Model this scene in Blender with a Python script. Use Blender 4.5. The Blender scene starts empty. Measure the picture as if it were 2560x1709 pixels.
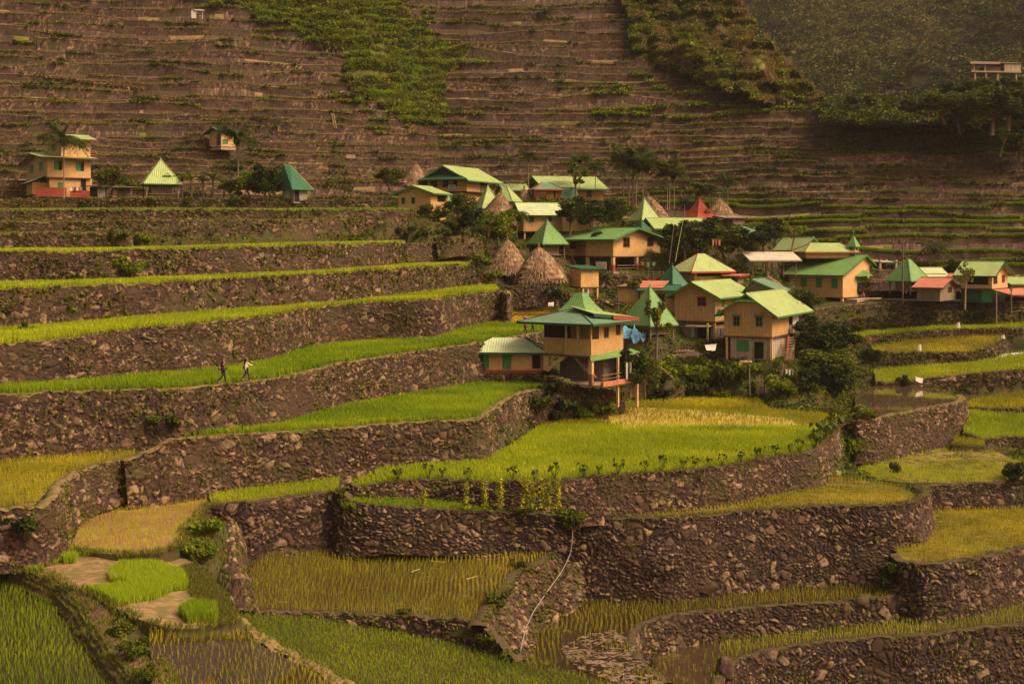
import bpy, math, random
import numpy as np
from mathutils import Vector
from mathutils.geometry import tessellate_polygon
random.seed(7)
RNG = np.random.default_rng(7)
S = bpy.context.scene
COL = S.collection

# ------------------------------------------------------------------ camera, world, sun, exposure
F = 3200.0        # focal length in photograph pixels (photograph 2560 wide)
YH = 610.0        # row of the horizon
CZ = 30.0         # camera height above datum
HAZE = 0.00012
cam = bpy.data.cameras.new('camera'); cam_o = bpy.data.objects.new('camera', cam); COL.objects.link(cam_o)
cam_o.location = (0, 0, CZ); cam_o.rotation_euler = (math.radians(90), 0, 0)
cam.sensor_fit = 'HORIZONTAL'; cam.sensor_width = 36.0; cam.lens = 36.0 * F / 2560
cam.shift_y = -(854.5 - YH) / 2560
cam.clip_start = 0.5; cam.clip_end = 4000
S.camera = cam_o

SUN_EL, SUN_AZ = 48.0, 115.0          # azimuth measured clockwise from +Y (view direction)
w = bpy.data.worlds.new('World'); S.world = w; w.use_nodes = True
wn = w.node_tree; wn.nodes.clear()
sky = wn.nodes.new('ShaderNodeTexSky'); sky.sky_type = 'NISHITA'; sky.sun_disc = False
sky.sun_elevation = math.radians(SUN_EL); sky.sun_rotation = math.radians(SUN_AZ)
sky.air_density = 1.0; sky.dust_density = 6.0; sky.ozone_density = 0.5
tint = wn.nodes.new('ShaderNodeMix'); tint.data_type = 'RGBA'; tint.blend_type = 'MULTIPLY'
tint.inputs[0].default_value = 1.0; tint.inputs[7].default_value = (1.0, 0.70, 0.50, 1)
bg = wn.nodes.new('ShaderNodeBackground'); bg.inputs[1].default_value = 0.105
wo = wn.nodes.new('ShaderNodeOutputWorld')
wn.links.new(sky.outputs[0], tint.inputs[6]); wn.links.new(tint.outputs[2], bg.inputs[0]); wn.links.new(bg.outputs[0], wo.inputs[0])
sun = bpy.data.lights.new('sun', 'SUN'); sun.energy = 2.0; sun.angle = math.radians(26); sun.color = (1.0, 0.86, 0.66)
sun_o = bpy.data.objects.new('sun', sun); COL.objects.link(sun_o)
az, el = math.radians(SUN_AZ), math.radians(SUN_EL)
sd = Vector((math.sin(az) * math.cos(el), math.cos(az) * math.cos(el), math.sin(el)))
sun_o.rotation_euler = sd.to_track_quat('Z', 'Y').to_euler(); sun_o.location = (60, -20, 120)
S.view_settings.view_transform = 'Standard'; S.view_settings.look = 'None'
S.view_settings.exposure = 0.82; S.view_settings.gamma = 1.0
S.render.engine = 'CYCLES'; S.cycles.use_denoising = True
S.cycles.max_bounces = 5; S.cycles.diffuse_bounces = 2; S.cycles.glossy_bounces = 2
S.cycles.transmission_bounces = 2; S.cycles.transparent_max_bounces = 6; S.cycles.volume_bounces = 0

# ------------------------------------------------------------------ helpers
def W(x, y, D, dz=0.0):
    return np.array([(x - 1280) / F * D, D, CZ + (YH - y) / F * D + dz])
def Wz(x, y, Z):                       # point of the pixel ray on the level Z (relative to the camera)
    return W(x, y, F * (-Z) / (y - YH))
def interp(x, tab):
    if isinstance(tab, (int, float)): return float(tab)
    return float(np.interp(x, [t[0] for t in tab], [t[1] for t in tab]))
def lin(c):
    return tuple(((v / 255.0) / 12.92 if v / 255.0 <= 0.04045 else ((v / 255.0 + 0.055) / 1.055) ** 2.4) for v in c)
def catmull(P, step):
    P = [np.array(p, float) for p in P]
    if len(P) == 2:
        n = max(1, int(np.linalg.norm(P[1] - P[0]) / step)); return np.array([P[0] + (P[1] - P[0]) * i / n for i in range(n + 1)])
    Q = [2 * P[0] - P[1]] + P + [2 * P[-1] - P[-2]]
    out = []
    for i in range(1, len(Q) - 2):
        p0, p1, p2, p3 = Q[i - 1], Q[i], Q[i + 1], Q[i + 2]
        n = max(1, int(np.linalg.norm(p2 - p1) / step))
        for k in range(n):
            t = k / n
            c = 0.5 * ((2 * p1) + (-p0 + p2) * t + (2 * p0 - 5 * p1 + 4 * p2 - p3) * t * t + (-p0 + 3 * p1 - 3 * p2 + p3) * t ** 3)
            lo = p1 + (p2 - p1) * t
            out.append(0.6 * c + 0.4 * lo)
    out.append(P[-1]); return np.array(out)

def hash2(i, j, s=0):
    i = i.astype(np.int64) & 0xffffffff; j = j.astype(np.int64) & 0xffffffff
    h = (i * 374761393 + j * 668265263 + (s + 1) * 2246822519) & 0xffffffff
    h = ((h ^ (h >> 13)) * 1274126177) & 0xffffffff
    h = ((h ^ (h >> 16)) * 2654435761) & 0xffffffff
    h = h ^ (h >> 15)
    return (h & 0xffffff) / float(0x1000000)
def vnoise(x, y, s=0):
    x = np.asarray(x, float); y = np.asarray(y, float)
    i = np.floor(x); j = np.floor(y); u = x - i; v = y - j
    u = u * u * (3 - 2 * u); v = v * v * (3 - 2 * v)
    a = hash2(i, j, s); b = hash2(i + 1, j, s); c = hash2(i, j + 1, s); d = hash2(i + 1, j + 1, s)
    return (a * (1 - u) + b * u) * (1 - v) + (c * (1 - u) + d * u) * v
def fbm(x, y, s=0, o=4):
    r = 0; a = 0.5; t = 0
    for k in range(o):
        r = r + a * vnoise(np.asarray(x) * 2 ** k, np.asarray(y) * 2 ** k, s + k * 7); t += a; a *= 0.55
    return r / t
def voronoi(x, y, s=0, jit=0.95):
    i0 = np.floor(x); j0 = np.floor(y)
    f1 = np.full(x.shape, 9.0); f2 = np.full(x.shape, 9.0); idv = np.zeros(x.shape); cy = np.zeros(x.shape)
    for di in (-1, 0, 1):
        for dj in (-1, 0, 1):
            i = i0 + di; j = j0 + dj
            px = i + 0.5 + jit * (hash2(i, j, s) - 0.5); py = j + 0.5 + jit * (hash2(i, j, s + 3) - 0.5)
            d = np.hypot(x - px, y - py)
            near = d < f1
            f2 = np.where(near, f1, np.minimum(f2, d)); idv = np.where(near, hash2(i, j, s + 9), idv); f1 = np.where(near, d, f1)
    return f1, f2, idv

def tag(o, label=None, cat=None, group=None, kind=None):
    if label: o['label'] = label
    if cat: o['category'] = cat
    if group: o['group'] = group
    if kind: o['kind'] = kind
    return o
def npmesh(name, V, Fc, mat, parent=None, attrs=None, smooth=False, origin=None, matidx=None):
    V = np.asarray(V, float); Fc = np.asarray(Fc, np.int32)
    if origin is not None: V = V - np.asarray(origin)
    me = bpy.data.meshes.new(name); k = Fc.shape[1]
    me.vertices.add(len(V)); me.vertices.foreach_set('co', V.ravel().astype(np.float32))
    me.loops.add(Fc.size); me.loops.foreach_set('vertex_index', Fc.ravel())
    me.polygons.add(len(Fc)); me.polygons.foreach_set('loop_start', np.arange(0, Fc.size, k, dtype=np.int32))
    me.polygons.foreach_set('loop_total', np.full(len(Fc), k, np.int32))
    me.polygons.foreach_set('use_smooth', np.full(len(Fc), smooth, bool))
    for m in (mat if isinstance(mat, list) else [mat]): me.materials.append(m)
    if matidx is not None: me.polygons.foreach_set('material_index', np.asarray(matidx, np.int32))
    for an, av in (attrs or {}).items():
        a = me.attributes.new(an, 'FLOAT', 'POINT'); a.data.foreach_set('value', np.asarray(av, np.float32))
    me.update(calc_edges=True)
    o = bpy.data.objects.new(name, me); COL.objects.link(o)
    if origin is not None: o.location = origin
    if parent is not None:
        o.parent = parent
        if origin is not None: o.location = (0, 0, 0)
    return o
def empty(name, loc):
    o = bpy.data.objects.new(name, None); COL.objects.link(o); o.location = tuple(float(v) for v in loc); o.empty_display_size = 0.3
    return o

# ------------------------------------------------------------------ materials
def nodes(name):
    m = bpy.data.materials.new(name); m.use_nodes = True; nt = m.node_tree
    return m, nt, nt.nodes['Principled BSDF']
def N(nt, t, **kw):
    n = nt.nodes.new(t)
    for k, v in kw.items(): setattr(n, k, v)
    return n
def ramp(nt, fac, cols):
    r = nt.nodes.new('ShaderNodeValToRGB'); e = r.color_ramp.elements
    while len(e) > 1: e.remove(e[-1])
    e[0].position = cols[0][0]; e[0].color = (*cols[0][1], 1)
    for p, c in cols[1:]:
        q = e.new(p); q.color = (*c, 1)
    nt.links.new(fac, r.inputs[0]); return r.outputs[0]
def mixc(nt, fac, a, b, mode='MIX'):
    m = nt.nodes.new('ShaderNodeMix'); m.data_type = 'RGBA'; m.blend_type = mode
    if isinstance(fac, (int, float)): m.inputs[0].default_value = fac
    else: nt.links.new(fac, m.inputs[0])
    for i, v in ((6, a), (7, b)):
        if isinstance(v, tuple): m.inputs[i].default_value = (*v[:3], 1)
        else: nt.links.new(v, m.inputs[i])
    return m.outputs[2]
def noise(nt, scale, detail=3, rough=0.6, coord='obj', dist=0.0):
    n = nt.nodes.new('ShaderNodeTexNoise'); n.inputs['Scale'].default_value = scale
    n.inputs['Detail'].default_value = detail; n.inputs['Roughness'].default_value = rough; n.inputs['Distortion'].default_value = dist
    g = nt.nodes.new('ShaderNodeNewGeometry'); nt.links.new(g.outputs['Position'], n.inputs['Vector'])
    return n.outputs[0]
def contrast(nt, v, lo, hi):
    m = nt.nodes.new('ShaderNodeMapRange'); m.inputs[1].default_value = lo; m.inputs[2].default_value = hi
    nt.links.new(v, m.inputs[0]); return m.outputs[0]
def attr(nt, name):
    a = nt.nodes.new('ShaderNodeAttribute'); a.attribute_name = name; return a.outputs['Fac']
def bump(nt, b, h, strength=0.5, dist=0.05):
    n = nt.nodes.new('ShaderNodeBump'); n.inputs['Strength'].default_value = strength; n.inputs['Distance'].default_value = dist
    nt.links.new(h, n.inputs['Height']); nt.links.new(n.outputs[0], b.inputs['Normal'])

def mat_leaf(name, cols, trans=0.25, patch=0.35, patchcol=None):
    m, nt, b = nodes(name)
    c = ramp(nt, attr(nt, 'tint'), [(i / (len(cols) - 1), k) for i, k in enumerate(cols)])
    if patchcol is not None:
        c = mixc(nt, contrast(nt, noise(nt, patch, 3), 0.45, 0.62), c, patchcol)
    b.inputs['Roughness'].default_value = 0.75; b.inputs['Specular IOR Level'].default_value = 0.15
    nt.links.new(c, b.inputs['Base Color'])
    if trans > 0:
        t = N(nt, 'ShaderNodeBsdfTranslucent'); nt.links.new(c, t.inputs['Color'])
        ms = N(nt, 'ShaderNodeMixShader'); ms.inputs[0].default_value = trans
        nt.links.new(b.outputs[0], ms.inputs[1]); nt.links.new(t.outputs[0], ms.inputs[2])
        nt.links.new(ms.outputs[0], nt.nodes['Material Output'].inputs['Surface'])
    return m
def mat_stone(name, dark=(.012, .007, .006), mid=(.085, .055, .038), light=(.30, .22, .15), moss=(.058, .046, .016), mossamt=(0.50, 0.61)):
    m, nt, b = nodes(name)
    c = ramp(nt, attr(nt, 'tint'), [(0.0, tuple(v * .45 for v in mid)), (0.45, tuple(v * .9 for v in mid)), (0.72, tuple(v * 1.9 for v in mid)), (0.92, light), (1.0, light)])
    c = mixc(nt, contrast(nt, noise(nt, 5.0, 4, .7), 0.35, 0.7), c, tuple(v * .6 for v in mid))
    c = mixc(nt, contrast(nt, noise(nt, 3.2, 5, .75), .56, .68), c, tuple(v * .8 for v in light))
    c = mixc(nt, attr(nt, 'gap'), c, dark)
    mo = contrast(nt, noise(nt, 0.32, 6, .72), *mossamt)
    c = mixc(nt, mo, c, moss)
    c2 = mixc(nt, contrast(nt, noise(nt, 0.16, 6, .7), 0.52, 0.66), c, (.068, .040, .022))
    c2 = mixc(nt, contrast(nt, noise(nt, 1.1, 4, .6), 0.60, 0.72), c2, (.045, .028, .018))
    nt.links.new(c2, b.inputs['Base Color']); b.inputs['Roughness'].default_value = 0.85; b.inputs['Specular IOR Level'].default_value = 0.25
    bump(nt, b, noise(nt, 9.0, 4, .7), 0.7, 0.06)
    return m
def mat_earth(name, a, bcol, scale=1.2, rough=0.9, spec=0.2, bs=0.5, c3=None):
    m, nt, b = nodes(name)
    c = mixc(nt, contrast(nt, noise(nt, scale, 5, .65), 0.38, 0.62), a, bcol)
    if c3 is not None: c = mixc(nt, contrast(nt, noise(nt, scale * .3, 4, .6), 0.48, 0.6), c, c3)
    nt.links.new(c, b.inputs['Base Color']); b.inputs['Roughness'].default_value = rough; b.inputs['Specular IOR Level'].default_value = spec
    bump(nt, b, noise(nt, scale * 6, 4, .7), bs, 0.06)
    return m
def mat_paddy(name, mud, algae, lo, hi, scale=0.5, rough=0.15):
    m, nt, b = nodes(name)
    a = contrast(nt, noise(nt, scale, 6, .65, dist=1.5), lo, hi)
    c = mixc(nt, a, mud, algae); nt.links.new(c, b.inputs['Base Color'])
    r = N(nt, 'ShaderNodeMapRange'); r.inputs[3].default_value = rough; r.inputs[4].default_value = 0.85
    nt.links.new(a, r.inputs[0]); nt.links.new(r.outputs[0], b.inputs['Roughness'])
    bump(nt, b, noise(nt, 3.0, 3), 0.12, 0.02)
    return m

M = {}
M['stone'] = mat_stone('wall_stone', mid=(.080, .044, .026), light=(.40, .28, .15))
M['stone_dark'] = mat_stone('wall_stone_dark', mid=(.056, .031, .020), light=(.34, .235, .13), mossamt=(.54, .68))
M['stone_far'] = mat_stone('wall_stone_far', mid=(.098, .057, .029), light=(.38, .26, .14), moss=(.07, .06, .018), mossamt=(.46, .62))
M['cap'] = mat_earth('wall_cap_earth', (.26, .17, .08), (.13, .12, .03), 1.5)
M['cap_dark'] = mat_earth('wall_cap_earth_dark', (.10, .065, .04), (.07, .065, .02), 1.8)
M['soil'] = mat_earth('soil', (.07, .043, .025), (.06, .055, .018), 0.8, c3=(.05, .06, .012))
M['soil_green'] = mat_earth('soil_green', (.10, .13, .012), (.14, .17, .016), 1.0)
M['mud'] = mat_paddy('paddy_mud', (.060, .038, .018), (.15, .12, .018), .58, .72)
M['mud_dark'] = mat_paddy('paddy_mud_dark', (.034, .022, .011), (.10, .085, .018), .62, .75)
M['mud_algae'] = mat_paddy('paddy_mud_algae', (.10, .066, .03), (.23, .18, .022), .44, .58)
M['mud_orange'] = mat_paddy('paddy_mud_orange', (.24, .125, .05), (.26, .21, .03), .45, .62, rough=.6)
M['mud_pale'] = mat_paddy('paddy_mud_pale', (.30, .18, .085), (.15, .12, .03), .44, .56, .8, rough=.7)
M['straw_ground'] = mat_paddy('paddy_straw', (.34, .22, .06), (.38, .33, .03), .42, .56, .5, rough=.8)
M['rice'] = mat_leaf('rice_leaf', [(.24, .31, .010), (.40, .48, .014), (.53, .58, .022)], .38, .12, (.36, .44, .013))
M['rice_green'] = mat_leaf('rice_leaf_green', [(.15, .24, .008), (.26, .37, .010), (.37, .45, .015)], .38, .15, (.21, .32, .009))
M['rice_yellow'] = mat_leaf('rice_leaf_yellow', [(.26, .26, .010), (.42, .39, .014), (.58, .50, .02)], .35, .12, (.32, .31, .016))
M['rice_ripe'] = mat_leaf('rice_leaf_ripe', [(.45, .34, .02), (.62, .46, .03), (.70, .52, .05)], .35)
M['seedling'] = mat_leaf('rice_seedling', [(.22, .32, .012), (.36, .48, .016), (.48, .58, .03)], .4)
M['grass'] = mat_leaf('grass_leaf', [(.05, .085, .008), (.11, .14, .012), (.20, .20, .018), (.30, .22, .06)], .25)
M['grass_dry'] = mat_leaf('grass_leaf_dry', [(.10, .10, .015), (.24, .17, .055), (.38, .25, .10)], .2)
M['shrub'] = mat_leaf('shrub_leaf', [(.025, .040, .006), (.06, .085, .008), (.12, .14, .012), (.20, .21, .02)], .25)
M['shrub_dark'] = mat_leaf('shrub_leaf_dark', [(.014, .024, .006), (.035, .052, .008), (.075, .09, .012)], .2)
M['shrub_light'] = mat_leaf('shrub_leaf_light', [(.07, .10, .008), (.15, .20, .012), (.28, .32, .02)], .3)
M['weed'] = mat_leaf('weed_leaf', [(.04, .045, .008), (.10, .105, .014), (.17, .18, .018), (.24, .20, .05)], .2)
M['fern_teal'] = mat_leaf('fern_leaf', [(.04, .10, .02), (.07, .16, .03), (.12, .22, .03)], .25)
M['bark'] = mat_earth('bark', (.10, .065, .04), (.20, .14, .085), 4.0)
M['bark_pale'] = mat_earth('bark_pale', (.30, .22, .13), (.20, .15, .09), 4.0)
M['hill'] = mat_stone('hill_terrace', mid=(.092, .050, .033), light=(.40, .28, .16), moss=(.062, .048, .020), mossamt=(.48, .60))
M['forest_ground'] = mat_earth('forest_ground', (.05, .055, .012), (.03, .03, .01), .12)
M['forest_leaf'] = mat_leaf('forest_leaf', [(.010, .016, .004), (.038, .046, .010), (.085, .088, .016), (.15, .13, .025)], .2)
M['shrub_dry'] = mat_leaf('shrub_leaf_dry', [(.06, .05, .012), (.14, .12, .02), (.24, .18, .04), (.33, .24, .08)], .2)

# ------------------------------------------------------------------ fields
FIELDS = []; PATHF = []
CTRL = []        # control points of the ground sheet
class Field:
    def __init__(s, lip, back, Z=None, name='rice_field', mat='mud', label=None, dz=0.0):
        def p3(p):
            if len(p) == 3: return W(*p)
            return Wz(p[0], p[1], interp(p[0], Z))
        L = catmull([p3(p) for p in lip], .7); B = [p3(p) for p in back]
        tq = np.gradient(L, axis=0); tq /= np.hypot(tq[:, 0], tq[:, 1])[:, None] + 1e-9; uq = np.arange(len(L)) * .7
        L[:, :2] -= np.stack([tq[:, 1], -tq[:, 0]], 1) * (.35 * fbm(uq * .6, uq * 0, len(FIELDS), 3))[:, None]; s.L = L
        s.P = np.array(list(L) + B[::-1]); s.P[:, 2] += dz
        s.tris = tessellate_polygon([[Vector(p) for p in s.P]])
        T = np.array(s.tris)
        s.T = s.P[T]
        # outward winding
        Fc = []
        for t in T:
            a, b, c = s.P[t]
            n = np.cross(b - a, c - a)[2]
            Fc.append(t if n > 0 else t[::-1])
        n = len(s.P); lo = s.P - np.array([0, 0, .9]); c0 = s.P.mean(0); lo[:, :2] += (s.P[:, :2] - c0[:2]) / (np.linalg.norm(s.P[:, :2] - c0[:2], axis=1)[:, None] + 1e-6) * .25
        k = np.arange(n); k2 = (k + 1) % n; sk = np.concatenate([np.stack([k + n, k2 + n, k2], 1), np.stack([k + n, k2, k], 1)])
        ar = np.sum(s.P[k, 0] * s.P[k2, 1] - s.P[k2, 0] * s.P[k, 1])
        if ar < 0: sk = sk[:, ::-1]
        o = npmesh(name, np.concatenate([s.P, lo]), np.concatenate([np.array(Fc), sk]), [M[mat], M['soil']], origin=c0, matidx=np.r_[np.zeros(len(Fc)), np.ones(len(sk))])
        tag(o, label, None, kind='structure'); s.obj = o
        FIELDS.append(s)
        for p in s.P: CTRL.append(tuple(p))
    def sample(s, X, Y):
        z = np.full(X.shape, np.nan)
        for a, b, c in s.T:
            d = (b[1] - c[1]) * (a[0] - c[0]) + (c[0] - b[0]) * (a[1] - c[1])
            if abs(d) < 1e-9: continue
            l1 = ((b[1] - c[1]) * (X - c[0]) + (c[0] - b[0]) * (Y - c[1])) / d
            l2 = ((c[1] - a[1]) * (X - c[0]) + (a[0] - c[0]) * (Y - c[1])) / d
            l3 = 1 - l1 - l2
            m = (l1 >= -1e-6) & (l2 >= -1e-6) & (l3 >= -1e-6)
            z[m] = (l1 * a[2] + l2 * b[2] + l3 * c[2])[m]
        return z

def inpoly(px, py, poly):
    px = np.asarray(px); py = np.asarray(py); r = np.zeros(px.shape, bool); n = len(poly)
    for i in range(n):
        x1, y1 = poly[i]; x2, y2 = poly[(i + 1) % n]
        if y1 == y2: continue
        c = ((y1 > py) != (y2 > py)) & (px < (x2 - x1) * (py - y1) / (y2 - y1) + x1)
        r ^= c
    return r
def topx(X, Y, Z):
    return 1280 + F * X / Y, YH - F * (Z - CZ) / Y

def tufts(name, P, height, width, blades, mat, lean=0.25, kindlabel=None, parent=None, hvar=0.3, tintbias=None, label=None):
    """P (n,3): base points. Each tuft: `blades` tapering blades of two segments."""
    n = len(P)
    if n == 0: return None
    P = np.repeat(P, blades, 0); m = len(P)
    ht = (np.repeat(np.broadcast_to(height, (n,)), blades)) * (1 + hvar * (RNG.random(m) - .5) * 2)
    a = RNG.random(m) * 2 * np.pi
    ln = ht * lean * (0.3 + RNG.random(m) * 1.2)
    base = P + np.stack([np.cos(a) * width * 1.2, np.sin(a) * width * 1.2, np.zeros(m)], 1) * RNG.random((m, 1))
    dirv = np.stack([np.cos(a), np.sin(a), np.zeros(m)], 1)
    t = a + np.pi / 2 + (RNG.random(m) - .5) * 2
    side = np.stack([np.cos(t), np.sin(t), np.zeros(m)], 1) * (width * (0.7 + .6 * RNG.random((m, 1))))
    up = np.array([0, 0, 1.0])
    mid = base + dirv * (ln * .35)[:, None] + up * (ht * .6)[:, None]
    tip = base + dirv * ln[:, None] + up * ht[:, None]
    V = np.stack([base - side * .5, base + side * .5, mid + side * .45, mid - side * .45, tip], 1).reshape(-1, 3)
    i = np.arange(m) * 5
    Fc = np.concatenate([np.stack([i, i + 1, i + 2], 1), np.stack([i, i + 2, i + 3], 1), np.stack([i + 3, i + 2, i + 4], 1)])
    tb = RNG.random(m) if tintbias is None else np.clip(np.repeat(tintbias, blades) + (RNG.random(m) - .5) * .5, 0, 1)
    o = npmesh(name, V, Fc, M[mat], parent, {'tint': np.repeat(tb, 5)})
    if parent is None: tag(o, label, name.replace('_', ' '), kind='stuff')
    return o

def rice(f, spacing, height, blades=5, width=0.025, mat='rice', lean=.25, rows=True, name='rice_plants', label=None, cut=None, thin=None, edge=0.0, jitter=0.25):
    P = f.P; x0, y0 = P[:, 0].min(), P[:, 1].min(); x1, y1 = P[:, 0].max(), P[:, 1].max()
    X, Y = np.meshgrid(np.arange(x0, x1, spacing), np.arange(y0, y1, spacing * (1.0 if rows else 1.0)))
    X = X.ravel(); Y = Y.ravel()
    if rows:     # gently bending planting rows
        X = X + 0.5 * np.sin(Y * .23 + 1.3) + 0.25 * np.sin(Y * .6)
    X = X + (RNG.random(X.shape) - .5) * spacing * (jitter * 2 if rows else 1.6)
    Y = Y + (RNG.random(Y.shape) - .5) * spacing * (jitter * 2 if rows else 1.6)
    Z = f.sample(X, Y); ok = ~np.isnan(Z)
    X, Y, Z = X[ok], Y[ok], Z[ok]
    px, py = topx(X, Y, Z)
    ed = .75 if f in PATHF else .22; LL = f.L[::2, :2]; nearp = np.zeros(X.shape, bool)
    for i in range(0, len(X), 20000): nearp[i:i + 20000] = (((X[i:i + 20000, None] - LL[None, :, 0]) ** 2 + (Y[i:i + 20000, None] - LL[None, :, 1]) ** 2).min(1) < ed * ed)
    ok = ~nearp & (px > -60) & (px < 2620) & (py > -50) & (py < 1800)
    if cut is not None: ok &= ~cut(px, py, X, Y)
    if thin is not None: ok &= RNG.random(X.shape) < thin(px, py, X, Y)
    X, Y, Z = X[ok], Y[ok], Z[ok]
    h = height * (0.8 + 0.4 * fbm(X * .25, Y * .25, 5))
    tb = np.clip((fbm(X * .15, Y * .3, 11) - .5) * 2.2 + .5, 0, 1)
    return tufts(name, np.stack([X, Y, Z], 1), h, width, blades, mat, lean, label=label, tintbias=tb)

# ------------------------------------------------------------------ leaf clouds
def leaves(C, size, rng=RNG, droop=0.0):
    """C (n,3) leaf centres -> quads (diamonds) of random orientation."""
    n = len(C)
    a = rng.normal(size=(n, 3)); a[:, 2] *= .6; a /= np.linalg.norm(a, axis=1)[:, None]
    b = rng.normal(size=(n, 3)); b -= (a * b).sum(1)[:, None] * a; b /= np.linalg.norm(b, axis=1)[:, None]
    s = size * (0.6 + .8 * rng.random((n, 1)))
    a = a * s; b = b * s * .55
    a[:, 2] -= droop * s[:, 0]
    V = np.stack([C - a, C - b + a * .1, C + a, C + b + a * .1], 1).reshape(-1, 3)
    i = np.arange(n) * 4
    return V, np.stack([i, i + 1, i + 2, i + 3], 1)
def clump_points(centres, radii, n, rng=RNG, shell=.5):
    k = len(centres); idx = rng.integers(0, k, n)
    d = rng.normal(size=(n, 3)); d /= np.linalg.norm(d, axis=1)[:, None]
    r = (shell + (1 - shell) * rng.random(n)) ** 1.0 * radii[idx]
    p = centres[idx] + d * r[:, None] * np.array([1, 1, .8])
    return p, idx

# ------------------------------------------------------------------ stone walls
def wall(lip, h, Z=None, res=0.10, cs=0.32, mat='stone', cap='cap', capw=0.6, batter=0.13, label='', weeds=0.35, fringe=1.0, seed=1, rough=1.0, weedmat='weed', bulge=.45):
    def p3(p):
        if len(p) == 3: return W(*p)
        return Wz(p[0], p[1], interp(p[0], Z))
    L0 = np.array([p3(p) for p in lip])
    if Z is not None or True: px_l = np.array([p[0] for p in lip], float)
    L = catmull(L0, res)
    # resample evenly
    seg = np.r_[0, np.cumsum(np.linalg.norm(np.diff(L, axis=0), axis=1))]
    n = int(seg[-1] / res) + 1; sarr = np.linspace(0, seg[-1], n)
    L = np.stack([np.interp(sarr, seg, L[:, k]) for k in range(3)], 1)
    tg = np.gradient(L, axis=0)
    kk = max(3, int(1.5 / res)); ker = np.hanning(kk * 2 + 1); ker /= ker.sum()
    for c in (0, 1): tg[:, c] = np.convolve(np.pad(tg[:, c], kk, mode='edge'), ker, 'valid')
    tg /= np.hypot(tg[:, 0], tg[:, 1])[:, None]
    out = np.stack([tg[:, 1], -tg[:, 0], np.zeros(n)], 1)
    pxs, _ = topx(L[:, 0], L[:, 1], L[:, 2])
    if isinstance(h, (int, float)): H = np.full(n, float(h))
    else:   # table by fraction of the lip
        H = np.interp(sarr / seg[-1], [a[0] for a in h], [a[1] for a in h])
    m = int(max(H.max(), .4) / res) + 1
    v = np.linspace(0, 1, m)
    U = np.repeat(sarr[:, None], m, 1); Vv = H[:, None] * v[None, :]
    cs = cs * .88; wx = (fbm(U * .7, Vv * .7, seed + 50, 3) - .5) * 1.1; wy = (fbm(U * .7, Vv * .7, seed + 70, 3) - .5) * 1.0
    f1, f2, sid = voronoi((U + wx) / cs, (Vv + wy) / (cs * .78), seed)
    g1, g2, sid2 = voronoi((U + wx) / (cs * 2.1), (Vv + wy) / (cs * 1.7), seed + 31)
    big = (sid2 > .72) & (vnoise(U * .4, Vv * .5 + 9, seed) > .35)
    e = np.where(big, np.clip((g2 - g1) * 2.4, 0, 1), np.clip((f2 - f1) * 2.6, 0, 1)); sidf = np.where(big, sid2 * 5 % 1, sid)
    dome = np.sqrt(e)
    disp = rough * (cs * .50 * dome + cs * .42 * (sidf - .5) * e) + bulge * (fbm(U * .22, Vv * .35, seed + 20, 3) - .5) * np.minimum(1, Vv * 2)
    gap = np.clip(1 - e * 1.7, 0, 1)
    pos = L[:, None, :] + out[:, None, :] * (batter * Vv + disp)[:, :, None]
    pos[:, :, 2] -= Vv
    topn = (fbm(sarr * 1.6, sarr * 0, seed + 5, 3) - .5) * .34 + (vnoise(sarr / cs, sarr * 0, seed + 6) - .5) * .16 * rough
    pos[:, :, 2] += (topn[:, None] * np.clip(1 - Vv / .6, 0, 1))
    Vt = pos.reshape(-1, 3)
    idx = np.arange(n * m).reshape(n, m)
    Fq = np.stack([idx[:-1, :-1], idx[:-1, 1:], idx[1:, 1:], idx[1:, :-1]], -1).reshape(-1, 4)
    tint = sidf.ravel().copy(); gp = gap.ravel()
    # cap strip going inwards
    cw = [0.0, capw * .45, capw, capw + .12]; cz = [0.02, .06, .05, -.25]
    cap_pos = []
    for q, zq in zip(cw, cz):
        c = pos[:, 0, :] - out * (q + .25 * capw * (fbm(sarr * .7, sarr * 0 + q * 5, seed + 8, 2) - .3) * (q > 0))[:, None]
        c[:, 2] = (pos[:, 0, 2] if q == 0 else L[:, 2] + (topn * .6)) + zq + (0 if q == 0 else 1) * (fbm(sarr * 2, sarr * 0 + q * 9, seed + 4, 2) - .5) * .08
        cap_pos.append(c)
    cp = np.stack(cap_pos, 1); off = len(Vt)
    ci = off + np.arange(n * 4).reshape(n, 4)
    Fcap = np.stack([ci[:-1, 1:], ci[:-1, :-1], ci[1:, :-1], ci[1:, 1:]], -1).reshape(-1, 4)
    V = np.concatenate([Vt, cp.reshape(-1, 3)])
    org = L[len(L) // 2] - np.array([0, 0, H.mean()])
    o = npmesh('stone_wall', V, np.concatenate([Fq, Fcap]), [M[mat], M[cap]], attrs={'tint': np.r_[tint, np.full(n * 4, .5)], 'gap': np.r_[gp, np.zeros(n * 4)]},
               smooth=True, origin=org, matidx=np.r_[np.zeros(len(Fq)), np.ones(len(Fcap))])
    tag(o, label, 'stone wall', 'stone walls holding up the rice terraces')
    ang = math.atan2(1, 1)
    for q in (0, -1):
        pass
    for k in range(0, n, max(1, int(2.0 / res))):
        CTRL.append(tuple(L[k] - out[k] * 1.2 - np.array([0, 0, .5]))); b = pos[k, -1]; CTRL.append((b[0] + out[k, 0] * .3, b[1] + out[k, 1] * .3, b[2] + .1)); CTRL.append((b[0] - out[k, 0] * .3, b[1] - out[k, 1] * .3, b[2] - .3))
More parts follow.
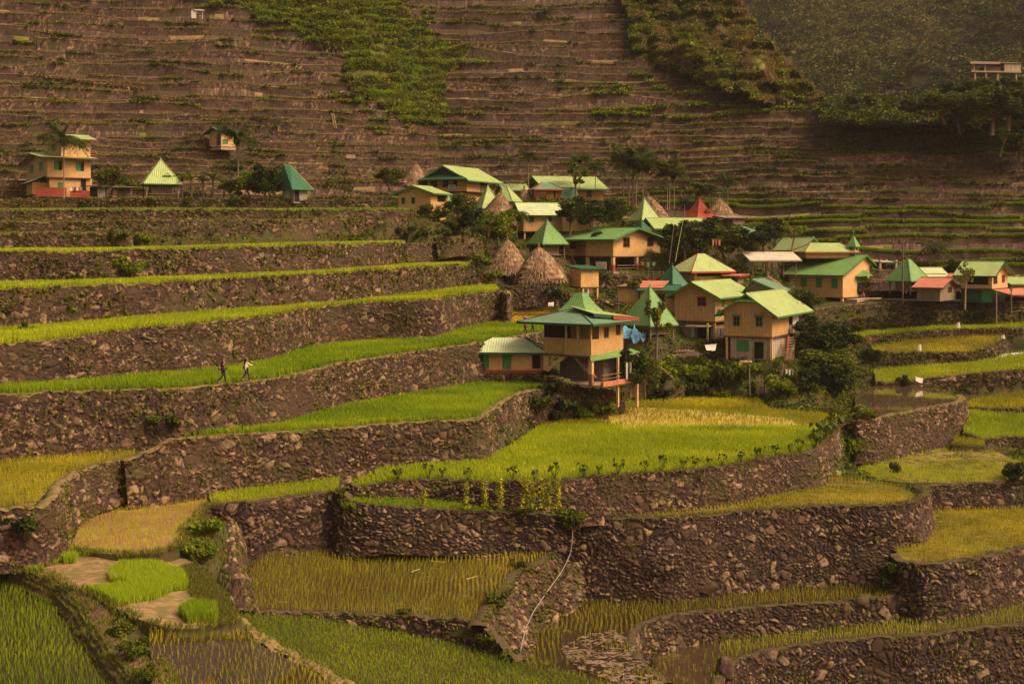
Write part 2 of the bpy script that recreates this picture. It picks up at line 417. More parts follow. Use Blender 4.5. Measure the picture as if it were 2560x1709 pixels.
    # weeds rooted in the wall
    if weeds > 0:
        area = seg[-1] * H.mean(); nn = int(area * 1.6 * weeds * 4.2)
        uu = RNG.random(nn) * seg[-1]; vv = RNG.random(nn) ** 1.2
        hh = np.interp(uu, sarr, H); keep = fbm(uu * .35, vv * hh * .5, seed + 90, 3) > (.585 - .17 * weeds)
        uu, vv = uu[keep], vv[keep]
        iu = np.clip((uu / seg[-1] * (n - 1)).astype(int), 0, n - 1); iv = np.clip((vv * (m - 1)).astype(int), 0, m - 1)
        C = pos[iu, iv] + out[iu] * .08
        if len(C):
            rad = .10 + .26 * RNG.random(len(C)) ** 2
            nl = int(len(C) * 12); P, ix = clump_points(C, rad, nl, shell=.2)
            V2, F2 = leaves(P, .08 if res < .11 else .12, droop=.3)
            t2 = np.repeat(np.clip(hash2(ix, ix * 0, 3) * .7 + .3 * RNG.random(len(ix)), 0, 1), 4)
            wd = npmesh('weeds', V2, F2, M[weedmat], o, {'tint': t2}, origin=org)
            wd['kind'] = 'stuff'
    if fringe > 0:
        nn = int(seg[-1] * 9 * fringe)
        uu = RNG.random(nn) * seg[-1]; keep = vnoise(uu * .5, uu * 0, seed + 77) > .30; uu = uu[keep]
        iu = np.clip((uu / seg[-1] * (n - 1)).astype(int), 0, n - 1)
        C = pos[iu, 0] - out[iu] * (RNG.random(len(iu)) * .45 - .08)[:, None]
        t = tufts('grass_fringe', C - org, .17, .03, 6, 'grass', .9, parent=o); t['kind'] = 'stuff'
    return o
# ------------------------------------------------------------------ terraces (pixels of the photograph give the bearing, levels/distances give the place)
def at_depth(lip, dd):
    return [(x, YH + (y - YH) * D / (D + dd), D + dd) for x, y, D in lip]
def lev(pts, Z):
    return [(x, y, F * (-interp(x, Z)) / (y - YH)) for x, y in pts]

# upper left terraces, seen edge-on
lipA = [(-80, 498, 168), (200, 497, 168), (520, 496, 168), (800, 500, 169), (960, 503, 170)]
lip1 = [(-80, 527, 152), (400, 525, 155), (700, 526, 158), (985, 525, 162), (1040, 528, 164)]
lip2 = [(-80, 556, 138), (138, 556, 140), (266, 553, 142), (700, 551, 150), (896, 548, 160), (1010, 552, 166)]
lip3 = [(-80, 584, 126), (282, 583, 128), (330, 588, 130)]
lip4 = [(-80, 632, 114), (221, 630, 117), (526, 622, 124), (775, 614, 132), (1013, 609, 148), (1140, 612, 156), (1200, 622, 158)]
lip5 = [(-80, 728, 102), (0, 724, 103), (387, 709, 111), (553, 700, 117), (775, 688, 125), (1000, 673, 136), (1140, 664, 146), (1200, 668, 149), (1238, 690, 150)]
fA = Field(lipA, at_depth(lipA, 22), name='village_ground', mat='soil', label='bare brown ground in front of the left houses')
f1 = Field(lip1, at_depth(lip1, 22), name='rice_field', mat='soil_green')
f2 = Field(lip2[:-1], at_depth(lip2[:-1], 20), name='rice_field', mat='soil')
f3 = Field(lip3, at_depth(lip3, 14), name='rice_field', mat='soil')
f4 = Field(lip4[:5], at_depth(lip4[:5], 14), name='rice_field', mat='soil_green')
f5 = Field(lip5[:-1], at_depth(lip5[:-1], 13), name='rice_field', mat='soil_green')
lip6 = lev([(-80, 872), (0, 864), (110, 852), (200, 842), (332, 824), (442, 814), (553, 803), (664, 792), (747, 776), (830, 765), (941, 757), (1040, 752), (1100, 748), (1135, 741), (1200, 733), (1251, 728)], [(0, -7.0), (450, -6.3), (800, -6.1), (1250, -5.3)])
lip6w = lip6 + [(1268, 736, 141), (1275, 730, 146)]
back6 = [(x, y, D) for x, y, D in lev([(-80, 800), (332, 770), (600, 755), (900, 725), (1235, 712)], [(0, -7.0), (450, -6.3), (800, -6.1), (1250, -5.3)])]
back6 = [(x, y, min(D, 153)) for x, y, D in back6]
f6 = Field(lip6, back6, name='rice_field', mat='soil_green')
Z7 = [(0, -9.9), (440, -10.15), (650, -10.1), (900, -9.85), (1350, -9.3)]
lip7 = lev([(-80, 990), (0, 988), (221, 979), (443, 973), (553, 962), (653, 953), (714, 943), (847, 912), (996, 887), (1107, 871), (1184, 860), (1300, 841), (1352, 832)], Z7)
back7 = lev([(-80, 950), (194, 920), (500, 865), (690, 840)], Z7) + [(830, 815, 142), (1129, 800, 146), (1267, 783, 152), (1400, 778, 156)]
f7 = Field(lip7, back7 + [(1410, 800, 145)][:0], name='rice_field', mat='soil_green')
Z8 = -13.4
lip8 = lev([(437, 1097), (609, 1087), (830, 1073), (1051, 1056), (1201, 1048), (1228, 1028), (1256, 1009), (1285, 990), (1324, 977), (1382, 971)], Z8)
f8 = Field(lip8, lev([(437, 1095), (653, 1062), (830, 1028), (996, 985), (1134, 950), (1300, 950), (1390, 962)], Z8), name='rice_field', mat='soil_green')
Z9 = [(0, -14.2), (400, -14.3)]
f9 = Field(lev([(-80, 1274), (0, 1271), (62, 1265), (99, 1260), (116, 1236), (145, 1203), (199, 1176), (290, 1151), (348, 1141)], Z9), lev([(-80, 1135), (83, 1130), (340, 1125)], Z9), name='rice_field', mat='mud_algae')
Z10 = [(520, -17.2), (850, -16.9)]
f10 = Field(lev([(525, 1256), (621, 1254), (745, 1237), (845, 1227)], Z10), lev([(517, 1215), (662, 1203), (850, 1195)], Z10), name='rice_field', mat='mud_algae')
Z3 = -16.5
lipF3 = lev([(880, 1214), (974, 1206), (1057, 1199), (1140, 1200), (1222, 1205), (1305, 1206), (1388, 1201), (1471, 1194), (1595, 1184), (1750, 1172), (1830, 1162), (1908, 1146), (1965, 1137), (2032, 1127), (2074, 1095), (2097, 1066)], Z3)
fF3 = Field(lipF3, lev([(880, 1210), (962, 1172), (1202, 1150), (1275, 1120), (1320, 1088), (1355, 1062), (1430, 1045), (1560, 1008), (1760, 996), (1896, 1000), (1925, 1024), (2032, 1034), (2098, 1042)], Z3), name='rice_field', mat='soil_green')
Z15 = [(870, -17.3), (1000, -17.7), (1150, -18.1), (1440, -18.9)]
f15 = Field(lev([(865, 1258), (974, 1266), (1140, 1276), (1264, 1280), (1409, 1291), (1440, 1291)], Z15), lev([(865, 1240), (1000, 1200), (1200, 1200), (1440, 1230)], Z15), name='grass_terrace', mat='soil_green')
Z16 = -19.4
f16 = Field(lev([(1438, 1293), (1660, 1294), (1826, 1280), (1908, 1272), (2053, 1264), (2198, 1262), (2273, 1254), (2296, 1240)], Z16), lev([(1438, 1262), (1660, 1250), (1805, 1232), (1941, 1200), (2074, 1186), (2136, 1196), (2198, 1208), (2262, 1220)], Z16), name='rice_field', mat='mud_algae')
Z17 = -25.1
curve17 = [(1674, 1706), (1616, 1664), (1583, 1615), (1587, 1582), (1616, 1557), (1678, 1540), (1743, 1530), (1908, 1516), (2032, 1508), (2198, 1496), (2281, 1485), (2306, 1482)]
f17 = Field(lev([(1289, 1660), (1347, 1680), (1471, 1720), (1600, 1770), (1700, 1770)] + curve17, Z17), lev([(1270, 1640), (1300, 1580), (1370, 1520), (1440, 1470), (1660, 1470), (1826, 1450), (2198, 1435), (2320, 1440)], Z17), name='rice_field', mat='mud_dark')
Z18 = [(1640, -27.3), (2560, -26.4)]
f18 = Field(lev([(1790, 1800), (1801, 1709), (1813, 1677), (1842, 1652), (1908, 1627), (2012, 1611), (2157, 1596), (2281, 1590), (2405, 1574), (2560, 1558), (2640, 1552)], Z18), lev([(1700, 1800), (1630, 1650), (1640, 1590), (1743, 1585), (1950, 1575), (2322, 1530), (2640, 1490)], Z18), name='rice_field', mat='mud')
f19 = Field(lev([(1700, 1900), (2700, 1900)], -31.0), lev([(1750, 1680), (2700, 1640)], -31.0), name='rice_field', mat='mud_dark')
Z20 = -22.6
f20 = Field(lev([(2252, 1397), (2306, 1406), (2364, 1404), (2447, 1392), (2560, 1366), (2640, 1350)], Z20), lev([(2235, 1374), (2318, 1340), (2315, 1250), (2400, 1245), (2640, 1240)], Z20), name='rice_field', mat='mud_algae')
Z21 = -20.4
f21 = Field(lev([(2136, 1186), (2198, 1199), (2281, 1207), (2447, 1206), (2546, 1200), (2640, 1198)], Z21), lev([(2150, 1170), (2199, 1150), (2230, 1112), (2305, 1106), (2407, 1114), (2492, 1128), (2533, 1148), (2640, 1160)], Z21), name='rice_field', mat='mud_algae')
Z23 = [(600, -20.4), (900, -21.2), (1400, -21.3)]
Z23w = [(600, -20.4), (900, -21.2), (1193, -21.3), (1292, -22.75)]
lip23 = lev([(633, 1531), (724, 1531), (786, 1534), (850, 1534), (974, 1538), (1098, 1545), (1193, 1553)], Z23)
f23 = Field(lip23 + lev([(1206, 1530), (1258, 1474), (1290, 1430), (1392, 1380)], Z23), lev([(621, 1507), (613, 1453), (640, 1400), (700, 1360), (900, 1345), (1222, 1340), (1405, 1345)], Z23), name='rice_field', mat='mud')
Z24 = [(580, -19.8), (650, -20.3), (900, -21.8), (1200, -22.8), (1700, -22.9)]
path24 = [(580, 1546), (621, 1584), (704, 1635), (787, 1677), (840, 1706), (900, 1742), (980, 1800)]
f24 = Field(lev(path24, Z24) + lev([(1300, 1800)], Z24), lev([(590, 1535), (640, 1536), (724, 1540), (807, 1545), (900, 1553), (1057, 1585), (1181, 1618), (1289, 1650), (1347, 1671), (1471, 1695), (1560, 1720), (1700, 1800)], Z24), name='rice_field', mat='mud')
Z11 = -17.3
f11 = Field(lev([(166, 1372), (232, 1382), (300, 1386), (400, 1384), (455, 1362), (472, 1322), (500, 1292), (522, 1260)], Z11), lev([(186, 1345), (205, 1300), (248, 1262), (344, 1238), (440, 1236), (515, 1240)], Z11), name='rice_field', mat='mud_orange')
Z12 = [(0, -17.45), (300, -17.55), (600, -18.5)]
f12 = Field(lev([(20, 1425), (104, 1440), (166, 1468), (248, 1497), (331, 1546), (414, 1570), (497, 1571), (585, 1556)], Z12), lev([(20, 1395), (100, 1380), (232, 1374), (400, 1380), (480, 1400), (560, 1480), (600, 1540)], Z12), name='seedbed_ground', mat='mud_pale')
Z13 = [(370, -18.0), (620, -19.2), (830, -21.2)]
f13 = Field(lev([(400, 1820), (800, 1820)], -20.4), lev([(373, 1611), (373, 1582), (435, 1573), (580, 1562), (630, 1600), (745, 1660), (860, 1730)], Z13), name='rice_field', mat='mud_dark')
Z14 = -18.4
f14 = Field(lev([(-100, 1820), (290, 1820)], Z14), lev([(-100, 1415), (0, 1430), (41, 1446), (95, 1476), (141, 1526), (174, 1592), (215, 1642), (262, 1712)], Z14), name='rice_field', mat='mud_dark')
# right-hand terraces below the chapel
lR1 = [(2020, 782, 165), (2057, 772, 166), (2164, 760, 167), (2321, 751, 167), (2400, 755, 167), (2640, 757, 167)]
fR1 = Field(lR1, [(2000, 742, 176), (2200, 741, 182), (2640, 739, 182)], name='village_ground', mat='soil')
lR1b = [(2060, 812, 164), (2100, 801, 164), (2237, 784, 165), (2339, 779, 165), (2640, 778, 165)]
lR2 = [(2053, 861, 158), (2120, 858, 159), (2168, 845, 160), (2186, 838, 161), (2339, 826, 161), (2560, 820, 161), (2640, 819, 161)]
fR2 = Field(lR2, [(2045, 842, 163), (2169, 828, 165), (2339, 816, 166), (2640, 803, 167)], name='rice_field', mat='soil_green')
lR3 = [(2182, 879, 155), (2254, 881, 155), (2339, 883, 155), (2424, 881, 155), (2468, 869, 157), (2502, 855, 159)]
fR3 = Field(lR3, [(2178, 866, 159), (2271, 852, 160.5), (2441, 843, 161), (2505, 838, 161)], name='rice_field', mat='mud_algae')
lR4 = [(2189, 956, 148.5), (2237, 959, 148), (2288, 954, 148.5), (2322, 946, 149), (2407, 938, 149), (2526, 927, 149), (2640, 915, 150)]
fR4 = Field(lR4, [(2185, 928, 153), (2271, 918, 154), (2407, 910, 154.5), (2475, 900, 155), (2509, 884, 156), (2560, 878, 157), (2640, 872, 158)], name='rice_field', mat='mud_algae')
lR5 = [(2408, 1018, 140), (2480, 1021, 140), (2560, 1020, 140), (2640, 1020, 140)]
fR5 = Field(lR5, [(2405, 1008, 143), (2492, 990, 147), (2640, 965, 148)], name='rice_field', mat='mud_algae')
lR6 = [(2408, 1082, 130), (2458, 1097, 129), (2509, 1093, 130), (2560, 1094, 130), (2640, 1094, 130)]
fR6 = Field(lR6, [(2412, 1025, 138.5), (2475, 1033, 138), (2640, 1040, 138)], name='rice_field', mat='soil_green')
fR6b = Field([(2385, 1112, 126), (2462, 1118, 126)], [(2385, 1096, 129.5), (2462, 1100, 129.5)], name='rice_field', mat='mud_algae')
ZP = -16.4
pond_front = [(2140, 1046), (2186, 1045), (2237, 1033), (2305, 1020), (2360, 1010), (2394, 1002), (2400, 996)]
fP = Field(lev(pond_front, ZP), lev([(2138, 990), (2160, 972), (2200, 960), (2288, 962), (2330, 974), (2373, 984)], ZP), name='pond_bed', mat='mud_dark', dz=-.12)
m, nt, b = nodes('pond_water')
b.inputs['Base Color'].default_value = (.085, .055, .032, 1); b.inputs['Roughness'].default_value = 0.04; b.inputs['IOR'].default_value = 1.6
b.inputs['Specular IOR Level'].default_value = 0.9
bump(nt, b, noise(nt, .8, 2), .04, .02); M['water'] = m
fPw = Field(lev(pond_front, ZP), lev([(2138, 990), (2160, 972), (2200, 960), (2288, 962), (2330, 974), (2373, 984)], ZP), name='pond_water', mat='water', label='still brown pond mirroring the chapel', dz=.02)
FIELDS.pop()

# ------------------------------------------------------------------ stone walls
wall(lipA, 1.5, res=.14, mat='stone_far', cap='cap_dark', label='low weedy wall under the three-storey house and the left huts', weeds=.9, fringe=.8, seed=2)
wall(lip1, [(0, 1.6), (.6, 2.0), (1, 2.4)], res=.14, mat='stone_far', label='long thin terrace wall just below the highest green strip on the left', weeds=.5, seed=3)
wall(lip2, [(0, 1.6), (.25, 1.8), (.4, 3.4), (1, 3.4)], res=.13, mat='stone_far', label='terrace wall ending under the cream house with two small windows', weeds=.65, seed=4, fringe=1.2)
wall(lip3, 2.4, res=.13, mat='stone_far', label='short terrace wall at the left edge stopping at the shrubby gap', weeds=.5, seed=5)
wall(lip4, [(0, 3.6), (.5, 3.4), (.85, 3.0), (1, 2.6)], res=.12, mat='stone', label='tall terrace wall above the upper bright green strip', weeds=.75, seed=6, fringe=1.3)
wall(lip5, [(0, 3.6), (.5, 3.6), (.75, 3.0), (1, 2.4)], res=.11, mat='stone', label='terrace wall between the two bright green strips', weeds=.6, seed=7, batter=.10)
wall(lip6w, [(0, 3.2), (.4, 3.9), (.8, 4.3), (1, 4.5)], res=.10, mat='stone', label='dark wall behind the two walkers with an earth slip in its middle', weeds=.55, seed=8, batter=.08, cs=.36)
wall(lip7, [(0, 4.6), (.22, 4.4), (.30, 3.7), (1, 3.6)], res=.09, mat='stone', cap='cap', capw=.75, label='dark stone wall topped by the path the two walkers follow', weeds=.6, seed=9, cs=.36, fringe=.3)
wall([(312, 1154, 83.6), (345, 1140, 84.2), (385, 1124, 85), (437, 1099, 86)] + lip8[1:] + [(1440, 971, 121), (1500, 974, 123), (1560, 980, 124.5)], [(0, 4.2), (.4, 4.2), (.55, 3.6), (1, 3.4)], res=.075, mat='stone', cap='cap', capw=.7, label='pale-topped stone wall curving up to the house on stilts', weeds=.45, seed=10, cs=.40, fringe=.25)
wall(lev([(-80, 1276), (0, 1273), (104, 1264), (141, 1243), (152, 1212), (207, 1176), (290, 1154), (322, 1150)], Z9), [(0, 3.4), (.5, 3.0), (1, 2.8)], res=.07, mat='stone', cap='cap', capw=.6, label='curved wall below the left yellow-green field with a footpath on top', weeds=.6, seed=11, cs=.38, fringe=.6)
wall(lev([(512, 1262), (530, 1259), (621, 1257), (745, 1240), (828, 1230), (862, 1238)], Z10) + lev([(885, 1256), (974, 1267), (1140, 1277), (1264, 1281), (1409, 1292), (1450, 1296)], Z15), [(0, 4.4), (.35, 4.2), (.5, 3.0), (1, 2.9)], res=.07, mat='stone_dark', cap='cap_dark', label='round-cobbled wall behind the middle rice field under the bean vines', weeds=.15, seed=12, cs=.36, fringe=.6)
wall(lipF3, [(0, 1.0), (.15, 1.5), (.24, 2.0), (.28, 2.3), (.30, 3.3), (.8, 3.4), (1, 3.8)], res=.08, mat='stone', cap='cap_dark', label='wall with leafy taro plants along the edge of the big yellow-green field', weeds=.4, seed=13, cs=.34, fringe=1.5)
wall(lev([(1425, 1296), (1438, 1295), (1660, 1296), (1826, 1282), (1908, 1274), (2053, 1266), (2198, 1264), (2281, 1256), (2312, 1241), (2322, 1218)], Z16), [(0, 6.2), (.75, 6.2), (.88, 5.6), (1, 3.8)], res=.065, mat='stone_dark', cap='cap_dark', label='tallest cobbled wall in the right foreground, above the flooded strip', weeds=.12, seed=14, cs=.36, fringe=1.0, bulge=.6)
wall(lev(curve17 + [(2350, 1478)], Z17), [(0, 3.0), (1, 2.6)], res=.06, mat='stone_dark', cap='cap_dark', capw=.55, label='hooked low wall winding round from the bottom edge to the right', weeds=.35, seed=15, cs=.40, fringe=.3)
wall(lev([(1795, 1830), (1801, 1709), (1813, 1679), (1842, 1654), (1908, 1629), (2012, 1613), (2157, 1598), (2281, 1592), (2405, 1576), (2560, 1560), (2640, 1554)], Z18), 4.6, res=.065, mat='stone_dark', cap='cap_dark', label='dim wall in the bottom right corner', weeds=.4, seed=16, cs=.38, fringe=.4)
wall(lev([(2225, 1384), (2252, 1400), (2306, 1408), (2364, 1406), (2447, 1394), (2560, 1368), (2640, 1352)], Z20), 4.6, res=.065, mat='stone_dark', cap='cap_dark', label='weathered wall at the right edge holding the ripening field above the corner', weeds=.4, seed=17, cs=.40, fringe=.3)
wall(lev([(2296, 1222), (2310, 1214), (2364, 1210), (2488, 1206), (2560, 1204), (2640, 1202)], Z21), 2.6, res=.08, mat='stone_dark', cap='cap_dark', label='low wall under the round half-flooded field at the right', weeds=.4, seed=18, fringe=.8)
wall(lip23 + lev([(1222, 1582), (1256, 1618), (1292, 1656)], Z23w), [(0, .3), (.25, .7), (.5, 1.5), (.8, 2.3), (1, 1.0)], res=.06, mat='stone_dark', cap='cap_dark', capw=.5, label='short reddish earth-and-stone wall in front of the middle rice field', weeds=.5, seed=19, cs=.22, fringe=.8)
wall(lev([(1190, 1556), (1206, 1532), (1258, 1477), (1290, 1433), (1392, 1383), (1440, 1372)][::1], Z23), [(0, 1.8), (.3, 3.6), (1, 4.2)], res=.06, mat='stone', cap='cap_dark', capw=.8, label='slanting stone bank with the white water pipe lying across it', weeds=.3, seed=20, cs=.40, batter=.42, fringe=1.6) if False else None
wall(lev([(1204, 1562), (1208, 1552), (1258, 1484), (1290, 1440), (1350, 1402), (1400, 1378), (1440, 1352)], Z23), [(0, 3.0), (.2, 3.8), (1, 4.4)], res=.06, mat='stone', cap='cap_dark', capw=.8, label='slanting stone bank with the white water pipe lying across it', weeds=.9, seed=20, cs=.44, rough=1.5, bulge=1.1, batter=.32, fringe=1.6)
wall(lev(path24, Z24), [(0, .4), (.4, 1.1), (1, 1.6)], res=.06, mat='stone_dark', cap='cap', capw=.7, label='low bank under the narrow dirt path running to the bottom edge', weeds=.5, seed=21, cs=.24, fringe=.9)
None and wall(lev([(516, 1268), (548, 1290), (560, 1330), (556, 1380), (562, 1440), (585, 1500), (612, 1532)], [(500, -17.4), (620, -19.4)]), [(0, 1.5), (.5, 1.6), (1, .8)], res=.06, mat='stone', cap='cap', capw=1.1, label='rough bank of reddish boulders left of the middle rice field', weeds=.2, seed=22, cs=.42, fringe=.2, bulge=.7) 
wall(lR1, 1.5, res=.12, mat='stone_far', cap='cap', capw=1.2, label='pale wall along the yard in front of the chapel', weeds=.3, seed=23, fringe=.3)
wall(lR1b, 3.2, res=.12, mat='stone', label='shrub-covered wall below the chapel yard', weeds=1.3, seed=24, fringe=1.5)
wall(lR2, [(0, 1.2), (.3, 2.0), (1, 1.4)], res=.11, mat='stone', cap='cap_dark', label='low wall above the oval yellow field on the right', weeds=.9, seed=25, fringe=1.2)
wall(lR3 + [(2530, 850, 161)], 3.0, res=.11, mat='stone', cap='cap_dark', label='dark wall under the oval yellow field on the right', weeds=.9, seed=26, fringe=1.5)
wall(lR4, [(0, .9), (.25, 1.0), (.4, 3.4), (1, 3.6)], res=.11, mat='stone', cap='cap_dark', label='mossy wall running right from behind the pond', weeds=1.0, seed=27, fringe=1.2)
wall(lR5, 1.1, res=.11, mat='stone', cap='cap_dark', label='knee-high wall at the right edge between two small bright fields', weeds=.7, seed=28)
wall(lR6, 1.6, res=.10, mat='stone', cap='cap_dark', label='low brushy wall below the small bright field at the right edge', weeds=1.2, seed=29, fringe=1.2)
wall([(2090, 1072, 118), (2110, 1064, 121)] + lev([(2140, 1053), (2186, 1049), (2237, 1037), (2305, 1024), (2360, 1014), (2398, 1006), (2412, 997), (2404, 988)], ZP), [(0, 3.6), (.3, 4.0), (.75, 4.2), (1, 2.5)], res=.085, mat='stone', cap='cap', capw=.8, label='pale stone wall curving round the front of the pond', weeds=.35, seed=30, cs=.40, fringe=.4)
wall(lev([(1150, 928), (1195, 934), (1320, 936), (1400, 946), (1430, 962)], -12.4), 1.3, res=.08, mat='stone', cap='cap_dark', label='short mossy wall in front of the long low annex', weeds=1.0, seed=31, fringe=1.0)
wall([(1262, 716, 147), (1330, 716, 147), (1400, 722, 147), (1470, 745, 146), (1550, 752, 146)], [(0, 2.6), (.6, 2.0), (1, 1.2)], res=.11, mat='stone', cap='cap_dark', label='cobble wall below the two big thatched huts', weeds=.4, seed=32, cs=.4)
wall([(1455, 690, 160), (1540, 688, 160), (1660, 692, 160)], 1.8, res=.12, mat='stone_far', cap='cap_dark', label='wall under the open ground floor of the long yellow house', weeds=.5, seed=33)
wall([(1090, 598, 152), (1150, 590, 154), (1205, 600, 156)], 2.4, res=.13, mat='stone_far', cap='cap_dark', label='shrubby wall left of the thatched huts', weeds=1.0, seed=34)

# earth mounds
def mound(name, pts, Z, wd, ht, mat, label, seed=1, res=.14, stony=0):
    L = catmull([W(*p) for p in lev(pts, Z)], res); n = len(L)
    tg = np.gradient(L, axis=0); tg[:, 2] = 0; tg /= np.linalg.norm(tg, axis=1)[:, None]
    out = np.stack([tg[:, 1], -tg[:, 0], tg[:, 0] * 0], 1)
    q = np.linspace(-1, 1, 15 if not stony else 33); NQ = len(q); s = np.arange(n) * res
    Ww = wd * (1 + .5 * (fbm(s * .5, s * 0, seed, 3) - .5))[:, None]
    U, Q = np.meshgrid(s, q, indexing='ij')
    tp = np.clip(np.minimum(U, U.max() - U) / 1.2, 0, 1); zz = (ht + .5) * (1 - np.abs(Q) ** 2.6) * tp - .5 + (fbm(U * 1.2, Q * 2.5, seed + 3, 4) - .5) * .35 - .25 * np.abs(Q) ** 6
    g1, g2, gs = voronoi(U / .42, Q * wd / .36, seed); e = np.clip((g2 - g1) * 2.6, 0, 1)
    if stony: zz = zz + .24 * np.sqrt(e) + .2 * (gs - .5) * e
    V = L[:, None, :] + out[:, None, :] * (Q * Ww)[:, :, None]; V[:, :, 2] += zz
    idx = np.arange(n * NQ).reshape(n, NQ)
    Fq = np.stack([idx[:-1, :-1], idx[:-1, 1:], idx[1:, 1:], idx[1:, :-1]], -1).reshape(-1, 4)
    o = npmesh(name, V.reshape(-1, 3), Fq, M[mat], smooth=True, origin=L[n // 2], attrs={'tint': gs.ravel(), 'gap': np.clip(1 - e * 1.7, 0, 1).ravel()}); tag(o, label, 'earth bank'); 
    return V
M['bank'] = mat_earth('bank_earth', (.16, .085, .05), (.075, .042, .028), 1.6, bs=.8, c3=(.09, .085, .02))
spur_bank = mound('earth_bank', [(516, 1272), (548, 1292), (572, 1330), (578, 1380), (580, 1440), (598, 1500), (606, 1515)], [(500, -17.6), (620, -20.0)], 1.0, .6, 'stone', 'rough bank of reddish boulders left of the middle rice field', 14, res=.07, stony=1)
bund = mound('earth_bank', [(-40, 1398), (20, 1414), (83, 1451), (166, 1490), (232, 1540), (265, 1600), (295, 1645), (352, 1712), (430, 1810)], [(0, -18.0), (400, -18.6)], 1.05, .65, 'bank', 'bare brown footpath bank curving down the bottom left corner', 4)
ditch = mound('earth_bank', [(300, 1560), (345, 1600), (375, 1650), (400, 1709), (420, 1800)], -18.9, .9, .4, 'bank', 'reddish crumbling bank between the corner field and the next small field', 9)

# ------------------------------------------------------------------ rice and grass on the fields
PATHF += [f7, f8]
pxcut = lambda poly: (lambda px, py, X, Y: inpoly(px, py, poly))
rice(f1, .30, .35, 4, .05, 'rice_green', label='green rice along the highest left terrace')
rice(f2, .40, .22, 3, .05, 'grass', name='grass', label='thin grass on the second left terrace')
rice(f3, .40, .22, 3, .05, 'grass', name='grass', label='thin grass at the left edge terrace')
rice(f4, .26, .38, 4, .05, 'rice', label='bright rice on the upper strip', cut=lambda px, py, X, Y: px < 0)
rice(f5, .24, .42, 4, .045, 'rice', label='bright rice strip left of the thatched huts')
rice(f6, .22, .42, 5, .04, 'rice', rows=False, label='bright rice on the strip above the walkers')
rice(f7, .19, .45, 5, .034, 'rice_green', rows=False, label='lush green rice behind the walkers', cut=lambda px, py, X, Y: (Y > 141) & (px > 1240))
rice(f7, .20, .50, 5, .04, 'rice_ripe', rows=False, name='ripe_rice', label='golden ripe rice at the foot of the hut wall', cut=lambda px, py, X, Y: ~((Y > 141) & (px > 1240)))
rice(f8, .17, .42, 5, .03, 'rice_green', rows=False, label='lush green rice below the annex')
straw = [(1520, 1016), (1700, 1020), (1960, 1045), (2040, 1060), (1900, 1068), (1700, 1066), (1560, 1072), (1500, 1050)]
def f3cut(px, py, X, Y): return inpoly(px + (fbm(X * .4, Y * .2, 33, 3) - .5) * 160, py + (fbm(X * .3, Y * .2, 34, 3) - .5) * 30, straw) & (RNG.random(px.shape) < .72)
rice(fF3, .20, .34, 5, .032, 'rice', rows=False, label='yellow-green rice of the big middle field', cut=lambda px, py, X, Y: f3cut(px, py, X, Y) | (py < 1066))
rice(fF3, .24, .34, 5, .036, 'rice_yellow', rows=False, label='yellowing rice at the back of the big field', cut=lambda px, py, X, Y: f3cut(px, py, X, Y) | (py >= 1066))
tufts('hillside_grass', hill_pick(14000, lambda x, y, P: inrv), .8, .09, 4, 'rice_green', .5, label='tall grass in the gully') if 0 else None
M['scum'] = mat_paddy('pond_scum', (.034, .022, .011), (.22, .15, .10), .49, .56, 1.6, rough=.1)
sc_ = [Wz(x, y, Z17 + .03) for x, y in ((1400, 1620), (1470, 1580), (1550, 1572), (1588, 1600), (1592, 1640), (1640, 1690), (1668, 1716), (1560, 1712), (1440, 1668))]
o = npmesh('muddy_water', np.array(sc_), np.array([[0, k, k + 1] for k in range(1, 8)]), M['scum'], origin=sc_[0]); tag(o, kind='structure')
P_ = [Wz(x, y, Z3 + .03) for x, y in straw]
o = npmesh('harvested_ground', np.array(P_), np.array([[0, 1, 2], [0, 2, 3], [0, 3, 4], [0, 4, 5], [0, 5, 6], [0, 6, 7]])[:, ::-1], M['straw_ground'], origin=P_[0]); tag(o, kind='structure')
rice(f9, .27, .38, 5, .026, 'rice_yellow', jitter=.12, label='yellow-green young rice at the left edge')
rice(f10, .17, .28, 5, .022, 'rice', rows=False, label='green rice on the narrow wedge terrace')
rice(f15, .16, .22, 6, .03, 'rice_green', rows=False, name='grass', label='bright grass under the bean vines')
rice(f16, .27, .30, 5, .024, 'rice_yellow', jitter=.12, label='young rice on top of the tallest wall')
rice(f17, .33, .34, 4, .02, 'rice_yellow', jitter=.25, lean=.2, label='sparse young rice in the dark flooded field', thin=lambda px, py, X, Y: np.where((px > 1400) & (px < 1620) & (py > 1575) & (fbm(X * .9, Y * .9, 77, 3) > .38), .10, 1.0))
rice(f18, .32, .34, 4, .018, 'rice', jitter=.3, label='sparse young rice in the bottom right strip', thin=lambda px, py, X, Y: np.where(px < 1800, .3, 1.0))
rice(f20, .28, .38, 5, .024, 'rice_yellow', jitter=.12, label='yellow young rice at the right edge')
rice(f21, .31, .34, 5, .026, 'rice', jitter=.12, label='green rows in the round half-flooded field', thin=lambda px, py, X, Y: np.clip((py - 1125) / 50, .25, 1))
rice(f23, .28, .38, 4, .02, 'rice_yellow', jitter=.22, lean=.14, label='rows of young rice in the middle foreground field')
rice(f24, .17, .18, 5, .02, 'rice_green', rows=False, label='short green rice in the bottom middle field')
rice(f11, .29, .30, 4, .02, 'rice_yellow', jitter=.12, lean=.3, label='young rice on the orange mud of the small oval field', thin=lambda px, py, X, Y: .75)
rice(f13, .25, .32, 4, .016, 'rice_yellow', jitter=.35, label='young rice in the small field at the bottom left')
rice(f14, .30, .38, 5, .018, 'rice_green', jitter=.2, lean=.25, label='rice in the bottom left corner')
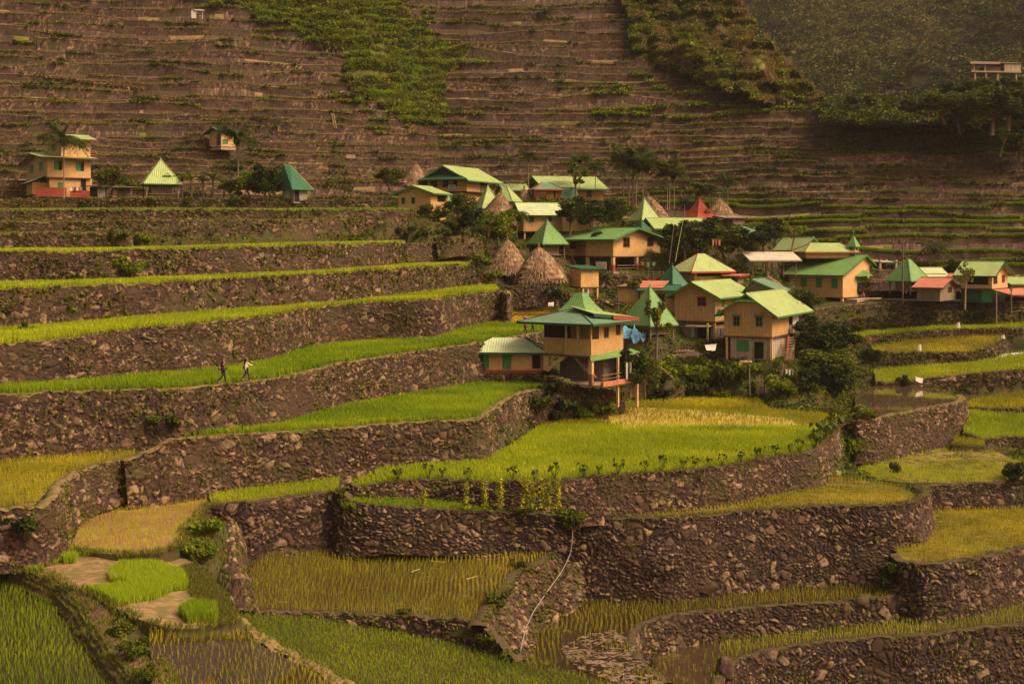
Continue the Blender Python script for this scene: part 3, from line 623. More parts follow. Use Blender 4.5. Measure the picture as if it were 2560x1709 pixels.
for fr_, lb in ((fR2, 'bright rice strip below the chapel'), (fR3, 'yellow rice of the oval field'), (fR4, 'bright rice of the long field behind the pond'), (fR5, 'rice of the small strip at the right edge'), (fR6, 'bright rice at the right edge beside the pond wall'), (fR6b, 'small patch of ripe rice below the pond')):
    rice(fr_, .24, .38, 5, .04, 'rice_yellow' if fr_ in (fR3, fR5, fR6b) else 'rice', label=lb, jitter=.2)
# seedbeds: dense stands of seedlings
def stand(poly, spacing, h, mat, label, f=f12):
    P = f.P; X, Y = np.meshgrid(np.arange(P[:, 0].min(), P[:, 0].max(), spacing), np.arange(P[:, 1].min(), P[:, 1].max(), spacing))
    X = X.ravel() + (RNG.random(X.size) - .5) * spacing; Y = Y.ravel() + (RNG.random(Y.size) - .5) * spacing
    Z = f.sample(X, Y); ok = ~np.isnan(Z); X, Y, Z = X[ok], Y[ok], Z[ok]
    px, py = topx(X, Y, Z); ok = inpoly(px, py, poly)
    return tufts('rice_seedlings', np.stack([X, Y, Z], 1)[ok], h, .022, 6, mat, .22, hvar=.2, label=label)
stand([(272, 1436), (300, 1418), (390, 1415), (460, 1440), (470, 1475), (430, 1480), (385, 1500), (290, 1515), (272, 1535), (190, 1510), (185, 1480), (260, 1478), (330, 1470), (275, 1456)], .075, .48, 'seedling', 'lush bright seedlings in the middle of the seedbed')
stand([(158, 1398), (190, 1396), (194, 1408), (160, 1410)], .07, .5, 'seedling', 'small square tuft of seedlings on the pale mud')
stand([(446, 1538), (480, 1522), (540, 1530), (542, 1560), (500, 1556), (470, 1560)], .07, .62, 'rice_green', 'dark green block of seedlings at the front of the seedbed')
stand([(40, 1392), (160, 1378), (300, 1378), (300, 1388), (200, 1392), (110, 1420), (95, 1440), (60, 1430)], .12, .30, 'rice_green', 'grass at the back edge of the seedbed')
def edge_grass(L, label, n=26, w_=.5, h=.28, mat='grass'):
    k = RNG.integers(0, len(L), int(len(L) * .7 * n)); P = L[k] + (RNG.random((len(k), 3)) - .5) * np.array([w_ * 1.4, w_ * 1.4, .1]) + [0, 0, -.02]
    tufts('grass', P, h, .022, 6, mat, .8, label=label)
edge_grass(f11.L, 'grass on the front edge of the small oval field', 30, .6); edge_grass(f12.L, 'grass on the front edge of the seedbed', 30, .6); edge_grass(f13.L, 'grass at the bottom field edge', 10); edge_grass(fR6b.L, 'grass round the small ripe patch', 24)
edge_grass(f24.L[:40], 'green grass along the narrow dirt path', 20, .9, .24)
edge_grass(f16.L, 'grassy rim of the tallest wall', 14, .6, .22)
stand([(432, 1425), (500, 1405), (640, 1560), (590, 1578), (530, 1545), (478, 1490)], .10, .26, 'weed', 'grass along the right slope of the seedbed')
# straw lying about
def sticks(name, specs, Z, mat, label, r=.018):
    vs, fs = [], []
    for (x1, y1, x2, y2) in specs:
        a = Wz(x1, y1, Z + .28); b_ = Wz(x2, y2, Z + .28)
        d = b_ - a; sd_ = np.cross(d, [0, 0, 1]); sd_ = sd_ / (np.linalg.norm(sd_) + 1e-9) * r
        k = len(vs); up = np.array([0, 0, r])
        vs += [a - sd_, a + sd_, a + up * 2, b_ - sd_, b_ + sd_, b_ + up * 2]
        fs += [[k, k + 1, k + 4, k + 3], [k + 1, k + 2, k + 5, k + 4], [k + 2, k, k + 3, k + 5]]
    o = npmesh(name, np.array(vs), np.array(fs), M[mat]); tag(o, label, 'straw', kind='stuff')
M['straw'] = mat_earth('straw', (.5, .42, .10), (.38, .3, .1), 3)
sticks('fallen_straw', [(1073, 1401, 1113, 1405), (1028, 1429, 1050, 1422), (1165, 1447, 1192, 1440)], -21.2, 'straw', 'pale straws fallen across the middle rice field')

# ------------------------------------------------------------------ terraced hillside
CX = np.arange(-160, 2722, 3.2)
silx = [-200, 1800, 1842, 1900, 1960, 2030, 2066, 2200, 2300, 2420, 2560, 2800]
sily = [-900, -500, 0, 84, 152, 222, 268, 262, 256, 264, 262, 262]
def D0f(x):
    d = np.interp(x, [-200, 0, 500, 1100, 1700, 2100, 2560, 2800], [156, 158, 164, 176, 178, 172, 172, 172])
    d = d - 9 * np.exp(-((x - 1930) / 130.) ** 2) * 0
    return d + 2.5 * (fbm(x / 260., x * 0, 3, 3) - .5)
def Pf(z): return np.where(z < 8, 2.0 * (z + 6), 28 + 1.22 * (z - 8))
zl = [-6.0]; rr = random.Random(5)
while zl[-1] < 62: zl.append(zl[-1] + (rr.uniform(.9, 1.5) if zl[-1] < 22 else rr.uniform(1.2, 2.2)))
D0 = D0f(CX); rows = []; rowkind = []; blks = []
# height cap from the ridge line
ycap = np.interp(CX, silx, sily) + 9 * (fbm(CX / 18., CX * 0, 8, 3) - .5)
Zc = np.full(CX.shape, 30.0)
for _ in range(30): Zc = (YH - ycap) / F * (D0 + Pf(Zc))
cliff = [(1555, -60), (1580, 130), (1640, 165), (1760, 215), (1860, 250), (1960, 268), (2070, 275), (2080, 200), (1950, 0), (1950, -60)]
ravine = [(560, -60), (540, 20), (640, 30), (740, 70), (830, 150), (880, 250), (960, 270), (1000, 300), (1080, 295), (1120, 240), (1080, 180), (1180, 130), (1090, 90), (1020, 20), (1000, -60)]
for k in range(len(zl) - 1):
    z0, z1 = zl[k], zl[k + 1]; dz = z1 - z0
    blk = np.floor((CX + k * 137.0) / (150 + 60 * ((k * 7) % 5)))
    off = (hash2(blk, blk * 0 + k, 5) - .5) * dz * .65 + (vnoise(CX / 190., CX * 0 + k * 3.3, 6) - .5) * dz * .9
    off2 = off; za = z0 + off; zb = z1 + off - .12 * dz * hash2(blk, blk * 0 + k, 15)
    wob = (fbm(CX / 90., CX * 0 + k * 2.1, 9, 3) - .5) * 1.4
    Dk = D0 + Pf(np.full(CX.shape, (z0 + z1) / 2)) + wob
    for fr_, kd in ((0, 0), (.25, 0), (.5, 0), (.75, 0), (.90, 0), (.94, 1), (1.03, 1)):
        zz = za + (zb - za) * fr_
        dd = Dk + (.12 * dz * fr_ if fr_ <= .90 else (.12 * dz * .93 - .22 if fr_ == .94 else .45 * dz))
        rows.append((dd, zz)); rowkind.append(kd); blks.append(hash2(blk, blk * 0 + k, 25))
nr = len(rows); BLK = np.array(blks); Dg = np.array([r[0] for r in rows]); Zg = np.array([r[1] for r in rows])
Dg = np.maximum.accumulate(Dg, 0)
XG = np.broadcast_to(CX, Dg.shape); pyg = YH - F * Zg / Dg
U = (XG - 1280) / F * Dg
wpx = (fbm(XG / 60., pyg / 50., 111, 4) - .5) * 150; wpy = (fbm(XG / 60., pyg / 50., 131, 4) - .5) * 90
incl = inpoly(XG + wpx * .4, pyg + wpy * .3, cliff); inrv = inpoly(XG + wpx, pyg + wpy, ravine)
zs = np.array(zl); zmid = Zg
lump = (fbm(U * .12, Zg * .12, 41, 4) - .5)
Dg = Dg + np.where(incl, lump * 13 - 3.0 + (fbm(U * .5, Zg * .35, 47, 4) - .5) * 3, 0) + np.where(inrv, lump * 2.5 - .3, 0)
Zg = Zg + np.where(incl | inrv, (fbm(U * .4, Dg * .4, 44, 3) - .5) * 1.6, 0)
Dg = Dg + .16 * (fbm(U * 1.5, Zg * 2.2, 45, 3) - .5)
over = Zg > Zc[None, :]
Dg = np.where(over, Dg + (Zg - Zc[None, :]) * .3, Dg); Zg = np.where(over, Zc[None, :] - (Zg - Zc[None, :]) * .15, Zg)
U = (XG - 1280) / F * Dg
HP = np.stack([U, Dg, Zg + CZ], -1)
nc = len(CX); idx = np.arange(nr * nc).reshape(nr, nc)
Fq = np.stack([idx[:-1, :-1], idx[:-1, 1:], idx[1:, 1:], idx[1:, :-1]], -1).reshape(-1, 4)
f1_, f2_, sid_ = voronoi(U / .42, Zg / .34, 60)
mi = np.broadcast_to(np.array(rowkind)[:-1, None], (nr - 1, nc - 1)).copy()
cc = incl[:-1, :-1]; rv = inrv[:-1, :-1]
patch = fbm(U * .10, Zg * .25, 71, 4)[:-1, :-1]
tread = (np.array(range(nr - 1)) % 7 == 6)[:, None] & (fbm(U * .12, Zg * 1.1, 73, 3)[:-1, :-1] > .36); mi[tread] = 0
mi[cc] = 3; mi[rv] = 2; mi[cc & (patch < .47)] = 2
lipgreen = (mi == 1) & (fbm(U * .05, Zg * 2.0, 75, 3)[:-1, :-1] > .50); mi[lipgreen] = 2
M['lip_dry'] = mat_earth('terrace_edge', (.26, .165, .08), (.13, .105, .035), .8)
M['veg_ground'] = mat_earth('vegetated_ground', (.10, .115, .018), (.055, .05, .014), .5, c3=(.15, .15, .02))
M['cliff'] = mat_earth('cliff_rock', (.15, .095, .06), (.05, .032, .022), .5, bs=1.0, c3=(.12, .10, .03))
o = npmesh('terraced_hillside', HP.reshape(-1, 3), Fq, [M['hill'], M['lip_dry'], M['veg_ground'], M['cliff']],
           attrs={'tint': np.clip(sid_ * .75 + .5 * (BLK - .3), 0, 1).ravel(), 'gap': np.clip(1 - (f2_ - f1_) * 4, 0, .8).ravel()}, matidx=mi.ravel(), smooth=False)
tag(o, kind='structure')
HPX = XG; HPY = YH - F * Zg / Dg

LIPROW = np.zeros(nr, bool); LIPROW[[i for i, kd in enumerate(rowkind) if kd == 1][::2]] = True
def hill_pick(n, mask, onlip=False):
    ok = mask(HPX, HPY, HP) & ~over
    if onlip: ok &= LIPROW[:, None]
    P = HP[ok]
    if len(P) == 0: return P
    return P[RNG.integers(0, len(P), n)] + (RNG.random((n, 3)) - .5) * np.array([.6, .3, .2])
def bushes_at(name, P, rad, per, size, mat, label, droop=.2):
    if len(P) == 0: return
    r = rad * (.5 + RNG.random(len(P)))
    C, ix = clump_points(P + np.array([0, -.1, .15]) * 1.0, r, len(P) * per, shell=.3)
    V, Fc = leaves(C, size, droop=droop)
    t = np.repeat(np.clip(hash2(ix, ix * 0, 3) * .75 + .25 * RNG.random(len(ix)), 0, 1), 4)
    o = npmesh(name, V, Fc, M[mat], attrs={'tint': t}); tag(o, label, None, kind='stuff'); return o
bushes_at('hillside_scrub', hill_pick(4200, lambda x, y, P: inrv & (fbm(x / 30., y / 25., 5) > .36) & (y > -40)), .55, 14, .17, 'shrub_light', 'bright scrub filling the gully at the top of the terraces')
bushes_at('hillside_scrub', hill_pick(3200, lambda x, y, P: inrv & (fbm(x / 26., y / 22., 8) > .52) & (y > -40)), .6, 14, .18, 'shrub', 'dark scrub clumps in the gully')
bushes_at('hillside_scrub', hill_pick(1500, lambda x, y, P: incl & (y > -40) & ((fbm(x / 35., y / 35., 15) > .56) | (y < 120) & (x < 1780))), .6, 9, .24, 'shrub', 'scrub on the rocky spur')
bushes_at('hillside_scrub', hill_pick(3400, lambda x, y, P: incl & (x > 1640) & (y > -40) & (fbm(x / 30., y / 30., 88) > .54)), .5, 10, .15, 'shrub_dry', 'brown dry scrub on the rocky spur')
bushes_at('hillside_scrub', hill_pick(1200, lambda x, y, P: inrv & (fbm(x / 40., y / 30., 9) > .5)), .6, 8, .20, 'shrub_dry', 'dry scrub in the gully')
bushes_at('reddish_grass', hill_pick(260, lambda x, y, P: (x > 118) & (x < 366) & (np.abs(y - (194 + (x - 118) * .13)) < 3)), .35, 8, .14, 'grass_dry', 'line of orange dead grass high on the left of the hillside')
bushes_at('hillside_scrub', hill_pick(2000, lambda x, y, P: incl & (y > -40) & (fbm(x / 30., y / 40., 18) > .56)), .6, 8, .28, 'shrub_light', 'lighter scrub on the rocky spur')
band = lambda x, y, P: (y > -20) & (x > -20) & (x < 2580)
bushes_at('hillside_scrub', hill_pick(9000, lambda x, y, P: band(x, y, P) & (fbm(x / 70., y / 22., 25) > .60 - .07 * (x < 900) * (y < 90)), True), .38, 7, .17, 'shrub', 'low scrub along the edges of the hillside terraces')
bushes_at('hillside_scrub', hill_pick(7000, lambda x, y, P: band(x, y, P) & (fbm(x / 110., y / 14., 35) > .60), True), .28, 6, .13, 'shrub_light', 'bright grass clumps along the hillside terraces')
bushes_at('hillside_scrub', hill_pick(2600, lambda x, y, P: inpoly(x + wpx * 1.8, y + wpy * 1.6, [(a * 1.0 + (a - 900) * .28, b * 1.15) for a, b in ravine]) & (y > -30) & (fbm(x / 60., y / 16., 63) > .50), True), .4, 9, .15, 'shrub_light', 'loose bright scrub around the gully')
tufts('hillside_grass', hill_pick(5000, lambda x, y, P: inrv & (fbm(x / 30., y / 20., 39) > .5)), .8, .1, 4, 'rice_green', .5, label='bright tall grass in the gully')
tufts('hillside_grass', hill_pick(9000, lambda x, y, P: inrv & (fbm(x / 40., y / 30., 29) > .46)), .7, .09, 4, 'grass', .5, label='tall grass in the gully'); tufts('hillside_grass', hill_pick(9000, lambda x, y, P: incl & (fbm(x / 26., y / 50., 89) > .47)), .8, .09, 4, 'grass_dry', .5, label='dry grass on the rocky spur'); tufts('hillside_grass', hill_pick(5000, lambda x, y, P: incl & (x < 1850) & (fbm(x / 40., y / 40., 19) > .5)), .8, .09, 4, 'grass', .5, label='green grass on the rocky spur')
bushes_at('hillside_scrub', hill_pick(1500, lambda x, y, P: (x > 1480) & (x < 2090) & (y > 180) & (y < 300) & (fbm(x / 50., y / 14., 45) > .5), True), .6, 9, .22, 'shrub_light', 'bright scrub at the foot of the rocky spur')
bushes_at('hillside_scrub', hill_pick(2500, lambda x, y, P: (x > 2090) & (x < 2460) & (y > 315) & (y < 385) & (fbm(x / 60., y / 14., 46) > .42)), .4, 9, .18, 'shrub', 'dark green grass slope at the right of the hillside')
bushes_at('hillside_scrub', hill_pick(1600, lambda x, y, P: (x > 2050) & (y > 245) & (y < 282)), .8, 10, .28, 'shrub', 'bushes along the upper right rim of the terraces')
Pg = hill_pick(70000, lambda x, y, P: band(x, y, P) & (fbm(x / 60., y / 12., 55) > .42), True)
tufts('hillside_grass', Pg, .30, .05, 3, 'grass_dry', .5, label='dry grass along the hillside terrace edges')
Pg = hill_pick(40000, lambda x, y, P: (x > 1650) & (y > 500) & (y < 670), True)
tufts('rice_plants', Pg, .32, .07, 4, 'rice_green', .4, label='thin rice strips on the lowest hillside terraces')

# ------------------------------------------------------------------ far forested mountain
gx = np.linspace(1250, 3000, 240); gd = np.linspace(330, 1000, 130)
GX, GD = np.meshgrid(gx, gd); Uf = (GX - 1280) / F * GD
ridge = 44 * (fbm(Uf / 120. + GD / 260., GD / 240., 81, 4) - .5) + 40 * (fbm(Uf / 260. - GD / 300., GD / 500., 83, 2) - .5)
ridge = ridge + 16 * (fbm(Uf / 45., GD / 70., 87, 3) - .5)
ZF = 28 + (GD - 330) * .34 + ridge + 10 * np.clip((GX - 2100) / 500., 0, 1.4) * np.clip((GD - 330) / 100., 0, 1)
FPt = np.stack([Uf, GD, ZF + CZ], -1)
idx = np.arange(GX.size).reshape(GX.shape)
Fq = np.stack([idx[:-1, :-1], idx[:-1, 1:], idx[1:, 1:], idx[1:, :-1]], -1).reshape(-1, 4)
o = npmesh('mountain', FPt.reshape(-1, 3), Fq, M['forest_ground'], smooth=True); tag(o, kind='structure')
n = 15000; a = RNG.integers(0, 129, n); c_ = RNG.integers(0, 239, n)
P = FPt[a, c_]; pxx, pyy = topx(P[:, 0], P[:, 1], P[:, 2]); ok = (pyy > -60) & (pyy < 330) & (pxx > 1780) & (pxx < 2620); P = P[ok]
P = np.concatenate([P + (RNG.random((len(P), 3)) - .5) * np.array([6, 6, 0]) for _ in range(3)])
r = 1.2 + 2.8 * RNG.random(len(P)) ** 1.5; C, ix = clump_points(P + np.array([0, 0, 1.2]), r, len(P) * 26, shell=.6)
V, Fc = leaves(C, .62)
o = npmesh('forest', V, Fc, M['forest_leaf'], attrs={'tint': np.repeat(np.clip(hash2(ix, ix * 0, 2) * .75 + 1.1 * (fbm(C[:, 0] / 26., C[:, 1] / 34., 93, 3) - .42) + .2 * RNG.random(len(ix)), 0, 1), 4)})  # crown tint is random; broad patches also paint slope relief as light and shade
tag(o, 'hazy forest covering the far mountain', None, kind='stuff')

# wooded knoll carrying the concrete building
kx = np.arange(2060, 2760, 9.); kd = np.arange(206, 262, 1.6); KX, KD = np.meshgrid(kx, kd); KU = (KX - 1280) / F * KD
top = np.interp(KX, [2060, 2300, 2380, 2440, 2760], [256, 246, 228, 214, 205]); zt = (YH - top) / F * 236
base = (YH - 300) / F * KD
KZ = base + (zt - base) * np.clip((KD - 206) / 26, 0, 1) ** .8 + (fbm(KU * .2, KD * .2, 97, 4) - .5) * 2.4
idx = np.arange(KX.size).reshape(KX.shape); KP = np.stack([KU, KD, KZ + CZ - .3], -1)
o = npmesh('wooded_knoll', KP.reshape(-1, 3), np.stack([idx[:-1, :-1], idx[:-1, 1:], idx[1:, 1:], idx[1:, :-1]], -1).reshape(-1, 4), M['forest_ground'], smooth=True); tag(o, kind='structure')
KF = KP[:18].reshape(-1, 3)
bushes_at('undergrowth', KF[RNG.integers(0, len(KF), 2600)] + (RNG.random((2600, 3)) - .5) * np.array([1, 1, .4]), .9, 12, .26, 'shrub', 'thick growth on the wooded knoll at the upper right')
bushes_at('undergrowth', KF[RNG.integers(0, len(KF), 1800)] + (RNG.random((1800, 3)) - .5) * np.array([1, 1, .4]), .9, 12, .26, 'shrub_dark', 'dark growth on the wooded knoll at the upper right')
# ------------------------------------------------------------------ building materials
def mat_wall(name, a, dirt, ribs=7.0, ribstr=.35, rough=.8, ns=1.2):
    m, nt, b = nodes(name)
    at = attr(nt, 'rib'); mu = N(nt, 'ShaderNodeMath', operation='MULTIPLY'); mu.inputs[1].default_value = ribs * 2 * math.pi; nt.links.new(at, mu.inputs[0])
    sn = N(nt, 'ShaderNodeMath', operation='SINE'); nt.links.new(mu.outputs[0], sn.inputs[0])
    c = mixc(nt, contrast(nt, noise(nt, ns, 5, .65), .45, .72), a, tuple(x * .74 for x in a))
    c = mixc(nt, contrast(nt, noise(nt, ns * .5, 6, .75), .48, .66), c, tuple(x * .8 + y * .1 for x, y in zip(a, dirt)))
    c = mixc(nt, contrast(nt, noise(nt, ns * 3.3, 5, .75), .54, .68), c, dirt)
    if ribstr > 0:
        g = N(nt, 'ShaderNodeMapRange'); g.inputs[1].default_value = -1; g.inputs[2].default_value = -.75; g.inputs[3].default_value = 1; g.inputs[4].default_value = 0
        nt.links.new(sn.outputs[0], g.inputs[0])
        gm = N(nt, 'ShaderNodeMath', operation='MULTIPLY'); gm.inputs[1].default_value = .35; nt.links.new(g.outputs[0], gm.inputs[0])
        c = mixc(nt, gm.outputs[0], c, tuple(x * .35 for x in dirt))
        bump(nt, b, sn.outputs[0], ribstr, .03)
    nt.links.new(c, b.inputs['Base Color']); b.inputs['Roughness'].default_value = rough; b.inputs['Specular IOR Level'].default_value = .25
    return m
def flat(name, c, rough=.8, ns=3.0, var=.75):
    m, nt, b = nodes(name)
    nt.links.new(mixc(nt, contrast(nt, noise(nt, ns, 4, .65), .4, .7), c, tuple(x * var for x in c)), b.inputs['Base Color'])
    b.inputs['Roughness'].default_value = rough; b.inputs['Specular IOR Level'].default_value = .3; return m
M['yellow'] = mat_wall('yellow_boards', (.64, .39, .145), (.36, .22, .09), 5.0)
M['yellow_tin'] = mat_wall('yellow_corrugated', (.60, .36, .135), (.34, .20, .09), 6.0, .8)
M['church'] = mat_wall('chapel_boards', (.65, .40, .17), (.50, .29, .12), 3.0, .0)
M['roof_green'] = mat_wall('green_roof', (.16, .33, .09), (.13, .15, .07), 4.0, .5, .5, .6)
M['roof_light'] = mat_wall('light_green_roof', (.36, .48, .17), (.24, .23, .10), 4.0, .5, .5, .6)
M['roof_pale'] = mat_wall('bleached_green_roof', (.50, .60, .32), (.34, .33, .19), 4.0, .5, .5, .6)
M['roof_dark'] = mat_wall('dark_green_roof', (.035, .14, .07), (.04, .09, .045), 4.0, .5, .45, .6)
M['roof_teal'] = mat_wall('faded_green_roof', (.15, .27, .16), (.14, .17, .10), 4.0, .5, .5, .6)
M['roof_red'] = mat_wall('red_roof', (.46, .10, .05), (.30, .06, .035), 4.0, .5, .55, .6)
M['roof_pink'] = mat_wall('faded_red_roof', (.55, .20, .12), (.34, .09, .06), 4.0, .6, .6, .8)
M['roof_white'] = mat_wall('white_tin_roof', (.60, .56, .44), (.36, .28, .2), 4.0, .5, .5, .6)
M['tin'] = mat_wall('grey_tin', (.34, .29, .22), (.20, .12, .08), 4.0, .6, .6, .9)
M['planks'] = mat_wall('grey_planks', (.24, .18, .12), (.12, .08, .055), 3.0, .5, .9, 1.5)
M['block'] = mat_wall('concrete_blocks', (.42, .34, .24), (.28, .21, .14), 1.2, .4, .9, 1.2)
M['concrete'] = flat('concrete', (.36, .27, .18))
M['green_paint'] = flat('green_paint', (.05, .24, .07), .5)
M['green_trim'] = flat('green_trim', (.07, .20, .06), .5)
M['dark_trim'] = flat('dark_green_trim', (.02, .08, .035), .5)
M['red_paint'] = flat('red_paint', (.33, .06, .035), .6)
M['brown_trim'] = flat('brown_trim', (.12, .055, .03), .7)
M['post'] = flat('cream_post', (.62, .40, .18), .7)
M['glass'] = flat('dark_glass', (.02, .017, .013), .15)
M['dark'] = flat('interior_shade', (.016, .011, .008), .9)  # near-black colour paints the shade inside openings and under floors
M['white'] = flat('white_paint', (.75, .68, .55), .6)
M['wood'] = flat('weathered_wood', (.22, .15, .09), .9)
M['blue'] = flat('blue_tarp', (.12, .32, .46), .6)
def mat_thatch():
    m, nt, b = nodes('thatch')
    c = ramp(nt, attr(nt, 'tint'), [(0, (.10, .06, .035)), (.5, (.24, .15, .085)), (1, (.42, .29, .17))])
    c = mixc(nt, contrast(nt, noise(nt, 1.6, 4, .7), .5, .75), c, (.11, .065, .04))
    nt.links.new(c, b.inputs['Base Color']); b.inputs['Roughness'].default_value = .95; b.inputs['Specular IOR Level'].default_value = .05
    return m
M['thatch'] = mat_thatch()

class Fr:
    """local frame: x runs along the right-hand face, y along the left-hand face, z up; origin is the near bottom corner"""
    def __init__(s, x, y, D, phi):
        s.O = W(x, y, D); s.D = D; p = math.radians(phi); s.x = np.array([math.cos(p), math.sin(p), 0]); s.y = np.array([-math.sin(p), math.cos(p), 0])
        s.px0 = x; s.py0 = y
    def w(s, a, b, c): return s.O + s.x * a + s.y * b + np.array([0, 0, c])
    def along(s, px, d, base=None):
        O = s.O if base is None else base; t = (px - 1280) / F
        return (t * O[1] - O[0]) / (d[0] - t * d[1])
    def L(s, px): return s.along(px, s.x)      # length along the right face that lands on column px
    def Wd(s, px): return s.along(px, s.y)     # length along the left face
    def m(s, p): return p * s.D / F
class MB:
    def __init__(s): s.V = []; s.Q = []; s.T = []; s.R = []; s.tn = []
    def v(s, p, r=0.0): s.V.append(p); s.R.append(r); return len(s.V) - 1
    def face(s, pts, rd=None):
        ids = [s.v(p, float(np.dot(p, rd)) if rd is not None else 0.) for p in pts]
        if len(ids) == 4: s.Q.append(ids)
        else:
            for k in range(1, len(ids) - 1): s.T.append([ids[0], ids[k], ids[k + 1]])
    def prism(s, fr, pts, d, rd=None):
        """extrude polygon (local pts) by local vector d; outward faces"""
        P = [fr.w(*p) for p in pts]; dv = fr.x * d[0] + fr.y * d[1] + np.array([0, 0, d[2]]); n = len(P)
        nrm = np.zeros(3)
        for k in range(n): nrm += np.cross(P[k], P[(k + 1) % n])
        if np.dot(nrm, dv) > 0: P = P[::-1]
        Qd = [p + dv for p in P]
        s.face(P, rd); s.face(Qd[::-1], rd)
        for k in range(n):
            k2 = (k + 1) % n; s.face([P[k2], P[k], Qd[k], Qd[k2]], rd if rd is not None else None)
    def box(s, fr, x0, x1, y0, y1, z0, z1):
        c = {}
        if x1 < x0: x0, x1 = x1, x0
        if y1 < y0: y0, y1 = y1, y0
        p = lambda a, b, c_: fr.w(a, b, c_)
        for pts, rd in (([(x0, y0, z0), (x1, y0, z0), (x1, y0, z1), (x0, y0, z1)], fr.x), ([(x1, y1, z0), (x0, y1, z0), (x0, y1, z1), (x1, y1, z1)], fr.x),
                        ([(x0, y1, z0), (x0, y0, z0), (x0, y0, z1), (x0, y1, z1)], fr.y), ([(x1, y0, z0), (x1, y1, z0), (x1, y1, z1), (x1, y0, z1)], fr.y),
                        ([(x0, y0, z1), (x1, y0, z1), (x1, y1, z1), (x0, y1, z1)], fr.x), ([(x0, y1, z0), (x1, y1, z0), (x1, y0, z0), (x0, y0, z0)], fr.x)):
            s.face([p(*q) for q in pts], rd)
    def beam(s, a, b, r):
        a = np.array(a, float); b = np.array(b, float); d = b - a; d /= np.linalg.norm(d)
        u = np.cross(d, [0, 0, 1.0]);
        if np.linalg.norm(u) < .1: u = np.array([1.0, 0, 0])
        u /= np.linalg.norm(u); v = np.cross(d, u); c = [u * r + v * r, -u * r + v * r, -u * r - v * r, u * r - v * r]
        A = [a + q for q in c]; B = [b + q for q in c]
        s.face(A); s.face(B[::-1])
        for k in range(4): s.face([A[(k + 1) % 4], A[k], B[k], B[(k + 1) % 4]], d)
    def build(s, name, mat, parent=None, org=(0, 0, 0), tint=None):
        V = np.array(s.V); me = bpy.data.meshes.new(name); me.from_pydata([tuple(p - np.array(org)) for p in V], [], s.Q + s.T)
        me.materials.append(M[mat]); a = me.attributes.new('rib', 'FLOAT', 'POINT'); a.data.foreach_set('value', np.array(s.R, np.float32))
        me.update(); o = bpy.data.objects.new(name, me); COL.objects.link(o)
        if parent is not None: o.parent = parent
        else: o.location = org
        return o
class Thing:
    def __init__(s, name, label, cat, org, group=None):
        s.org = np.array(org, float); s.root = empty(name, org); tag(s.root, label, cat, group)
    def part(s, name, mb, mat, parent=None): return mb.build(name, mat, parent or s.root, s.org)
GDROP = {'yellow house on tall': 75, 'house with two shuttered': 60, 'tall yellow house': 50, 'long yellow house': 40, 'small windowless box': 32, 'cream two-storey': 32, 'yellow house with balcony': 35, 'wide yellow house': 21, 'yellow wooden chapel': 23, 'two-storey house at': 37, 'three-storey ochre': 49, 'white tin canopy': 12}
def house(label, x, y, D, phi, name='house', cat='house', group='houses of the village'):
    f = Fr(x, y, D, phi); t = Thing(name, label, cat, f.O, group); t.f = f
    g = max([v for k, v in GDROP.items() if label.startswith(k)] + [0]); dz = f.m(g) + .1
    for a, b in ((0, 0), (3, 0), (0, 3), (3, 3)): CTRL.append(tuple(f.w(a, b, -dz)))
    return t
def windows(t, wins, xe=0, ye=0, wall_=None, f=None):
    f = f or t.f
    for wn_ in wins:
        face, a, b, h0, h1, kind = wn_
        if face == 'R': u0, u1 = f.L(a), f.L(b)
        else: u0, u1 = f.Wd(b), f.Wd(a)
        z0, z1 = f.m(h0), f.m(h1)
        def bx(mb, p0, p1, q0, q1, d0, d1):      # p along the face, q height, d out of the wall
            if face == 'R': mb.box(f, p0, p1, ye - d1, ye - d0, q0, q1)
            else: mb.box(f, xe - d1, xe - d0, p0, p1, q0, q1)
        if kind in 'wrk':
            fw = .09; fm = {'w': 'brown_trim', 'r': 'red_paint', 'k': 'green_trim'}[kind]; mb = MB()
            bx(mb, u0 - fw, u0, z0 - fw, z1 + fw, -.02, .05); bx(mb, u1, u1 + fw, z0 - fw, z1 + fw, -.02, .05)
            bx(mb, u0, u1, z1, z1 + fw, -.02, .05); bx(mb, u0, u1, z0 - fw, z0, -.02, .06)
            um, zm = (u0 + u1) / 2, (z0 + z1) / 2
            bx(mb, um - .03, um + .03, z0, z1, 0, .045); bx(mb, u0, um - .03, zm - .025, zm + .025, 0, .04); bx(mb, um + .03, u1, zm - .025, zm + .025, 0, .04)
            w_ = t.part('window', mb, fm); g = MB(); bx(g, u0, u1, z0, z1, -.02, .022); t.part('pane', g, 'glass', w_)
        elif kind in 'gdGDWE':
            mb = MB(); bx(mb, u0, u1, z0, z1, -.02, .035)
            nm, mt = {'g': ('shutter', 'green_paint'), 'G': ('door', 'green_paint'), 'd': ('opening_shade', 'dark'), 'D': ('door', 'dark'), 'W': ('panel', 'white'), 'E': ('door', 'brown_trim')}[kind]  # dark kinds are near-black panels painting the shade of an opening
            w_ = t.part(nm, mb, mt)
            tr = MB(); fw = .06
            bx(tr, u0 - fw, u0, z0, z1 + fw, -.02, .05); bx(tr, u1, u1 + fw, z0, z1 + fw, -.02, .05); bx(tr, u0, u1, z1, z1 + fw, -.02, .05)
            if nm != 'panel': t.part('frame', tr, 'brown_trim' if kind in 'dDE' else 'green_trim', w_)
def rslab(mb, fr, pts, th, rd):
    """roof sheet: local polygon thickened downwards"""
    mb.prism(fr, pts, (0, 0, -th), rd)
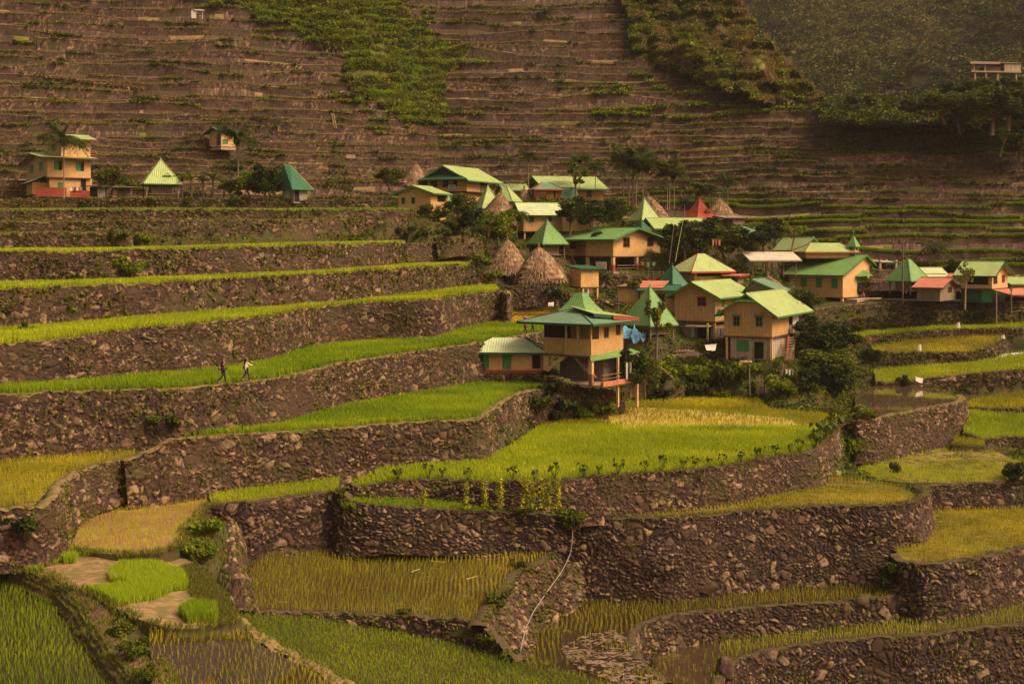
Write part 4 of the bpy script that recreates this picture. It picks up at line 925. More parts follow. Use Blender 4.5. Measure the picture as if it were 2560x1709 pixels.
def roof(t, x0, x1, y0, y1, z, kind, axis, rise, oe=.5, og=.45, mat='roof_light', trim='green_trim', th=.07, drop=None, hipf=.35, peak=.5, f=None, infill=None, gablet=0.0):
    """z: wall top. axis: ridge direction. oe: eave overhang, og: gable overhang."""
    f = f or t.f; mb = MB(); tr = MB()
    if axis == 'x': tf = lambda a, b, c: (a, b, c); a0, a1, b0, b1 = x0, x1, y0, y1; ra, rb = f.x, f.y
    else: tf = lambda a, b, c: (b, a, c); a0, a1, b0, b1 = y0, y1, x0, x1; ra, rb = f.y, f.x
    # a along the ridge, b across
    bm = b0 + (b1 - b0) * peak; s0 = rise / (bm - b0); s1 = rise / (b1 - bm)
    e0, e1 = z - s0 * oe, z - s1 * oe; A0, A1, B0, B1 = a0 - og, a1 + og, b0 - oe, b1 + oe; zr = z + rise
    P = lambda lst: [tf(*p) for p in lst]
    if kind == 'gable':
        rslab(mb, f, P([(A0, B0, e0), (A1, B0, e0), (A1, bm, zr), (A0, bm, zr)]), th, ra)
        rslab(mb, f, P([(A0, B1, e1), (A1, B1, e1), (A1, bm, zr), (A0, bm, zr)]), th, ra)
        for aa, sg in ((A0, -1), (A1, 1)):
            for (bb, ee) in ((B0, e0), (B1, e1)):
                tr.prism(f, P([(aa, bb, ee + .02), (aa, bm, zr + .02), (aa, bm, zr - .22), (aa, bb, ee - .22)]), tf(.05 * sg, 0, 0))
        for (bb, ee, sg) in ((B0, e0, -1), (B1, e1, 1)):
            tr.prism(f, P([(A0, bb, ee + .01), (A1, bb, ee + .01), (A1, bb, ee - .18), (A0, bb, ee - .18)]), tf(0, .05 * sg, 0))
    elif kind == 'hip':
        h0 = a0 + (a1 - a0) * hipf * .5; h1 = a1 - (a1 - a0) * hipf * .5; em = min(e0, e1)
        rslab(mb, f, P([(A0, B0, e0), (A1, B0, e0), (h1, bm, zr), (h0, bm, zr)]), th, ra)
        rslab(mb, f, P([(A0, B1, e0), (A1, B1, e0), (h1, bm, zr), (h0, bm, zr)]), th, ra)
        rslab(mb, f, P([(A0, B0, e0), (h0, bm, zr), (A0, B1, e0)]), th, rb)
        rslab(mb, f, P([(A1, B0, e0), (h1, bm, zr), (A1, B1, e0)]), th, rb)
        for (bb, sg) in ((B0, -1), (B1, 1)): tr.prism(f, P([(A0, bb, e0 + .01), (A1, bb, e0 + .01), (A1, bb, e0 - .2), (A0, bb, e0 - .2)]), tf(0, .05 * sg, 0))
        for (aa, sg) in ((A0, -1), (A1, 1)): tr.prism(f, P([(aa, B0, e0 + .01), (aa, B1, e0 + .01), (aa, B1, e0 - .2), (aa, B0, e0 - .2)]), tf(.05 * sg, 0, 0))
        for (q0, q1) in (((A0, B0), h0), ((A0, B1), h0), ((A1, B0), h1), ((A1, B1), h1)):
            tr.beam(f.w(*tf(q0[0], q0[1], e0 + .02)), f.w(*tf(q1, bm, zr + .02)), .045)
    elif kind == 'shed':      # high side at b1
        zr = z + rise; rslab(mb, f, P([(A0, B0, z), (A1, B0, z), (A1, B1, zr), (A0, B1, zr)]), th, ra)
        tr.prism(f, P([(A0, B0, z + .01), (A1, B0, z + .01), (A1, B0, z - .15), (A0, B0, z - .15)]), tf(0, -.05, 0))
        for aa, sg in ((A0, -1), (A1, 1)): tr.prism(f, P([(aa, B0, z + .02), (aa, B1, zr + .02), (aa, B1, zr - .16), (aa, B0, z - .16)]), tf(.05 * sg, 0, 0))
    r = t.part('roof', mb, mat); t.part('fascia', tr, trim, r)
    if kind == 'gable':
        rc = MB(); rc.beam(f.w(*tf(A0, bm, zr + .03)), f.w(*tf(A1, bm, zr + .03)), .06); t.part('ridge_cap', rc, mat, r)
        if infill:
            for aa in (a0, a1):
                g = MB(); g.prism(f, P([(aa, b0, z - .02), (aa, b1, z - .02), (aa, bm, zr - .06)]), tf(.06 if aa == a0 else -.06, 0, 0), rb); t.part('gable', g, infill)
    elif kind == 'shed' and infill:
        for aa in (a0, a1): g = MB(); g.prism(f, P([(aa, b0, z - .02), (aa, b1, z - .02), (aa, b1, zr - .1), (aa, b0, z + .0)]), tf(.06 if aa == a0 else -.06, 0, 0), rb); t.part('gable', g, infill)
    return r
def walls(t, x0, x1, y0, y1, z0, z1, mat='yellow', name='wall', f=None, sill=True):
    mb = MB(); mb.box(f or t.f, x0, x1, y0, y1, z0, z1); w_ = t.part(name, mb, mat)
    if sill:
        b = MB(); ff = f or t.f; b.box(ff, x0 - .03, x1 + .03, y0 - .03, y1 + .03, z0 - .12, z0 + .03); t.part('sill_beam', b, 'brown_trim', w_)
    return w_
def posts(t, pts, z0, z1, r=.09, mat='post', name='post', f=None):
    for a, b in pts:
        mb = MB(); mb.box(f or t.f, a - r, a + r, b - r, b + r, z0, z1); t.part(name, mb, mat)
def pyramid(label, ax, ay, xl, xr, yb, D, mat='roof_light', phi=35, wallh=1.4, cut=0.0, flare=0.0, dormer=False, trim='green_trim', wallm='planks', base=.25, name='hut'):
    """square hut with a steep pyramid roof. xl..xr eave columns, yb eave row of the near corner"""
    cx = (xl + xr) / 2; half = (xr - xl) / 2 * D / F / (math.cos(math.radians(45 - phi % 90)) * math.sqrt(2)) ; half = abs(half)
    c = W(cx, yb, D + half * .9); c[2] = W(cx, yb, D)[2]
    f = Fr(cx, yb, D, phi); f.O = c - f.x * half - f.y * half
    t = Thing(name, label, 'hut', c - np.array([0, 0, wallh + base]), 'pyramid-roofed huts'); t.f = f; CTRL.append(tuple(c - np.array([0, 0, wallh + base])))
    zt = (yb - ay) * c[1] / F + 0.0; apx = W(ax, ay, c[1])
    zt = apx[2] - c[2]; ox = ((ax - 1280) / F * c[1]) - c[0]
    mb = MB(); tr = MB(); C4 = [(0, 0), (2 * half, 0), (2 * half, 2 * half), (0, 2 * half)]
    levels = [(1.0, 0.0)] + ([(.62, .27), (.34, .58)] if flare else []) + [(max(cut, .015), 1.0)]
    for k in range(4):
        p, q = C4[k], C4[(k + 1) % 4]; rd = f.x if k % 2 == 0 else f.y
        for (s0, h0), (s1, h1) in zip(levels[:-1], levels[1:]):
            def at(pt, s_, h_): return (half + (pt[0] - half) * s_, half + (pt[1] - half) * s_, h_ * zt)
            mb.prism(f, [at(p, s0, h0), at(q, s0, h0), at(q, s1, h1), at(p, s1, h1)], (0, 0, -.07), rd)
            tr.beam(f.w(*at(p, s0, h0 + .004)), f.w(*at(p, s1, h1 + .004)), .05)
    r = t.part('roof', mb, mat); t.part('ridge_cap', tr, mat, r)
    fa = MB()
    for k in range(4):
        p, q = C4[k], C4[(k + 1) % 4]; fa.beam(f.w(p[0], p[1], -.09), f.w(q[0], q[1], -.09), .06)
    t.part('fascia', fa, trim, r)
    fin = MB(); fin.beam(f.w(half, half, zt - .2), f.w(half, half, zt + .25), .07 if not cut else .1); t.part('finial', fin, mat, r)
    if cut: 
        cb = MB(); cb.box(f, half * (1 - cut), half * (1 + cut), half * (1 - cut), half * (1 + cut), zt - .05, zt + .06); t.part('cap', cb, mat, r)
    i = half * .45; walls(t, i, 2 * half - i, i, 2 * half - i, -wallh, .3, wallm, sill=False)
    e = .45; posts(t, [(e, e), (2 * half - e, e), (e, 2 * half - e), (2 * half - e, 2 * half - e)], -wallh - base - .3, .12, .08, 'wood')
    fl = MB(); fl.box(f, i - .3, 2 * half - i + .3, i - .3, 2 * half - i + .3, -wallh - .12, -wallh + .0); t.part('floor', fl, 'planks')
    if dormer:
        dm = MB(); s_ = .55; xm = half * 1.25
        dm.box(f, xm - .35, xm + .35, half * .30, half * .75, zt * .18, zt * .18 + .55); d = t.part('dormer', dm, 'red_paint' if mat == 'roof_light' else mat)
        rf = MB(); rf.prism(f, [(xm - .6, half * .2, zt * .18 + .5), (xm, half * .2, zt * .18 + .95), (xm + .6, half * .2, zt * .18 + .5)], (0, half * .6, 0)); t.part('dormer_roof', rf, mat, d)
    return t
def thatch_hut(label, ax, ay, xl, xr, yb, D, low=1.3, seed=0, cone=True):
    cx = (xl + xr) / 2; R = (xr - xl) / 2 * D / F; c = W(cx, yb, D + R * .75); c[2] = W(cx, yb, D)[2]
    R *= (D + R * .75) / D; H = W(ax, ay, c[1])[2] - c[2]; ox = (ax - 1280) / F * c[1] - c[0]
    t = Thing('thatched_hut', label, 'hut', c - np.array([0, 0, low + .6]), 'thatched huts'); CTRL.append(tuple(c - np.array([0, 0, low + .4])))
    na, nh = 72, 26; th = np.linspace(0, 2 * np.pi, na, endpoint=False); V = []; tint = []
    for j in range(nh):
        u = j / (nh - 1); r = R * (1 - u) ** .68 * (1 + .05 * math.sin(u * 3)) + .10 * (1 - u)
        sqv = 1 + .07 * np.cos(4 * (th - .6)) * (1 - u)
        nz = fbm(np.cos(th) * 3 + seed, np.sin(th) * 3 + u * 9, seed, 3) - .5; st = hash2(np.arange(na), np.full(na, j // 2), seed) - .5
        lay = -.10 * ((j % 4) / 4.0)
        rr_ = r * sqv + nz * .45 * (1 - u * .7) + st * .10 + lay
        V.append(np.stack([c[0] + ox * u + np.cos(th) * rr_, c[1] + np.sin(th) * rr_, np.full(na, c[2] + H * u) + (nz * .3 + st * .15 if j == 0 else nz * .1)], 1))
        tint.append(np.clip(.5 + nz * 1.3 + st * .9 - .25 * (j % 4 == 0), 0, 1))
    for j, (rs, dz) in enumerate(((.93, -.10), (.5, .2))):
        V.append(np.stack([c[0] + np.cos(th) * R * rs, c[1] + np.sin(th) * R * rs, np.full(na, c[2] + dz)], 1)); tint.append(np.full(na, .15))
    order = [nh + 1, nh] + list(range(nh)); A = np.concatenate([V[k] for k in order]); tt = np.concatenate([tint[k] for k in order]); n_ = len(order)
    idx = np.arange(n_ * na).reshape(n_, na); nx = np.roll(idx, -1, axis=1)
    Fq = np.stack([idx[:-1], nx[:-1], nx[1:], idx[1:]], -1).reshape(-1, 4)
    npmesh('roof', A, Fq, M['thatch'], t.root, {'tint': tt}, True, origin=t.org)
    # straw fringe
    n = 1500; a = RNG.random(n) * 2 * np.pi; u = RNG.random(n) ** 1.6; r = R * (1 - u) ** .68 * 1.02
    P = np.stack([c[0] + ox * u + np.cos(a) * r, c[1] + np.sin(a) * r, c[2] + H * u], 1)
    d = np.stack([np.cos(a) * R * .9, np.sin(a) * R * .9, -H * np.ones(n)], 1); d /= np.linalg.norm(d, axis=1)[:, None]; sdv = np.stack([-np.sin(a), np.cos(a), 0 * a], 1) * .05
    d *= (.35 + .4 * RNG.random(n))[:, None]; o_ = np.stack([np.cos(a), np.sin(a), .5 + 0 * a], 1) * .07
    V2 = np.stack([P + o_ - sdv, P + o_ + sdv, P + o_ + d + sdv * .6, P + o_ + d - sdv * .6], 1).reshape(-1, 3); i = np.arange(n) * 4
    w_ = npmesh('straw_layer', V2, np.stack([i, i + 1, i + 2, i + 3], 1), M['thatch'], t.root, {'tint': np.repeat(RNG.random(n), 4)}, origin=t.org); w_['kind'] = 'stuff'
    f = Fr(0, 0, 1, 20); f.O = c; s = R * .5
    walls(t, -s, s, -s, s, -low, .35, 'planks', f=f, sill=False)
    posts(t, [(-s, -s), (s, -s), (-s, s), (s, s)], -low - 1.2, -low + .1, .13, 'wood', f=f)
    kn = MB(); top = np.array([c[0] + ox, c[1], c[2] + H]); kn.beam(top + [0, 0, -.3], top + [.03, 0, .5], .13); t.part('finial', kn, 'wood')
    hl = MB(); p = np.array([c[0] + R * .28, c[1] - R * .48, c[2] + H * .42]); hl.beam(p + [-.2, -.1, -.1], p + [.2, -.1, -.1], .14); t.part('vent', hl, 'dark')
    return t

# ------------------------------------------------------------------ the stilted house by the paddies
t = house('yellow house on tall stilts with veranda and roof turret, nearest to the paddies', 1478, 890, 118, 55)
f = t.f; L = f.L(1558); Wd = f.Wd(1353); h = f.m(86); hv = f.m(41); vx = f.Wd(1412)
mb = MB()
mb.box(f, 0, L, 0, vx, 0, hv)            # parapet box of the veranda corner
mb.box(f, 1.6, L, 0, vx, hv, h); mb.box(f, .35, L, vx, Wd, 0, hv); mb.box(f, 1.2, L, vx, Wd, hv, h)
t.part('wall', mb, 'yellow_tin')
mb = MB(); mb.box(f, -.05, L + .03, -.04, Wd, -.16, -.003); t.part('floor_beam', mb, 'brown_trim')
posts(t, [(.08, .08), (.08, vx * .52), (.08, vx - .1), (1.5, .08)], hv, h, .075)
mb = MB(); mb.box(f, .35, 1.19, vx + .1, Wd - .1, hv + .02, h - .02); t.part('opening_shade', mb, 'dark')  # near-black block fills the veranda recess, its shade put into the colour
mb = MB()
for k in range(7): mb.box(f, .2 + k * .2, .24 + k * .2, .04, .08, hv, h)
t.part('railing', mb, 'brown_trim')
windows(t, [('R', 1511, 1520, 44, 66, 'w'), ('R', 1541, 1549, 48, 70, 'w')])
# roof: broad hip with the turret behind
roof(t, -.5, L + .3, -.2, Wd + 1.2, h + .05, 'hip', 'x', f.m(27), oe=.75, og=.75, mat='roof_teal', trim='dark_trim', hipf=.9, th=.09)
mb = MB(); q = .6
mb.prism(f, [(L * .15, .3, h + .75), (L + 1.2, -.9, h + .12), (L + 1.2, Wd * .6, h + .62), (L * .25, Wd * .6, h + 1.35)], (0, 0, -.08), f.x)
rr2 = t.part('upper_roof', mb, 'roof_light')
mb = MB(); mb.prism(f, [(L * .15, .28, h + .72), (L + 1.2, -.92, h + .09), (L + 1.2, -.92, h - .25), (L * .15, .28, h + .4)], (0, -.05, 0)); t.part('fascia', mb, 'dark_trim', rr2); mb = MB(); mb.prism(f, [(L * .55, -.42, h + .50), (L + 1.22, -.96, h + .13), (L + 1.22, -.96, h - .30), (L * .55, -.42, h + .10)], (0, -.06, 0)); t.part('painted_fascia', mb, 'red_paint', rr2)
mb = MB(); tc = (L * .62, Wd * .62); z0 = h + .5; z1 = h + f.m(66)
for k in range(4):
    C = [(-1, -1), (1, -1), (1, 1), (-1, 1)]; p, q_ = C[k], C[(k + 1) % 4]
    for (s0, a0_), (s1, a1_) in (((1.75, 0.), (1.05, .45)), ((1.05, .45), (.42, 1.))):
        g = lambda c, s_, a_: (tc[0] + c[0] * s_, tc[1] + c[1] * s_, z0 + (z1 - z0) * a_)
        mb.prism(f, [g(p, s0, a0_), g(q_, s0, a0_), g(q_, s1, a1_), g(p, s1, a1_)], (0, 0, -.07), f.x if k % 2 == 0 else f.y)
mb.box(f, tc[0] - .42, tc[0] + .42, tc[1] - .42, tc[1] + .42, z1 - .1, z1 + .05)
t.part('turret', mb, 'roof_green')
mb = MB(); mb.prism(f, [(-.2, -.1, -.42), (L + 1.4, -1.2, -.1), (L + 1.4, .0, .25), (-.2, .0, .02)], (0, 0, -.06), f.x); t.part('awning', mb, 'roof_green')
zb = -f.m(73)
posts(t, [(.25, .15)], zb, -.16, .18, 'post'); posts(t, [(L * .62, -.7)], zb - 2.3, -.3, .10, 'post'); posts(t, [(L + .9, -1.0)], zb - 2.6, -.1, .11, 'post')
mb = MB(); mb.box(f, .07, .43, -.03, .33, zb, zb + 1.0); t.part('painted_base', mb, 'red_paint')
posts(t, [(.4, Wd - .4)], -f.m(44), -.16, .26, 'post'); 
mb = MB(); mb.beam(f.w(.3, vx * 1.05, -.15), f.w(.3, vx * 1.75, -f.m(44)), .15); t.part('brace', mb, 'post')
mb = MB(); mb.beam(f.w(.5, vx * .75, -.1), f.w(.5, vx * .05, zb + .6), .13); mb.beam(f.w(1.0, vx * .75, -.1), f.w(1.0, vx * .05, zb + .6), .1); t.part('stair_beam', mb, 'wood')
mb = MB(); mb.box(f, .1, L + 1.0, -1.25, -.95, zb - .1, zb + .32); t.part('floor_beam', mb, 'roof_pink')
mb = MB(); mb.box(f, .2, L + .9, -.95, Wd * .8, zb - .2, zb); t.part('floor', mb, 'concrete')
mb = MB(); mb.box(f, L * .55, L, vx * .2, Wd, zb, -.2); t.part('ground_floor_wall', mb, 'planks')
mb = MB(); mb.beam(f.w(.4, -.9, zb + .9), f.w(L + .9, -.95, zb + .9), .03); mb.beam(f.w(.4, -.9, zb + .55), f.w(L + .9, -.95, zb + .55), .025); t.part('railing', mb, 'wood')
CTRL.append(tuple(f.w(1, 1, zb - .3))); CTRL.append(tuple(f.w(L, Wd, zb - .2)))
t = house('long low annex with two green doors under a bleached roof beside the stilted house', 1356, 925, 122, 84, 'annex', 'house')
f = t.f; Wd = f.Wd(1192); h = f.m(54)
walls(t, 0, 3.2, 0, Wd, 0, h, 'yellow', sill=False)
windows(t, [('L', 1204, 1221, 2, 44, 'G'), ('L', 1258, 1277, 2, 44, 'G'), ('L', 1332, 1350, 4, 42, 'D')])
roof(t, -.2, 3.4, -.1, Wd + .7, h - .05, 'hip', 'y', f.m(25), oe=.55, og=.5, mat='roof_pale', trim='dark_trim', hipf=.55)
mb = MB(); mb.box(f, -.05, .02, 0, Wd, -.3, 0); t.part('plinth', mb, 'red_paint')

# ------------------------------------------------------------------ middle of the village
t = house('house with two shuttered windows over white block ground floor, ladder stair and open side porch', 1930, 843, 138, 62)
f = t.f; L = f.L(1951); Wd = f.Wd(1810); h = f.m(66); Lp = f.L(2012)
walls(t, 0, Lp * .5, 0, Wd, 0, h, 'yellow_tin')
for a, b in ((1835, 1848), (1891, 1905)):
    windows(t, [('L', a, b, 28, 50, 'k')]); mb = MB(); u0, u1 = f.Wd(b + 5), f.Wd(a - 4)
    mb.prism(f, [(-.02, u0, f.m(54)), (-.45, u0, f.m(50)), (-.45, u1, f.m(50)), (-.02, u1, f.m(54))], (0, 0, .04)); t.part('awning', mb, 'green_trim')
roof(t, 0, Lp, 0, Wd, h, 'gable', 'x', f.m(43), oe=.85, og=.75, mat='roof_light', trim='green_trim', infill='yellow')
mb = MB(); mb.prism(f, [(-.85, Wd * .28, h + f.m(24)), (-.85, Wd * .72, h + f.m(24)), (.5, Wd * .5, h + f.m(43) + .06)], (0, 0, -.06), f.y); t.part('clipped_gable_roof', mb, 'roof_green')
mb = MB(); mb.box(f, Lp * .5, Lp, .05, .12, -.05, .95); mb.box(f, Lp - .08, Lp, .12, Wd, -.05, .95)
t.part('porch_railing', mb, 'planks')
mb = MB(); mb.box(f, Lp * .62, Lp - .1, .01, .04, .9, h * .95); t.part('plastic_sheet', mb, 'white')
posts(t, [(Lp - .06, .06), (Lp * .6, .06)], 0, h, .06, 'wood'); mb = MB(); mb.box(f, 0, Lp, 0, Wd, -.14, -.005); t.part('floor', mb, 'brown_trim')
mb = MB(); mb.box(f, .25, Lp * .62, .3, f.Wd(1824), -f.m(58), -.14); t.part('block_wall', mb, 'block')
fb = Fr(1930, 843, 138, 62); fb.O = f.w(.25, 0, -f.m(58))
windows(t, [('L', 1843, 1871, 20, 46, 'g'), ('L', 1887, 1908, 3, 44, 'D')], f=fb)
posts(t, [(.1, .1), (.1, Wd - .3), (Lp - .1, .1)], -f.m(60), -.12, .1, 'post')
mb = MB(); a = f.w(Lp * .35, -.5, -.1); b_ = f.w(.1, -1.6, -f.m(55)); a2 = f.w(Lp * .62, -.5, -.1); b2 = f.w(.9, -1.7, -f.m(55))
mb.beam(a, b_, .07); 
t.part('stair_rail', mb, 'red_paint'); mb = MB(); mb.beam(a2, b2, .06)
for k in range(1, 9): mb.beam(a + (b_ - a) * k / 9, a2 + (b2 - a2) * k / 9, .05)
t.part('stair', mb, 'wood')
t = house('tall yellow house with a red-framed window, green satellite dish and clutter below its floor', 1788, 804, 146, 60)
f = t.f; L = f.L(1872); Wd = f.Wd(1686); h = f.m(70)
walls(t, 0, L, 0, Wd, 0, h, 'yellow_tin')
windows(t, [('L', 1745, 1764, 40, 60, 'r'), ('R', 1805, 1811, 35, 57, 'g'), ('R', 1837, 1843, 38, 58, 'g')])
roof(t, 0, L, 0, Wd, h, 'gable', 'x', f.m(29), oe=.9, og=.8, mat='roof_light', trim='green_trim', infill='yellow_tin', peak=.52)
mb = MB(); mb.box(f, .5, L * .8, .4, Wd - .4, -f.m(50), -.12); t.part('block_wall', mb, 'concrete'); fb = Fr(1788, 804, 146, 60); fb.O = f.w(.5, 0, -f.m(50))
windows(t, [('L', 1745, 1775, 2, 34, 'D'), ('L', 1728, 1736, 8, 32, 'W')], f=fb)
mb = MB(); mb.prism(f, [(.4, .3, -f.m(8)), (-1.2, .3, -f.m(12)), (-1.2, Wd * .65, -f.m(12)), (.4, Wd * .65, -f.m(8))], (0, 0, -.05), f.y); t.part('awning', mb, 'tin')
posts(t, [(.1, Wd - .1), (.1, .1), (-1.1, .5)], -f.m(50), -.1, .09, 'post')
d = Thing('satellite_dish', 'small green satellite dish at the corner of the tall yellow house', 'satellite dish', f.w(-.5, -.6, 1.0))
na = 14; V = [d.org]; 
for r_, z_ in ((.25, .03), (.5, .12)):
    for k in range(na):
        a = 2 * math.pi * k / na; V.append(d.org + np.array([math.cos(a) * r_ * .8, -z_ - .1, math.sin(a) * r_]))
Fc = [[0, 1 + k, 1 + (k + 1) % na, 1 + (k + 1) % na] for k in range(na)]
mb = MB()
for k in range(na): mb.face([V[0], V[1 + k], V[1 + (k + 1) % na]]); mb.face([V[1 + k], V[1 + na + k], V[1 + na + (k + 1) % na], V[1 + (k + 1) % na]])
d.part('dish', mb, 'roof_green'); mb = MB(); mb.beam(d.org, d.org + np.array([.35, .5, -.3]), .03); d.part('bracket', mb, 'wood')
t = house('low yellow house wing with striped curtains behind the bright green pyramid roof', 1690, 786, 150, 75)
f = t.f; Wd = f.Wd(1600); h = f.m(62); walls(t, 0, 4, 0, Wd, 0, h, 'yellow'); windows(t, [('L', 1645, 1662, 24, 50, 'r')])
roof(t, 0, 4, 0, Wd, h, 'gable', 'y', f.m(10), oe=.4, og=.3, mat='roof_dark', trim='dark_trim', infill='yellow')
t = house('windowless beige shed with faded red roof left of the dark green pyramid', 1596, 762, 152, 70)
f = t.f; Wd = f.Wd(1546); h = f.m(46); walls(t, 0, 3.4, 0, Wd, 0, h, 'yellow'); roof(t, 0, 3.4, 0, Wd, h, 'shed', 'y', f.m(4), oe=.3, og=.2, mat='planks', trim='brown_trim')
mb = MB(); f2_ = f; mb.prism(f, [(-.4, -.3, h - .1), (-.4, -3.0, h - .1), (2.2, -3.2, h + .65), (2.2, .3, h + .65)], (0, 0, -.06), f.y); t.part('side_roof', mb, 'roof_pink')
t = house('faded green lean-to roof right behind the tall yellow house', 1945, 745, 151, 62)
f = t.f; L = f.L(1965); Wd = f.Wd(1862); h = f.m(20); walls(t, .3, 4, .4, Wd, -1.2, h, 'planks', sill=False); roof(t, 0, 4.5, 0, Wd, h, 'gable', 'x', f.m(26), oe=.5, og=.4, mat='roof_teal', trim='green_trim', infill='planks', peak=.75)
t = house('house with light hipped roof, red fascia and a dark veranda band', 1736, 705, 158, 33)
f = t.f; L = f.L(1809); Wd = f.Wd(1704); h = f.m(37)
walls(t, 0, L, 0, Wd, 0, h, 'yellow'); windows(t, [('R', 1743, 1801, 14, 30, 'd'), ('L', 1716, 1727, 20, 32, 'd')])
roof(t, -.6, L + .5, -.4, Wd + .8, h, 'hip', 'x', f.m(34), oe=.55, og=.7, mat='roof_light', trim='red_paint', hipf=.8)
posts(t, [(-2.5, 1.2)], -f.m(5), h, .1, 'red_paint')
t = house('small red-roofed porch between the hipped house and the chapel', 1845, 716, 158, 60)
f = t.f; Wd = f.Wd(1812); walls(t, .5, 2.5, .2, Wd, 0, f.m(24), 'planks', sill=False); roof(t, 0, 3, 0, Wd, f.m(27), 'shed', 'y', .15, oe=.4, og=.3, mat='roof_pink', trim='red_paint')
t = house('long yellow house with a big gable end and an open ground floor on red-footed posts', 1533, 641, 165, 48)
f = t.f; L = f.L(1651); Wd = f.Wd(1366); h = f.m(48)
walls(t, 0, L, 0, Wd * .40, 0, h, 'yellow'); walls(t, 1.6, L, Wd * .40, Wd * .62, 0, h, 'yellow', sill=False); walls(t, .25, L * .8, Wd * .62, Wd, 0, h, 'yellow')
windows(t, [('R', 1559, 1573, 25, 46, 'w'), ('R', 1619, 1632, 27, 47, 'w')]); windows(t, [('L', 1392, 1404, 20, 38, 'w'), ('L', 1424, 1436, 20, 38, 'w')], xe=.25)
roof(t, 0, L, 0, Wd, h, 'gable', 'y', f.m(25), oe=.9, og=.9, mat='roof_green', trim='green_trim', infill='yellow', peak=.42)
zb = -f.m(38); posts(t, [(.15, .15), (L * .5, .15), (L - .15, .15), (.15, Wd * .38)], zb, -.1, .2, 'post')
for a, b in ((.15, .15), (L * .5, .15), (L - .15, .15)):
    mb = MB(); mb.box(f, a - .215, a + .215, b - .215, b + .215, zb, zb + .9); t.part('painted_base', mb, 'red_paint')
mb = MB(); mb.box(f, L * .3, L - .4, Wd * .3, Wd * .98, zb, -.13); t.part('ground_floor_wall', mb, 'planks')
mb = MB(); mb.box(f, -.6, L + .2, -.5, Wd * .4, zb - .25, zb); t.part('floor', mb, 'concrete')
mb = MB(); mb.beam(f.w(.4, -.3, zb + .8), f.w(L, -.3, zb + .8), .04); mb.beam(f.w(.4, -.3, zb + .45), f.w(L, -.3, zb + .45), .035); t.part('railing', mb, 'wood')
mb = MB(); mb.beam(f.w(.1, Wd * .62, -.1), f.w(-.9, Wd * .45, zb + .1), .12); t.part('stair_beam', mb, 'wood')
CTRL.append(tuple(f.w(L, 1, zb))); CTRL.append(tuple(f.w(1, Wd, zb)))
cl = Thing('hanging_cloth', 'white and pink cloth hung under the long yellow house', 'cloth', f.w(-.7, 1.2, zb + .3)); mb = MB(); mb.box(f, -.72, -.68, .6, 2.3, zb + .3, zb + 1.3); cl.part('sheet', mb, 'white')
t = house('small windowless box hut on two cream legs right of the thatched huts', 1452, 718, 150, 28, 'hut', 'hut')
f = t.f; L = f.L(1497); Wd = f.Wd(1424); h = f.m(47); walls(t, 0, L, 0, Wd, 0, h, 'yellow')
roof(t, 0, L, 0, Wd, h, 'shed', 'x', .35, oe=.35, og=.35, mat='roof_dark', trim='dark_trim', infill='yellow'); posts(t, [(.35, .1), (L - .15, .1)], -f.m(31), -.1, .1)
windows(t, [('R', 1465, 1480, 28, 40, 'E')]) if False else None
thatch_hut('large thatched hut with a rounded top, the left of the big pair', 1269, 600, 1215, 1324, 680, 155, seed=1)
thatch_hut('large pointed thatched hut in front of its rounder neighbour', 1347, 618, 1290, 1421, 698, 150, seed=2)
thatch_hut('thatched hut in front of the two bright green pyramid roofs', 1252, 484, 1192, 1288, 556, 168, seed=3)
thatch_hut('thatched hut standing left behind the balcony house', 1040, 411, 1001, 1069, 458, 190, seed=4)
thatch_hut('thatched roof half hidden behind the central green pyramid', 1620, 490, 1586, 1676, 546, 188, seed=5)
thatch_hut('wide thatched hut right of the red pyramid roof', 1798, 497, 1762, 1838, 542, 194, seed=6)
thatch_hut('little thatched roof under the green pavilion', 1310, 472, 1296, 1342, 505, 182, seed=7)
thatch_hut('brown thatched roof peeping out between faded lean-to roof and chapel', 1920, 690, 1885, 1990, 752, 156, seed=8, low=.6)
pyramid('bright green pyramid-roofed hut beside the blue tarpaulins', 1611, 716, 1552, 1697, 813, 137, 'roof_green', 40, .9)
pyramid('dark green pyramid roof with a spike, in the middle of the village', 1681, 662, 1634, 1729, 722, 154, 'roof_dark', 38, 1.0)
pyramid('light green pyramid roof below the clump of palms', 1597, 497, 1571, 1652, 551, 179, 'roof_light', 30, 1.2)
pyramid('dark grey pyramid roof behind the long yellow house', 1600, 549, 1576, 1630, 574, 172, 'dark_trim', 40, .8)
pyramid('red pyramid-roofed hut with a little dormer', 1746, 494, 1700, 1797, 547, 187, 'roof_red', 30, 1.2, flare=1, dormer=True, trim='red_paint')
pyramid('light green pyramid roof with a small dormer above the thatched hut', 1228, 466, 1182, 1258, 520, 174, 'roof_light', 25, 1.2)
pyramid('light green pyramid roof just right of the one with the dormer', 1256, 465, 1228, 1307, 503, 178, 'roof_light', 65, 1.2)
pyramid('green pyramid roof behind the thatched pair', 1379, 551, 1316, 1422, 609, 167, 'roof_green', 30, 1.4)
pyramid('sliver of green pyramid roof right of the cream house', 1112, 484, 1098, 1143, 524, 184, 'roof_green', 35, 1.0)
pyramid('green blunt-topped pyramid hut behind the red tin shed', 2268, 649, 2214, 2326, 702, 166, 'roof_green', 35, 1.2, cut=.13)
pyramid('light green pyramid-roofed hut with plank steps among the left houses', 405, 400, 341, 463, 459, 170, 'roof_light', 22, 1.3, dormer=True)

